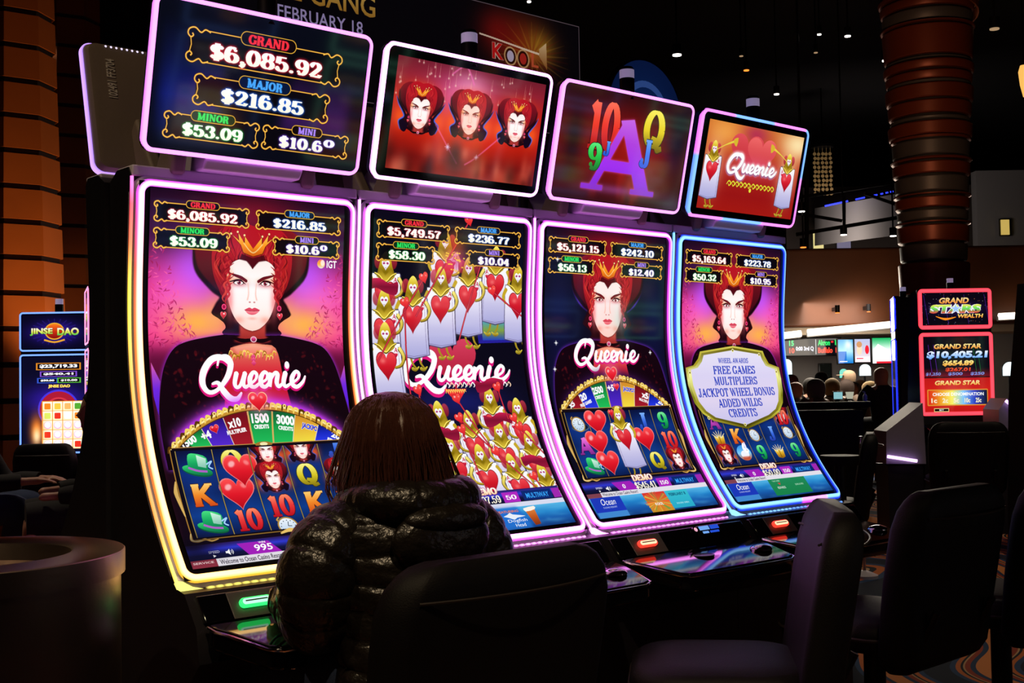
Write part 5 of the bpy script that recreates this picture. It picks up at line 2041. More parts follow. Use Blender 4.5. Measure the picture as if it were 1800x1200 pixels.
# hair: a cap that falls straight onto the hood, with loose strands
hb = MB()
hc = Vector((0, .07, 0))
hs = [(1.331, .012), (1.327, .035), (1.315, .062), (1.294, .086), (1.264, .103), (1.23, .111), (1.19, .113), (1.15, .114), (1.12, .116), (1.09, .114), (1.07, .104), (1.05, .085)]
rh = random.Random(4)
rings = []
for z, r in hs:
    ring = []
    for i in range(61):
        a = R(-222 + 264 * i / 60)
        f = 1 + .03 * math.sin(i * 1.9) * min(1, (1.331 - z) * 8) + .012 * math.sin(i * 5.3 + z * 30)
        ring.append(hc + Vector((r * f * math.cos(a) * 1.0, r * 1.12 * f * math.sin(a) + .01, z)))
    rings.append(ring)
hb.loft(rings, closed=False)
for i in range(900):
    a = R(rh.uniform(-228, 48))
    r0, zt_ = rh.uniform(.05, 1.0), 0
    z_end = rh.uniform(1.04, 1.12)
    pts = []
    off = rh.uniform(-.02, .02)
    fl = rh.uniform(1.0, 1.09) + (rh.uniform(.05, .3) if rh.random() < .22 else 0)
    for z in np.linspace(1.325 - rh.uniform(0, .05), z_end, 9):
        r = np.interp(-z, [-q[0] for q in hs], [q[1] for q in hs])
        r = max(r, .105 * min(1, (1.331 - z) * 9)) if z < 1.2 else r
        k2 = 1.01 + (fl - 1.01) * min(1, max(0, (1.24 - z) / .12))
        aa = a + off * (1.35 - z) * 8 + .03 * math.sin(z * 40 + i)
        pts.append(hc + Vector((r * k2 * math.cos(aa), r * 1.12 * k2 * math.sin(aa) + .01, z)))
    hb.tube(pts, [.0014] * 8 + [.0005], 3)
ho = hb.build('hair', M['hair_brown'], pw, angle=70)
ho['kind'] = 'stuff'
mb = MB()
for s, key in ((-1, 'l'), (1, 'r')):
    h_, k_, a_ = (J[key + q][0] for q in ('hip', 'kn', 'an'))
    sleeve_into(mb, [h_ + Vector((-s * .02, -.09, .0)), h_.lerp(k_, .5), k_ + Vector((0, .02, 0)), k_.lerp(a_, .35) + Vector((0, .01, 0)), a_ + Vector((0, 0, .02))], [.11, .098, .075, .068, .06], .03, .1, 18, .012, 1)
mb.build('trousers', M['denim'], pw, angle=80)
for s, key in ((-1, 'l'), (1, 'r')):
    a_ = J[key + 'an'][0]
    MB().loft([rring(.07, .1, .03, a_.z + .02, a_.y + .0), rring(.085, .16, .04, a_.z - .02, a_.y + .04), rring(.095, .25, .045, a_.z - .055, a_.y + .06), rring(.095, .26, .045, a_.z - .08, a_.y + .06)]).build('shoe', M['shoe'], pw).location = (a_.x, 0, 0)


# ------------------------------------------------------------------ the hall
def carpet_mat():
    m = bpy.data.materials.new('carpet')
    m.use_nodes = True
    nt = m.node_tree
    b = nt.nodes['Principled BSDF']
    b.inputs['Roughness'].default_value = .95
    tc = nt.nodes.new('ShaderNodeTexCoord')
    n = nt.nodes.new('ShaderNodeTexNoise')
    n.inputs['Scale'].default_value = 1.6
    n.inputs['Detail'].default_value = 1
    nt.links.new(tc.outputs['Object'], n.inputs['Vector'])
    wv = nt.nodes.new('ShaderNodeTexWave')
    wv.inputs['Scale'].default_value = .5
    wv.inputs['Distortion'].default_value = 9
    wv.inputs['Detail'].default_value = .6
    wv.inputs['Detail Scale'].default_value = 1.3
    nt.links.new(tc.outputs['Object'], wv.inputs['Vector'])
    r = nt.nodes.new('ShaderNodeValToRGB')
    r.color_ramp.interpolation = 'CONSTANT'
    els = [(0, '#0e1c30'), (.18, '#28466c'), (.34, '#d07030'), (.5, '#101820'), (.58, '#c8a070'), (.64, '#a03c1c'), (.8, '#1c3a5c'), (.92, '#e08a48')]
    r.color_ramp.elements[0].color = (*lin(els[0][1]), 1)
    r.color_ramp.elements[1].position = els[1][0]
    r.color_ramp.elements[1].color = (*lin(els[1][1]), 1)
    for p, c in els[2:]:
        q = r.color_ramp.elements.new(p)
        q.color = (*lin(c), 1)
    nt.links.new(wv.outputs['Fac'], r.inputs['Fac'])
    nt.links.new(r.outputs['Color'], b.inputs['Base Color'])
    return m


def struct(name, mb, m):
    return tag(mb.build(name, m, None, smooth=False), kind='structure')


CEIL = 7.6
W_DARK = mat('wall_paint', '#4a403a', .8, bump=.05, bscale=20, var=.2, vscale=.5)
W_GREY = mat('wall_grey', '#a8a4a0', .8, bump=.04, bscale=20, var=.1, vscale=.6)
WOOD = mat('bulkhead_wood', '#6a3c22', .45, bump=.05, bscale=8, var=.35, vscale=1.2)
COPPER = mat('copper_panel', '#b0602a', .38, .55, bump=.08, bscale=14, var=.2, vscale=2)
REDCU = mat('red_panel', '#7a3418', .42, .35, bump=.08, bscale=14, var=.2, vscale=2)
CEILM = mat('ceiling_paint', '#1a1818', .9, var=.2)
struct('floor', MB().box((2, 17, -.05), (44, 52, .1)), carpet_mat())
struct('ceiling', MB().box((2, 17, CEIL + .05), (44, 52, .1)), CEILM)
struct('wall_back', MB().box((2, 42.9, CEIL / 2), (44, .2, CEIL)), W_DARK)
struct('wall_left', MB().box((-19.9, 17, CEIL / 2), (.2, 52, CEIL)), W_DARK)
struct('wall_right', MB().box((23.9, 17, CEIL / 2), (.2, 52, CEIL)), W_DARK)
struct('wall_front', MB().box((2, -8.9, CEIL / 2), (44, .2, CEIL)), W_DARK)

# --- columns
def octagon(r, n=8, a0=0.0):
    return [(r * math.cos(a0 + 2 * math.pi * i / n), r * math.sin(a0 + 2 * math.pi * i / n)) for i in range(n)]


def panel_column(loc, label, r0, r1, n_z, rot, zt_, group):
    """faceted column clad in copper panels with dark joints, leaning in towards the top"""
    t = thing('column', loc, rot, label, 'column', group)
    rr_ = lambda z: r0 + (r1 - r0) * z / zt_
    MB().loft([[(x * (rr_(z) - .03), y * (rr_(z) - .03), z) for x, y in octagon(1)] for z in (0, zt_)]).build('core', M['rubber'], t, smooth=False)
    h = zt_ / n_z
    for i in range(n_z):
        a, b = i * h + .025, (i + 1) * h - .025
        MB().loft([[(x * (rr_(a)), y * (rr_(a)), a) for x, y in octagon(1)], [(x * (rr_(b)), y * (rr_(b)), b) for x, y in octagon(1)]]).build('copper_panel', COPPER, t, smooth=False)
    return t


p = at(20, 560, 11)
GCOL = 'copper-clad columns on the left'
panel_column((p.x, p.y, 0), 'big copper-panelled column at the left edge of the photo', .52, .30, 24, .25, CEIL - .01, GCOL)
p = at(118, 560, 15.5)
panel_column((p.x, p.y, 0), 'farther copper-panelled column, just left of the front machines', .46, .42, 20, .1, CEIL - .01, GCOL)
lamp('column_spot', 'SPOT', (at(20, 560, 8.6).x + .3, 7.2 - .0, .4), 620, (1.0, .55, .22), .1, (at(20, 560, 11).x, 7.9, 3.9), 42)
lamp('column_spot', 'SPOT', (at(135, 560, 14).x, 10.6, .4), 90, (1.0, .55, .22), .1, (at(125, 560, 15.5).x, 12.4, 2.6), 30)

p = at(1642, 480, 12.5)
ct = thing('column', (p.x, p.y, 0), 0, 'tall round column wrapped in brown and dark metal bands', 'column')
zof = lambda y: at(1642, y, 12.5).z
rof = lambda z: .32 + .17 * max(0, min(1, (z - 2.0) / 3.6)) ** 1.1
MB().lathe([(rof(z) - .05, z) for z in np.linspace(0, CEIL - .01, 20)], n=32).build('core', M['rubber'], ct)
ys = [-330, -270, -210, -150, -60, 0, 12, 30, 52, 58, 112, 118, 136, 154, 158, 186, 212, 222, 248, 252, 282, 290, 314, 344, 350, 372, 392, 398, 430, 462, 520, 600, 680, 760, 880]
for i, (a, b) in enumerate(zip(ys, ys[1:])):
    za, zb = zof(b) + .012, zof(a) - .012
    if za < 0.01:
        continue
    dk = i % 3 == 1
    ex = (-.012 if dk else .0 if i % 3 == 0 else .014)
    MB().lathe([(rof(za) + ex - .008, za), (rof(za) + ex, za + .012), (rof(zb) + ex, zb - .012), (rof(zb) + ex - .008, zb)], n=40).build('dark_band' if dk else 'brown_band', M['plate'] if dk else REDCU, ct, angle=30)
for k in range(5):
    rings = []
    for j in range(15):
        a = R(-150 + 12 * j) + k * .5
        z = zof(-10) + .03 * k + .018 * j * (1 if k % 2 else -1)
        r = rof(z) + .03
        rings.append([(r * math.cos(a), r * math.sin(a), z - .05), ((r + .015) * math.cos(a), (r + .015) * math.sin(a), z - .05), ((r + .015) * math.cos(a), (r + .015) * math.sin(a), z + .05), (r * math.cos(a), r * math.sin(a), z + .05)])
    MB().loft(rings).build('twisted_slat', COPPER, ct, smooth=False)
lamp('column_spot', 'SPOT', (p.x - 1.6, p.y - 4.2, 2.9), 120, (1.0, .55, .28), .1, (p.x, p.y, 4.0), 40)  # added floating spot without a fixture, brightens the banded column

# --- ceiling lights
def downlight(px, py, d, label, m, r=.07, stem=True, group='small ceiling lights over the hall'):
    q = at(px, py, d)
    t = thing('ceiling_light', (q.x, q.y, q.z), 0, label, 'ceiling light', group)
    MB().cyl((0, 0, 0), (0, 0, .12), r * 1.15, r * 1.15, 20).build('housing', M['dark_metal'], t)
    MB().cyl((0, 0, -.012), (0, 0, -.001), r, r, 20).build('lamp_glass', m, t)
    if stem:
        MB().cyl((0, 0, .12), (0, 0, CEIL - q.z - .001), .012, .012, 8).build('stem', M['dark_metal'], t)
    else:
        MB().box((0, .12, .06), (.06, .25, .06)).build('bracket', M['dark_metal'], t)
    return t


LW = glow_mat('lamp_white', '#fff4e8', 6.0)
LO = glow_mat('lamp_amber', '#ff7828', 2.6)
LD = glow_mat('lamp_dim', '#b0906c', .9)
GLT = 'small ceiling lights over the hall'
for px, py, d, m, r, lab in (
        (1190, 96, 15, LW, .055, 'white ceiling spotlight above the dark round no-smoking sign'),
        (1490, 63, 17, LW, .042, 'brightest round ceiling spotlight left of the banded column'),
        (1440, 60, 18, LW, .03, 'tiny white ceiling spotlight beside the brightest one'),
        (1365, 165, 19, LW, .04, 'white ceiling spotlight above the blue-lit upper screen'),
        (1312, 123, 18, LO, .04, 'amber ceiling spotlight right of the red exit sign'),
        (1303, 98, 19, LD, .03, 'faint ceiling spotlight just above the amber one'),
        (1434, 92, 19, LD, .03, 'faint reddish ceiling spotlight below the tiny white one'),
        (1556, 106, 14, LW, .035, 'ceiling spotlight touching the left side of the banded column'),
        (1748, 50, 13, LD, .05, 'dim ceiling spotlight right of the banded column'),
        (62, 79, 15, LW, .05, 'ceiling spotlight above the copper column on the left'),
        (930, 2, 12, LW, .02, 'ceiling spotlight at the top edge, above the event sign'),
        (1472, 549, 20.05, LO, .035, 'amber light spot on the wooden bulkhead above the long cove'),
        (1527, 547, 20.05, LO, .03, 'amber light spot on the bulkhead next to the blue-edged machine'),
        (1409, 371, 17, LW, .045, 'white ceiling spotlight left of the blue gallery light line'),
        (1412, 434, 17, LO, .04, 'amber ceiling spotlight lowest beside the blue-framed machine'),
        (1483, 412, 18, LW, .045, 'white spotlight under the gallery, middle of the photo right'),
        (1570, 414, 18, LW, .045, 'white spotlight under the gallery, beside the banded column')):
    downlight(px, py, d, lab, m, r, 'bulkhead' not in lab)
for _i, (_l, _a, _e, _s) in enumerate(DOWNLIGHTS):
    t = thing('ceiling_light', _l, 0, ('spotlight over the chairs, behind the photographer', 'spotlight over the right-hand chairs', 'unseen spotlight added to brighten the back housings and waste bin')[_i], 'ceiling light')
    MB().lathe([(.1, .02), (.1, .2), (.03, .22)], cap=False).build('housing', M['dark_metal'], t)
    MB().cyl((0, 0, .22), (0, 0, CEIL - _l[2] - .001), .012, .012, 8).build('stem', M['dark_metal'], t)
# slanting bar by the left spotlight, seen edge-on
q0, q1 = at(50, 84, 15), at(96, 124, 15.6)
tag(MB().tube([q0, q1], .014, 8).build('track_rail', mat('rail', '#c0a070', .3, .8), None), 'thin pale rail slanting beside the spotlight over the copper column', 'rail')

ex = thing('exit_sign', at(1214, 133, 26), 0, 'small red exit sign hanging under the dark ceiling', 'exit sign')
MB().box((0, 0, 0), (.13, .05, .17)).build('box', glow_mat('exit_red', '#c81828', .8), ex)
text_obj('lettering', 'EXIT', .05, glow_mat('exit_text', '#ff6060', 1.5), ex, (0, -.027, 0), (math.pi / 2, 0, 0))
MB().cyl((0, 0, .085), (0, 0, CEIL - at(1214, 133, 26).z - .001), .008).build('rod', M['dark_metal'], ex)

# --- event sign above the bank
def event_art():
    cv = Cv(1500, 420, 1.0, '#0a070c')
    sans(cv, 'THE GANG', 150, 580, 74, 143, ('#c8a050', '#a07028'), .015)
    sans(cv, 'FEBRUARY 18', 222, 531, 164, 206, '#a090c0', .01)
    cv.blob(1205, 120, 130, 110, '#a03010', .75)
    cv.blob(1300, 110, 70, 60, '#b08020', .7)
    cv.blob(1100, 90, 80, 70, '#7a1010', .8)
    for i in range(36):
        a = R(-180 + 10 * i)
        cv.stroke([(1260, 150), (1260 + 190 * math.cos(a), 150 + 130 * math.sin(a))], [10, .5], '#e0a030' if i % 2 else '#801010', .22, 1)
    cv.T = (1, 1, -35, 0)
    sans(cv, 'K', 1108, 1160, 132, 188, '#c01818', .03, edge='#d0b0a0')
    for x, c in ((1192, '#b8a8c0'), (1252, '#b02820')):
        cv.ell(x, 168, 30, 34, '#c09060')
        cv.ell(x, 168, 24, 28, '#301008')
        cv.ell(x, 168, 16, 20, c)
    sans(cv, 'L', 1292, 1326, 138, 190, '#c05030', .02)
    cv.stroke([(1050, 112), (1120, 118), (1330, 138), (1346, 130)], [6, 6, 8, 10], '#e8d0b8', .9)
    cv.poly([(1330, 120), (1366, 92), (1368, 190), (1330, 146)], ('#d8b888', '#8a5020'))
    sans(cv, '& THE', 1150, 1230, 205, 235, '#d8a888', .01)
    sans(cv, 'GANG', 1128, 1310, 240, 300, '#b84828', .03, edge='#d0b0a0')
    cv.T = (1, 1, 0, 0)
    for e in ((0, 0, 1500, 3), (1497, 0, 1500, 420), (0, 417, 1500, 420)):
        cv.rect(*e, '#605058')
    return cv


sg = thing('event_sign', row(.32, -.2065), YAW, 'dark event sign with gold and lilac lettering above the front machines', 'sign')
MB().box((.73, 0, 2.455), (1.52, .03, .43), bev=.004).build('panel', M['bezel'], sg)
V = [(-.02, -.0165, 2.665), (1.48, -.0165, 2.665), (1.48, -.0165, 2.245), (-.02, -.0165, 2.245)]
mesh_obj('display', V, [(0, 1, 2, 3)], screen_mat('event_display', event_art(), .55), sg, uvs=[(0, 1), (1, 1), (1, 0), (0, 0)])
for x in (.25, 1.2):
    MB().cyl((x, 0, 1.93), (x, 0, 2.245), .018).build('post', M['dark_metal'], sg)


def smoke_art():
    cv = Cv(420, 420, 1.0, '#0c1c48')
    cv.blob(210, 210, 150, 150, '#12306c', .8)
    cv.fill([arc(210, 210, 130, 130, 0, 360, 40), arc(210, 210, 104, 104, 0, 360, 40)], '#3858a0', evenodd=True)
    cv.stroke([(125, 130), (295, 300)], 26, '#3050a0')
    cv.rect(130, 232, 250, 256, '#4868a8')
    for x in (250, 280):
        cv.stroke([(x, 220), (x - 14, 200), (x + 8, 184), (x - 10, 164), (x + 6, 146)], 7, '#5878b8')
    return cv


ns = thing('no_smoking_sign', row(2.115, -.165), YAW, 'dark blue round no-smoking sign behind the letters screen', 'sign')
MB().cyl((0, .014, 2.375), (0, -.014, 2.375), .212, .212, 48).build('disc', M['bezel'], ns)
V = [(.205 * math.cos(a), -.0155, 2.375 + .205 * math.sin(a)) for a in np.linspace(0, 2 * math.pi, 48, endpoint=False)]
mesh_obj('face', V, [tuple(range(48))], screen_mat('smoke_face', smoke_art(), .5), ns, uvs=[(.5 + .5 * math.cos(a), .5 + .5 * math.sin(a)) for a in np.linspace(0, 2 * math.pi, 48, endpoint=False)])
MB().cyl((0, 0, 1.93), (0, 0, 2.17), .018).build('post', M['dark_metal'], ns)

# --- stainless waste bin at lower left
bn = thing('waste_bin', (-.215, -.53, 0), 0, 'brushed steel round waste bin with open bowl at lower left', 'waste bin')
MB().lathe([(.27, 0), (.27, .04), (.313, .045), (.313, .955), (.305, .96)], n=96, cap=True).build('body', M['steel'], bn)
MB().lathe([(.315, .95), (.322, .95), (.322, .998), (.32, 1.0), (.215, 1.0), (.21, .997), (.19, .93), (.08, .90), (.001, .895)], n=64, cap=False).build('lid', M['steel'], bn)


# ------------------------------------------------------------------ machines with two flat screens
def rect_loop(x0, x1, z0, z1, r=.02):
    return loop2d(x0 * 1000, -z1 * 1000, x1 * 1000, -z0 * 1000, r * 1000, 30)


def twin_machine(loc, rz, label, wd, za, zb, upper, lower, gc, ec, group=None, foot=.0, deck_z=.72, side='dark_metal', wide=.012, lower_zone=None, tilt=0.0):
    """upright machine: za = (bottom, top) of the lower screen, zb of the upper one; origin under its front centre"""
    t = thing('slot_machine', loc, rz, label, 'slot machine', group)
    h = wd / 2
    top = zb[1] if zb else za[1]
    MB().prism([(-.0, za[0] - .04), (0, top + .0), (.22, top - .02), (.36, za[0] + .2), (.42, 0), (-.02, 0), (-.02, deck_z - .1)], 'x', -h + .01, h - .01).build('cabinet', M['cabinet'], t, angle=20)
    D = MB().prism([(-.02, deck_z + .06), (-.24, deck_z), (-.25, deck_z - .05), (-.02, deck_z - .12)], 'x', -h, h).build('button_deck', M['black_gloss'], t, bev=.006)
    MB().cyl((h * .55, -.16, deck_z + .026), (h * .55, -.16, deck_z + .04), .03).build('spin_button', M['chrome'], D)
    for nm, zz, pic in (('lower', za, lower), ('upper', zb, upper)):
        if not zz:
            continue
        z0, z1 = zz
        MB().box((0, .02, (z0 + z1) / 2), (wd, .04, z1 - z0), bev=.008).build(nm + '_bezel', M['bezel'], t)
        x0, x1 = -h + .02, h - .02
        V = [(x0, -.0015, z1 - .02), (x1, -.0015, z1 - .02), (x1, -.0015, z0 + .02), (x0, -.0015, z0 + .02)]
        mesh_obj(nm + '_screen', V, [(0, 1, 2, 3)], pic, t, uvs=[(0, 1), (1, 1), (1, 0), (0, 0)])
        k = wide * 1000
        sec = [(-k / 2, -1, .1), (-k / 2, 3, .7), (0, 6, 1), (k / 2, 3, .7), (k / 2, -12, .2)]
        V, F, C = sweep(rect_loop(-h + wide / 2, h - wide / 2, z0 + wide / 2, z1 - wide / 2), sec, lambda x, y, q: Vector((x / 1000, -q / 1000, -y / 1000)), True, lambda x, y, c: blend(lin(ec), lin(gc), c))
        mesh_obj(nm + '_light', V, F, M['led_strip'], t, cols=C, angle=80)
    c = MB().cyl((0, .1, top - .02), (0, .1, top + .06), .03).build('tower_lamp', M['dark_metal'], t)
    MB().cyl((0, .1, top + .061), (0, .1, top + .1), .028).build('lens', M['lens'], c)
    return t


def coin_upper():
    cv = Cv(500, 285, 1.0, '#06061c')
    cv.blob(250, 150, 190, 90, '#3418b0', .95)
    for i in range(24):
        a = R(15 * i)
        cv.stroke([(250 + 100 * math.cos(a), 145 + 60 * math.sin(a)), (250 + 190 * math.cos(a), 145 + 110 * math.sin(a))], [1, 6], '#4a30d8', .4, 2)
    cv.ell(250, 140, 76, 72, '#f0b030')
    cv.ell(250, 140, 66, 62, ('#ff8020', '#d03010', '#801010'))
    cv.stroke([(170, 212), (250, 232), (330, 212)], 14, '#f0a830')
    sans(cv, 'JINSE', 60, 236, 112, 176, ('#ffffff', '#e8f060', '#40c850'), .04, edge='#603010')
    sans(cv, 'DAO', 272, 440, 112, 176, ('#ffffff', '#f0e860', '#40c850'), .04, edge='#603010')
    return cv


def coin_lower():
    cv = Cv(500, 715, 1.0, '#080820')
    cv.blob(250, 330, 240, 120, '#3018a8', .9)
    for y0, y1, x0, x1, s, c in ((46, 100, 120, 440, '$23,719.33', '#d08020'), (110, 152, 150, 410, '$540.41', '#7848c0'), (160, 200, 128, 262, '$50.00', '#3050c0'), (160, 200, 284, 440, '$10.00', '#50a830')):
        cv.rect(x0 - 14, y0, x1 + 14, y1, c)
        cv.rect(x0 - 2, y0 + 6, x1 + 2, y1 - 6, '#080410')
        sans(cv, s, x0 + 14, x1 - 14, y0 + 12, y1 - 12, '#ffffff', .05)
    sans(cv, 'JINSE DAO', 200, 370, 212, 240, '#f8e060', .05, edge='#802010')
    cv.ell(280, 400, 160, 150, '#4030d0')
    cv.ell(280, 400, 146, 136, '#a01830')
    cv.ell(280, 400, 100, 92, '#c83040')
    cv.ell(280, 400, 84, 78, '#701020')
    cv.rect(150, 336, 470, 700, '#e09030')
    for i in range(4):
        for j in range(5):
            x, y = 158 + i * 78, 342 + j * 72
            cv.rect(x, y, x + 72, y + 68, ('#fff8e0', '#ffe8b8'))
            k = (i * 3 + j * 5) % 7
            if j >= 2 and k != 1:
                cv.ell(x + 36, y + 34, 30, 28, '#f0a0d8')
                cv.ell(x + 36, y + 32, 25, 23, '#ffffff')
            else:
                cv.rrect(x + 12, y + 12, x + 60, y + 58, 8, ('#f08020', '#e03020', '#50a030', '#f8c040', '#ffffff', '#d0e060', '#f0b060')[k])
    cv.blob(110, 560, 50, 110, '#ff8020', .95)
    cv.blob(110, 600, 30, 60, '#fff0c0', .8)
    return cv


JU, JL = screen_mat('coin_upper', coin_upper()), screen_mat('coin_lower', coin_lower(), 1.25)
p = at(96, 640, 8.7)
zj = lambda y: at(96, y, 8.7).z
twin_machine((p.x, p.y, 0), .02, 'blue-framed slot machine of gold coins at the far left', .50, (zj(797), zj(622)), (zj(617), zj(548)), JU, JL, '#78a8ff', '#2038ff', 'slot machines on the left', deck_z=.62)
p = at(161, 640, 8.0)
zk = lambda y: at(156, y, 8.0).z
twin_machine((p.x + .04, p.y - .2, 0), -math.pi / 2 + .375, 'magenta-edged slot machine seen from its side at the far left', .50, (zk(797), zk(615)), (zk(607), zk(512)), JU, JL, '#ffb0e0', '#ff2880', 'slot machines on the left', deck_z=.62)


def star_upper():
    cv = Cv(650, 370, 1.0, '#0a0612')
    for i in range(90):
        cv.blob(RNG.uniform(0, 650), RNG.uniform(0, 370), 3, 3, RNG.choice(('#ff9040', '#ffffff', '#8080ff')), .7)
    for i in range(4):
        x = 30 + i * 190
        cv.stroke([(x, 40), (x + 40, 340)], 3, '#8030e0', .6)
    cv.blob(330, 180, 220, 60, '#401880', .7)
    sans(cv, 'GRAND', 170, 450, 70, 130, ('#ffe8a0', '#f08828'), .04, slant=.2)
    sans(cv, 'STARS', 80, 560, 140, 230, ('#fff060', '#60e060', '#f04040'), .05, slant=.2, edge='#f8f8ff')
    P = [(330 + (64 if i % 2 == 0 else 26) * math.sin(math.pi * i / 5), 185 - (64 if i % 2 == 0 else 26) * math.cos(math.pi * i / 5)) for i in range(10)]
    cv.poly(P, '#ffffff')
    cv.poly([(330 + (x - 330) * .75, 185 + (y - 185) * .75) for x, y in P], '#a0c8ff')
    cv.stroke([(140, 260), (230, 290), (330, 270)], [4, 24, 6], '#ff9020')
    sans(cv, 'WEALTH', 340, 580, 240, 280, ('#fff080', '#ff9030'), .04, slant=.2)
    return cv


def star_lower():
    cv = Cv(650, 720, 1.0, '#0c0612')
    cv.fill([[(0, 300), (650, 300), (650, 390), (0, 390)]], ('#0c0612', '#801020'), 1, 10)
    for x in (60, 110, 480, 520):
        cv.stroke([(x, 90), (x + 30, 350)], 3, '#9030f0' if x < 200 else '#20b040', .7)
    sans(cv, 'GRAND STAR', 110, 560, 84, 130, ('#fff0a0', '#f09030'), .04, slant=.2)
    sans(cv, '$10,405.21', 40, 610, 150, 225, ('#ffffff', '#60a8ff'), .05, slant=.15, glow='#2050ff')
    sans(cv, '$654.89', 190, 480, 235, 290, ('#fff8a0', '#f0a030'), .05, slant=.15, glow='#c06010')
    sans(cv, '$267.01', 215, 450, 302, 340, ('#ff6030', '#d02818'), .04, slant=.15)
    for i, s in enumerate(('$1,250', '$500', '$250')):
        sans(cv, s, 30 + i * 210, 170 + i * 205, 345, 376, '#8090e0', .03, slant=.15)
    cv.rect(0, 388, 650, 396, '#200408')
    cv.rect(0, 396, 650, 720, ('#c01818', '#d82018', '#c01414'))
    sans(cv, 'GRAND STAR', 110, 540, 420, 462, ('#fff0b0', '#f0b040'), .04, slant=.2)
    cv.rrect(40, 500, 610, 650, 10, '#e09030')
    for i in range(60):
        t = i / 59
        c = [srgb(q) for q in ('#e03018', '#f0a020', '#f8f060', '#80c8ff', '#2840c0', '#101030')]
        f = t * 5
        k = min(4, int(f))
        cv.rect(50 + t * 542, 510, 50 + t * 542 + 10, 640, tuple(c[k] * (1 - f + k) + c[k + 1] * (f - k)))
    sans(cv, 'CHOOSE DENOMINATION', 90, 570, 530, 560, '#ffffff', .03)
    for i, s in enumerate(('1c', '2c', '5c', '10c', '25c')):
        sans(cv, s, 76 + i * 104, 130 + i * 104, 580, 624, '#f8f0d0', .04)
    cv.rect(100, 672, 240, 706, '#e8d080')
    cv.rect(106, 678, 234, 700, '#100808')
    sans(cv, 'BET', 150, 192, 682, 696, '#ffffff', .02)
    return cv


zs_ = lambda y: at(1682, y, 10.8).z
p = at(1682, 650, 10.8)
twin_machine((p.x, p.y, 0), .02, 'red-framed slot machine with star lettering and a colour bar', .66, (zs_(730), zs_(584)), (zs_(578), zs_(507)), screen_mat('star_upper', star_upper()), screen_mat('star_lower', star_lower()),
             '#ff4c5c', '#ff0828', None, deck_z=.86, wide=.034)
p = at(1588, 640, 11.4)
zb_ = lambda y: at(1568, y, 11.4).z
DARK = screen_mat('dim_screen', Cv(100, 60, 1.0, '#101040'), .4)
twin_machine((p.x, p.y + .28, 0), -math.pi / 2 - .24, 'blue-edged slot machine seen from its side, left of the red-framed one', .56, (zb_(735), zb_(594)), (zb_(582), zb_(520)), DARK, DARK, '#2840ff', '#1818e0', None, deck_z=.80)
p = at(1796, 640, 9.0)
twin_machine((p.x + .38, p.y, 0), math.pi / 2 + .5, 'dark slot machine cut by the right edge of the photo', .60, (.95, 1.65), (1.70, 2.05), DARK, DARK, '#503028', '#301810', None, deck_z=.86)

# side wings of the red-framed machine's island: grey panels with violet light lines
GW = 'grey wing panels beside the red-framed machine'
LV = glow_mat('violet_line', '#e0b0ff', 2.2)


def wing(poly, d, th, label, lines):
    t = thing('wing_panel', (0, 0, 0), 0, label, 'panel', GW)
    A = [at(x, y, d) for x, y in poly]
    c = sum(A, Vector()) / len(A)
    c.z = min(q.z for q in A)
    t.location = c
    mb = MB()
    a = [mb.bm.verts.new(q - c) for q in A]
    b = [mb.bm.verts.new(q - c + Vector((0, th, 0))) for q in A]
    mb.bm.faces.new(a)
    mb.bm.faces.new(b[::-1])
    for i in range(len(A)):
        j = (i + 1) % len(A)
        mb.bm.faces.new([a[i], a[j], b[j], b[i]])
    mb.build('panel', M['grey_panel'], t, smooth=False)
    for (x0, y0, x1, y1, dd) in lines:
        MB().tube([at(x0, y0, d - .03) - c, at(x1, y1, d - .03) - c], dd, 8).build('light_line', LV, t)
    # plinth down to the floor
    xs = [q.x for q in A]
    zb2 = min(q.z for q in A)
    MB().box(((min(xs) + max(xs)) / 2 - c.x, th / 2 + .02, -zb2 / 2 - .005), (max(xs) - min(xs) - .04, th, zb2 - .01)).build('plinth', M['cabinet'], t)
    return t


wing([(1558, 815), (1558, 758), (1622, 708), (1628, 815)], 10.3, .35, 'grey wing panel left of the red-framed machine, violet line at its foot', [(1560, 802, 1612, 810, .014)])
wing([(1756, 812), (1756, 720), (1770, 700), (1850, 760), (1850, 812)], 10.3, .35, 'grey wing panel at the right edge, slanted violet line on top', [(1768, 704, 1836, 756, .014), (1782, 807, 1846, 804, .014)])

# the facing bank, out of the frame to the right, mirrored in the glass of the front row
GBK = 'machines of the facing bank'
for k, (gc, ec, u, lab) in enumerate((('#78a8ff', '#2038ff', 0, 'blue-framed machine of the facing bank, mirrored faintly in the queen screen'), ('#a0ffd8', '#10c070', 1, 'green-framed machine of the facing bank, outside the photo'),
                                      ('#ffffff', '#b0a0ff', 0, 'white-framed machine of the facing bank, outside the photo'), ('#78a8ff', '#2038ff', 1, 'second blue-framed machine of the facing bank, outside the photo'),
                                      ('#a0ffd8', '#10c070', 0, 'last green-framed machine of the facing bank, outside the photo'))):
    ul = (JU, JL) if u == 0 else (bpy.data.materials['star_upper'], bpy.data.materials['star_lower'])
    twin_machine(row(2.3 + k * 1.05, 4.2), YAW + math.pi, lab, .62, (.92, 1.62), (1.66, 2.02), *ul, gc, ec, GBK, deck_z=.84, wide=.02)


# ------------------------------------------------------------------ far right: bar area, screens, gallery
KF = 1.3                                      # the far hall is deeper than the list of depths below


def fat(px, py, d):
    return at(px, py, d * KF)


def wbox(x0, y0, x1, y1, d, th):
    """corner points of a box whose front face fills a region at depth d"""
    a, b = fat(x0, y0, d), fat(x1, y1, d)
    return Vector(((a.x + b.x) / 2, d * KF + CAM.y + th / 2, (a.z + b.z) / 2)), Vector((abs(b.x - a.x), th, abs(a.z - b.z)))


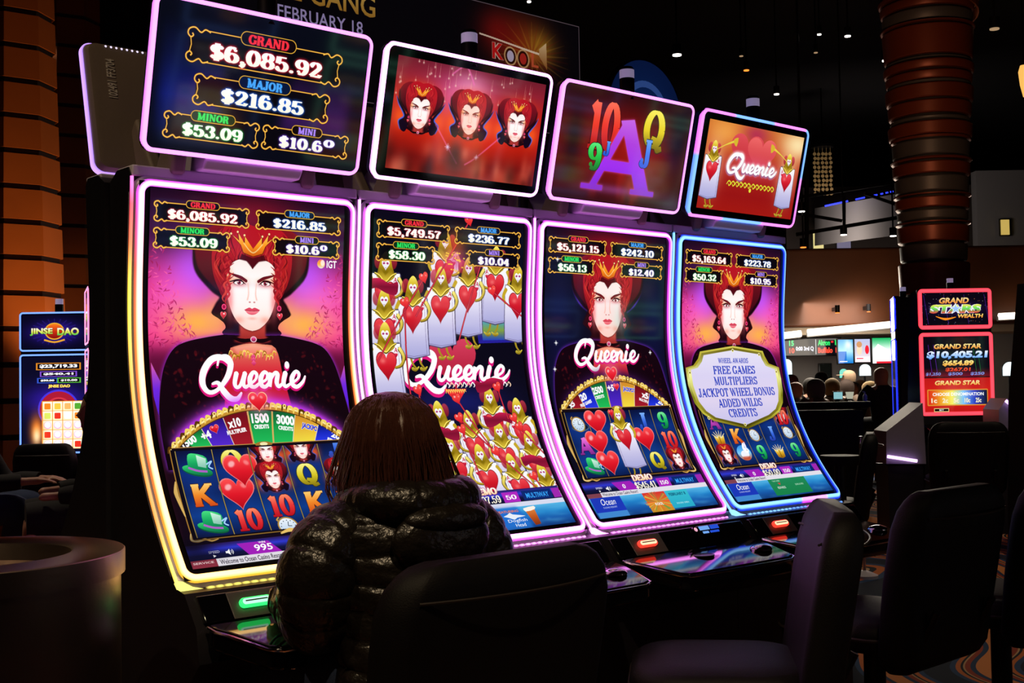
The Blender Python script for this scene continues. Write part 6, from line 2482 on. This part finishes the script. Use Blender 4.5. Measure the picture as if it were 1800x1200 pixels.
c, s = wbox(1330, 560, 1900, 1000, 17, .2)
hh = c.z + s.z / 2
struct('wall_inner', MB().box((c.x, c.y, hh / 2), (s.x, s.y, hh)), W_GREY)
c, s = wbox(1330, 438, 1900, 566, 15.6, 1.6)
struct('trim_bulkhead', MB().box(c, s, bev=.05), WOOD)
c2, s2 = wbox(1330, 566, 1900, 580, 15.9, 1.2)
struct('trim_soffit', MB().box(c2, s2), mat('soffit', '#d8c4a8', .7))
cv_l = glow_mat('cove_light', '#fff0dc', 3.0)
GCV = 'light coves under the wooden bulkhead'
for x0, y0, x1, y1, lab in ((1374, 590, 1408, 586, 'short light cove beside the blue-framed machine'), (1420, 584, 1566, 570, 'long bright light cove above the score ticker'),
                            (1756, 556, 1830, 552, 'light cove right of the red-framed machine')):
    a, b = fat(x0, y0, 15.4), fat(x1, y1, 15.4)
    t = thing('light_cove', (a + b) / 2, 0, lab, 'light', GCV)
    m_ = (a + b) / 2
    MB().tube([a - m_, b - m_], .055, 10).build('lamp_tube', cv_l, t)
    MB().tube([a - m_ + Vector((0, .07, -.03)), b - m_ + Vector((0, .07, -.03))], .05, 6).build('tray', W_GREY, t)
lamp('cove_fill', 'AREA', fat(1470, 560, 12.6), 120, (1, .88, .7), 1.6, fat(1480, 700, 11.8))  # added area lamps near the coves, brightening crowd, wall and bulkhead
lamp('cove_fill', 'AREA', fat(1480, 588, 15.3), 20, (1, .9, .78), 1.2, fat(1480, 680, 16.9))
lamp('cove_fill', 'AREA', fat(1500, 560, 14.2), 7, (1, .8, .55), 1.2, fat(1500, 500, 15.6))


def flat_screen(name, x0, y0, x1, y1, d, pic, label, cat):
    c, s = wbox(x0, y0, x1, y1, d, .06)
    t = thing(name, c, 0, label, cat)
    MB().box((0, 0, 0), (s.x + .04, .06, s.z + .04), bev=.008).build('casing', M['bezel'], t)
    wl = (17 - d) * KF - .03
    MB().cyl((0, .03, 0), (0, wl, 0), .03).build('bracket', M['dark_metal'], t)
    h, v = s.x / 2, s.z / 2
    mesh_obj('display', [(-h, -.0315, v), (h, -.0315, v), (h, -.0315, -v), (-h, -.0315, -v)], [(0, 1, 2, 3)], pic, t, uvs=[(0, 1), (1, 1), (1, 0), (0, 0)])
    return t


def ticker():
    cv = Cv(470, 130, 1.0, '#0a0a10')
    sans(cv, '15', 50, 90, 12, 56, '#30f080', .05)
    sans(cv, '10', 50, 94, 70, 114, '#ff5038', .05)
    sans(cv, '0:00 3rd Q', 104, 250, 60, 100, '#f0f0ff', .05)
    cv.rect(266, 6, 270, 124, '#ffffff')
    sans(cv, 'Akron', 284, 384, 10, 56, '#30f070', .05)
    cv.rect(392, 20, 412, 34, '#ff3030')
    sans(cv, '10', 424, 462, 10, 54, '#30f070', .05)
    sans(cv, 'Buffalo', 284, 404, 70, 116, '#ff5038', .05)
    sans(cv, '1', 428, 442, 72, 114, '#ff5038', .05)
    return cv


def tv_art(kind):
    cv = Cv(200, 260, 1.0, '#1080d0')
    if kind == 0:
        cv.fill([[(0, 0), (200, 0), (200, 260), (0, 260)]], ('#40a8e8', '#b0ecff', '#1880d8'))
        cv.rect(0, 130, 110, 260, '#1878d8')
        cv.blob(140, 60, 50, 60, '#ffffff', .9)
        cv.rect(16, 236, 120, 246, '#ffffff')
    elif kind == 1:
        cv.fill([[(0, 0), (200, 0), (200, 260), (0, 260)]], ('#b0b8d8', '#c8c0d0', '#f0e0e0'))
        cv.ell(60, 120, 34, 60, '#f0d0b0')
        cv.ell(60, 60, 36, 34, '#c89060')
        cv.ell(160, 120, 26, 50, '#e02030')
        cv.rect(10, 200, 190, 236, '#ffffff')
        cv.rect(20, 212, 110, 224, '#e02848')
    else:
        cv.fill([[(0, 0), (200, 0), (200, 260), (0, 260)]], ('#18a858', '#f8f8f8', '#ffffff'))
        cv.poly([(0, 130), (60, 60), (200, 140), (200, 260), (0, 260)], '#ffffff')
        cv.rect(40, 240, 200, 260, '#e02838')
    return cv


flat_screen('score_ticker', 1376, 596, 1478, 623, 16.2, screen_mat('ticker', ticker(), 1.1), 'long black score ticker with green and red team names', 'screen')
flat_screen('television', 1473, 597, 1500, 638, 15.9, screen_mat('tv_blue', tv_art(0), 1.1), 'blue television right of the score ticker', 'television')
flat_screen('television', 1502, 596, 1530, 636, 16.1, screen_mat('tv_people', tv_art(1), 1.3), 'television showing a figure in pale clothes, middle of three', 'television')
flat_screen('television', 1533, 594, 1567, 638, 16.1, screen_mat('tv_green', tv_art(2), 1.3), 'white and green television nearest the blue-edged machine', 'television')
flat_screen('notice_board', 1441, 640, 1461, 668, 16.9, screen_mat('board', Cv(50, 70, 1.0, '#141612'), .5), 'small dark notice board on the grey wall', 'board')

# --- lit arched signs on poles
GA = 'lit arched signs on poles'
ARC_B, ARC_G = glow_mat('arch_white', '#e8fcff', 1.5), glow_mat('arch_green', '#80f0d8', .9)
for x, y, w_, h_, d, m, lab in ((1383, 646, 18, 30, 15.0, ARC_B, 'arched white sign half behind the blue-framed machine'), (1483, 656, 13, 16, 15.7, ARC_G, 'small green arched sign under the blue television'),
                                (1521, 650, 19, 20, 15.4, ARC_B, 'bright arched white sign below the middle television'), (1776, 648, 24, 24, 12.0, ARC_B, 'arched white sign at the right edge')):
    a = fat(x, y + h_ / 2, d)
    t = thing('arched_sign', (a.x, a.y, 0), 0, lab, 'sign', GA)
    k = d * KF / FPX
    P = [(-w_ / 2 * k, 0), (w_ / 2 * k, 0)] + [(w_ / 2 * k * math.cos(R(q)), h_ * k - w_ / 2 * k + w_ / 2 * k * math.sin(R(q))) for q in range(0, 181, 15)]
    MB().prism([(px_, pz_ + a.z) for px_, pz_ in P], 'y', -.02, .02).build('lit_face', m, t)
    MB().prism([(px_ * 1.12, pz_ * 1.06 - .01 + a.z) for px_, pz_ in P], 'y', .021, .05).build('backing', M['dark_metal'], t)
    MB().cyl((0, .035, .01), (0, .035, a.z), .015).build('pole', M['dark_metal'], t)
    MB().cyl((0, .035, 0), (0, .035, .02), .14).build('base', M['dark_metal'], t)

# --- the dark bar table with things on it
a, b = fat(1362, 720, 9.2), fat(1530, 720, 9.2)
tz = 1.10
tb = thing('bar_table', ((a.x + b.x) / 2, a.y + .25, 0), 0, 'long dark bar table with padded rim in front of the crowd', 'table')
tl = (b.x - a.x)
MB().box((0, 0, tz - .03), (tl, .5, .06), bev=.02).build('top', M['black_gloss'], tb)
MB().box((0, .02, (tz - .08) / 2), (tl - .1, .4, tz - .08)).build('body', M['rubber'], tb)
MB().tube([(-tl / 2, -.25, tz - .02), (tl / 2, -.25, tz - .02)], .03, 10).build('padded_rim', M['leather'], tb)
q = fat(1473, 706, 9.5)
mt = thing('bar_monitor', (q.x, q.y, tz + .0), 0, 'small pale cyan monitor on the dark bar table', 'monitor')
MB().box((0, 0, .065), (.1, .02, .085), bev=.004).build('casing', M['bezel'], mt)
mesh_obj('display', [(-.045, -.0112, .1), (.045, -.0112, .1), (.045, -.0112, .03), (-.045, -.0112, .03)], [(0, 1, 2, 3)], glow_mat('cyan_lcd', '#a0e0e8', .7), mt)
MB().cyl((0, 0, 0), (0, 0, .03), .02).build('stand', M['dark_metal'], mt)
q = fat(1494, 706, 9.5)
ls = thing('table_lamp', (q.x, q.y, tz), 0, 'small table lamp with pale shade on the bar table', 'lamp')
MB().lathe([(.028, .03), (.042, .1)], cap=False).build('lamp_shade', glow_mat('shade', '#d8d8c0', .6), ls)
MB().lathe([(.02, 0), (.02, .008), (.005, .012), (.005, .06)]).build('stem', M['dark_metal'], ls)
q = fat(1521, 716, 9.35)
sb = thing('sanitizer_bottle', (q.x, q.y, tz), 0, 'clear pump bottle standing on the bar table edge', 'bottle')
MB().lathe([(.001, 0), (.022, 0), (.022, .06), (.012, .075), (.008, .08)], n=16).build('bottle', mat('clear_plastic', '#c8d4d8', .15), sb)
MB().cyl((0, 0, .08), (0, 0, .1), .006).cyl((-.001, 0, .1), (-.025, 0, .102), .005).build('pump', M['white_plastic'], sb)

# --- people around the bar
HAIRM = {}


def cloth(col):
    if col not in HAIRM:
        HAIRM[col] = mat('cloth_' + col.strip('#'), col, .85, bump=.1, bscale=120, var=.2)
    return HAIRM[col]


def far_person(px, ytop, d, rz, shirt, hair, label, trousers='#1c1c22', reach_l=None, reach_r=None, cap=False, seat=None, voxel=.02, legs=True, bare=False, yaw=0.0, tilt=0.0, group=None):
    q = at(px, ytop, d)
    st = seat if seat is not None else max(.45, q.z - .728)
    t = thing('person', (q.x, q.y, 0), rz, label, 'person', group)
    J, E, z0 = seated_joints(st, .06, reach_l, reach_r, 1.0, 1.0, voxel < .012)
    hd = Vector((0, .075, z0 + .52))
    body_obj(body_mesh(J, E, hd, voxel, 1.0, yaw, tilt), M['skin'], t)
    mb = MB()
    rings = []
    for z, rx, ry, yo in ((-.09, .17, .135, -.02), (0, .175, .14, -.015), (.1, .165, .13, 0), (.2, .17, .13, .015), (.3, .195, .13, .03), (.36, .19, .115, .04), (.4, .14, .09, .048), (.44, .075, .07, .055)):
        rings.append([Vector((rx * math.cos(a), yo + ry * math.sin(a), z0 + z)) for a in np.linspace(0, 2 * math.pi, 28, endpoint=False)])
    mb.loft(rings).build('shirt', cloth(shirt), t)
    for s_, key in ((-1, 'l'), (1, 'r')):
        sh, el, wr = (J[key + n_][0] for n_ in ('sh', 'el', 'wrist'))
        mb = MB()
        sleeve_into(mb, [sh + Vector((-s_ * .03, 0, .02)), sh.lerp(el, .3) + Vector((s_ * .015, 0, .01)), el, el.lerp(wr, .5), el.lerp(wr, .85)], [.065, .072, .058, .05, .042], .02, .1, 14, .02, 1)
        mb.build('sleeve', cloth(shirt), t)
    if hair:
        mb = MB()
        rings = []
        for z, r in ((.126, .012), (.118, .04), (.1, .066), (.07, .083), (.03, .089), (-.01, .086), (-.05, .078), (-.075, .07)):
            rings.append([hd + Matrix.Rotation(yaw, 3, 'Z') @ Vector((r * math.cos(R(a)), r * 1.2 * math.sin(R(a)) - .008, z)) for a in np.linspace(-215 if z < .07 else -235, 35 if z < .07 else 55, 24)])
        mb.loft(rings, closed=False)
        o = mb.build('cap' if cap else 'hair', cloth(hair), t)
        sol = o.modifiers.new('thick', 'SOLIDIFY')
        sol.thickness = .012
        sol.offset = 1
        if cap:
            MB().lathe([(.001, .005), (.085, .0), (.09, -.006)], c=(hd.x, hd.y + .1, hd.z + .06), n=18).build('visor', cloth(hair), o)
    if legs:
        for s_, key in ((-1, 'l'), (1, 'r')):
            h_, k_, a_ = (J[key + n_][0] for n_ in ('hip', 'kn', 'an'))
            mb = MB()
            pts = [h_ + Vector((-s_ * .02, -.09, 0)), h_.lerp(k_, .5), k_ + Vector((0, .02, 0))] + ([] if bare else [k_.lerp(a_, .35) + Vector((0, .01, 0)), a_ + Vector((0, 0, .02))])
            sleeve_into(mb, pts, [.115, .1, .085] + ([] if bare else [.07, .062]), .02, .1, 16, .02, 1)
            mb.build('shorts' if bare else 'trousers', cloth(trousers), t)
            MB().loft([rring(.07, .1, .03, a_.z + .02, a_.y), rring(.085, .16, .04, a_.z - .02, a_.y + .04), rring(.095, .25, .045, a_.z - .055, a_.y + .06), rring(.095, .26, .045, a_.z - .08, a_.y + .06)]).build('shoe', M['shoe'], t).location = (a_.x, 0, 0)
    return t, st


def stool(loc, st, label, group):
    t = thing('bar_stool', (loc.x, loc.y, 0), 0, label, 'stool', group)
    MB().lathe([(.001, st - .075), (.15, st - .075), (.17, st - .04), (.15, st - .005), (.001, st)], n=24).build('seat', M['leather'], t)
    MB().cyl((0, 0, .02), (0, 0, st - .075), .03).build('column', M['dark_metal'], t)
    MB().lathe([(.001, 0), (.2, 0), (.2, .015), (.001, .03)], n=24).build('base', M['dark_metal'], t)
    return t


PEOPLE = [(1408, 671, 11.3, 1.35, '#6a6460', None, 'bald person in a grey shirt facing left behind the bar table', {}),
          (1430, 666, 12.6, .4, '#1c1a1a', '#181212', 'dark-haired person between the bald and the grey-haired person', {}),
          (1441, 668, 10.5, .5, '#6a5a4a', '#6a6460', 'grey-haired person in a brown jacket, back turned', {}),
          (1463, 667, 11.7, -.2, '#2a2622', '#7a6038', 'fair-haired person in dark clothes beside the brown jacket', {}),
          (1482, 669, 13.0, -1.0, '#6a584c', '#30201a', 'brown-haired person in a taupe top facing right', {}),
          (1500, 673, 13.7, 2.9, '#3a3430', '#5a5450', 'grey-haired person facing us, head bowed over the table', {'tilt': -.4}),
          (1516, 669, 14.6, .2, '#2a2a26', '#4a3020', 'person in dark clothes right of the one with bowed head', {}),
          (1499, 652, 15.3, 1.2, '#3c3430', '#c8a888', 'person in a pale cap in front of the middle television', {'cap': True}),
          (1555, 645, 10.3, .3, '#14141a', None, 'bald person in black near the blue-edged machine', {}),
          (1397, 660, 13.6, .8, '#4a2c26', '#5a2018', 'red-haired person half hidden by the blue-framed machine', {}),
          (1447, 655, 14.5, .2, '#241e1e', '#141010', 'black-haired person in front of the small notice board', {}),
          (1537, 672, 11.9, .6, '#584a3c', '#a08050', 'blond person leaning beside the bald person in black', {})]
for px, yt, d, rz, sc, hc_, lab, kw in PEOPLE:
    t, st = far_person(px, yt, d * KF, rz, sc, hc_, lab, **kw)
    stool(t.location, st, 'bar stool behind the dark bar table, under a seated person', 'bar stools behind the table')

# --- people at the left edge
ql = at(-90, 760, 7.0)
t, st = far_person(-90, 640, 7.0, -math.pi / 2, '#101014', '#201814', 'person in dark top and jeans, only hand and knee in the photo', '#2c3c60', (-.16, .50, .83), (.14, .52, .84), voxel=.011, seat=.60)
stool(t.location, st, 'stool under the person in jeans at the left edge', None)
t, st = far_person(200, 700, 6.5, 1.95, '#100e0e', '#18120e', 'person in dark shorts with a bare shin, beside the front machines', '#0e0c0e', voxel=.015, seat=.62, bare=True)
stool(t.location, st, 'stool under the person with the bare shin', None)

# --- more chairs and stands
proto = [o for o in bpy.data.objects if o.name == 'casino_chair'][0]
for px, d, rz, sc, lab in ((1690, 9.1, -.15, 1.0, 'black chair with its back to us at the red-framed machine'),
                           (1452, 7.4, 1.3, .9, 'black chair seen from its side behind the blue-framed machine'),
                           (96, 8.0, .05, .72, 'narrow black chair in front of the blue-framed machine at left')):
    c_ = copy_tree(proto)
    q = at(px, 800, d)
    c_.location = (q.x, q.y, 0)
    c_.rotation_euler = (0, 0, rz)
    c_.scale = (sc, sc, 1.0)
    c_['label'] = lab
    c_['group'] = 'black chairs farther back'
q = at(1476, 800, 6.4)
t = thing('pedestal_table', (q.x, q.y, 0), 0, 'small round dark pedestal table behind the blue-framed machine', 'table')
MB().lathe([(.001, q.z - .05), (.1, q.z - .05), (.105, q.z - .02), (.1, q.z), (.001, q.z)], n=32).build('top', M['leather'], t)
MB().cyl((0, 0, .02), (0, 0, q.z - .05), .03).build('column', M['dark_metal'], t)
MB().lathe([(.001, 0), (.2, 0), (.2, .012), (.03, .04)], n=32).build('base', M['dark_metal'], t)
q = at(1514, 808, 8.2)
t = thing('stanchion', (q.x, q.y, 0), 0, 'thin pale stanchion post on the carpet behind the machines', 'post')
MB().cyl((0, 0, .03), (0, 0, .95), .012).build('post', M['chrome'], t)
MB().lathe([(.001, 0), (.09, 0), (.09, .02), (.02, .05), (.001, .05)]).build('base', M['white_plastic'], t)

# --- gallery above the bulkhead
DKB = mat('truss_paint', '#161416', .5)
gl = thing('gallery_front', fat(1515, 390, 21), 0, 'pale gallery front high behind the bulkhead, lit from below', 'gallery')
o0 = gl.location.copy()
rings = []
for i in range(13):
    f = i / 12
    x = 1432 + f * 170
    rings.append([fat(x, 366 - f * 30, 21 - .8 * math.sin(f * math.pi)) - o0, fat(x, 432 - f * 22, 21 - .8 * math.sin(f * math.pi)) - o0,
                  fat(x, 432 - f * 22, 21.3 - .8 * math.sin(f * math.pi)) - o0, fat(x, 366 - f * 30, 21.3 - .8 * math.sin(f * math.pi)) - o0])
MB().loft(rings).build('front_panel', W_GREY, gl)
MB().tube([fat(1450 + k * 13.5, 362 - k * 2.9, 20.0) - o0 for k in range(4)], .02, 6).build('blue_light_line', glow_mat('blue_line', '#2838ff', 2.0), gl)
for x0, x1 in ((1504, 1520), (1534, 1542), (1548, 1552), (1557, 1561), (1565, 1570), (1575, 1582)):
    MB().tube([fat(x, 362 - (x - 1450) * .215, 20.0) - o0 for x in (x0, x1)], .018, 6).build('blue_light_line', bpy.data.materials['blue_line'], gl)
for _x in (1460, 1560):
    _a = fat(_x, 400, 21.2) - o0
    MB().box((_a.x, _a.y + .54, _a.z), (.12, 1.0, .12)).build('bracket', DKB, gl)
lamp('gallery_glow', 'AREA', fat(1500, 440, 19.3), 28, (1, .86, .8), 1.5, fat(1500, 380, 21))
GT = 'dark truss beams in front of the gallery'
for (x0, y0, x1, y1, r, lab) in ((1385, 350, 1625, 312, .045, 'upper dark truss beam in front of the gallery'), (1385, 372, 1480, 388, .04, 'short dark truss brace left below the upper beam'),
                                 (1400, 412, 1640, 372, .05, 'lower dark truss beam in front of the gallery'), (1520, 340, 1600, 368, .04, 'dark slanting truss brace near the banded column'),
                                 (1484, 345, 1484, 400, .035, 'upright dark truss post in front of the gallery'), (1418, 300, 1418, 470, .05, 'tall dark post right of the blue-lit upper screen')):
    a, b = fat(x0, y0, 18.6), fat(x1, y1, 18.6)
    m_ = (a + b) / 2
    t = MB().tube([a - m_, b - m_], r, 4).build('truss_beam', DKB, None, smooth=False)
    t.location = m_
    tag(t, lab, 'beam', GT)
c, s = wbox(1380, 330, 1900, 474, 22.06, .2)
struct('wall_gallery', MB().box((c.x, c.y, (c.z + s.z / 2) / 2), (s.x, s.y, c.z + s.z / 2)), W_DARK)
WIN = (('lit_window', 1430, 408, 1448, 436, '#e8d890', 1.0, 'yellow-lit window low beside the blue-framed machine'), ('lit_window', 1472, 424, 1496, 446, '#9890b0', .5, 'pale slanted window under the gallery'),
       ('lit_window', 1760, 386, 1775, 412, '#d8b860', .8, 'yellow window right of the banded column'), ('lit_window', 1570, 372, 1586, 382, '#5090f0', 1.0, 'small blue-white screen glow left of the banded column'),
       ('lit_window', 1464, 462, 1474, 468, '#e8d8a0', .9, 'tiny yellow window under the lower truss beam'), ('lit_window', 1580, 408, 1597, 416, '#70c0b8', .7, 'small teal glow beside the banded column'))
for nm, x0, y0, x1, y1, c_, st, lab in WIN:
    c, s = wbox(x0, y0, x1, y1, 21.61 if x0 > 1700 else 22, .05)
    t = thing(nm, c, 0, lab, 'window')
    MB().box((0, 0, 0), (s.x, .04, s.z)).build('pane', glow_mat('pane_' + c_.strip('#'), c_, st), t)
    MB().box((0, .035, 0), (s.x + .06, .03, s.z + .06)).build('frame', DKB, t)
c, s = wbox(1715, 300, 1900, 470, 21.7, .3)
tag(MB().box(c, s).build('gallery_wall', W_GREY, None, smooth=False), 'grey gallery wall right of the banded column', 'wall')
q = fat(1800, 138, 14)
sc_ = thing('wall_sconce', q, 0, 'amber glowing hanging lamp at the right edge near the ceiling', 'lamp')
MB().lathe([(.02, -.28), (.06, -.1), (.08, .1), (.05, .2)], n=20).build('lamp_shade', glow_mat('amber_glass', '#ffc060', 1.0), sc_)
MB().cyl((0, 0, .2), (0, 0, CEIL - q.z - .001), .01).build('rod', M['dark_metal'], sc_)
# crystal curtain chandelier
q = fat(1446, 280, 20)
ch = thing('crystal_chandelier', q, 0, 'tall chandelier of hanging discs beside the blue-lit upper screen', 'chandelier')
CRY = mat('crystal', '#b89868', .3, .2, emit='#a88850', estr=.12)
for i in range(5):
    mb = MB()
    x = (i - 2) * .085
    for k in range(10):
        mb.cyl((x + .01 * math.sin(k * 2 + i), .03 * (i % 2), .12 - k * .096), (x + .01 * math.sin(k * 2 + i), .03 * (i % 2) + .012, .12 - k * .096), .036, .036, 12)
    mb.cyl((x, .006, .25), (x, .006, -.78), .004, .004, 6)
    mb.build('strand', CRY, ch)
MB().lathe([(.001, .25), (.24, .25), (.24, .3), (.001, .3)]).build('ring', M['dark_metal'], ch)
MB().cyl((0, 0, .3), (0, 0, CEIL - q.z - .001), .015).build('rod', M['dark_metal'], ch)
# added spots without fixtures: for the carpet at right, the people at left
lamp('aisle_fill', 'SPOT', (4.6, 4.2, 6.8), 260, (1, .8, .58), .1, (4.2, 5.0, 0), 64)
lamp('aisle_fill', 'SPOT', (-3.4, 4.6, 6.8), 420, (1, .8, .58), .1, (-2.8, 4.4, 0), 50)
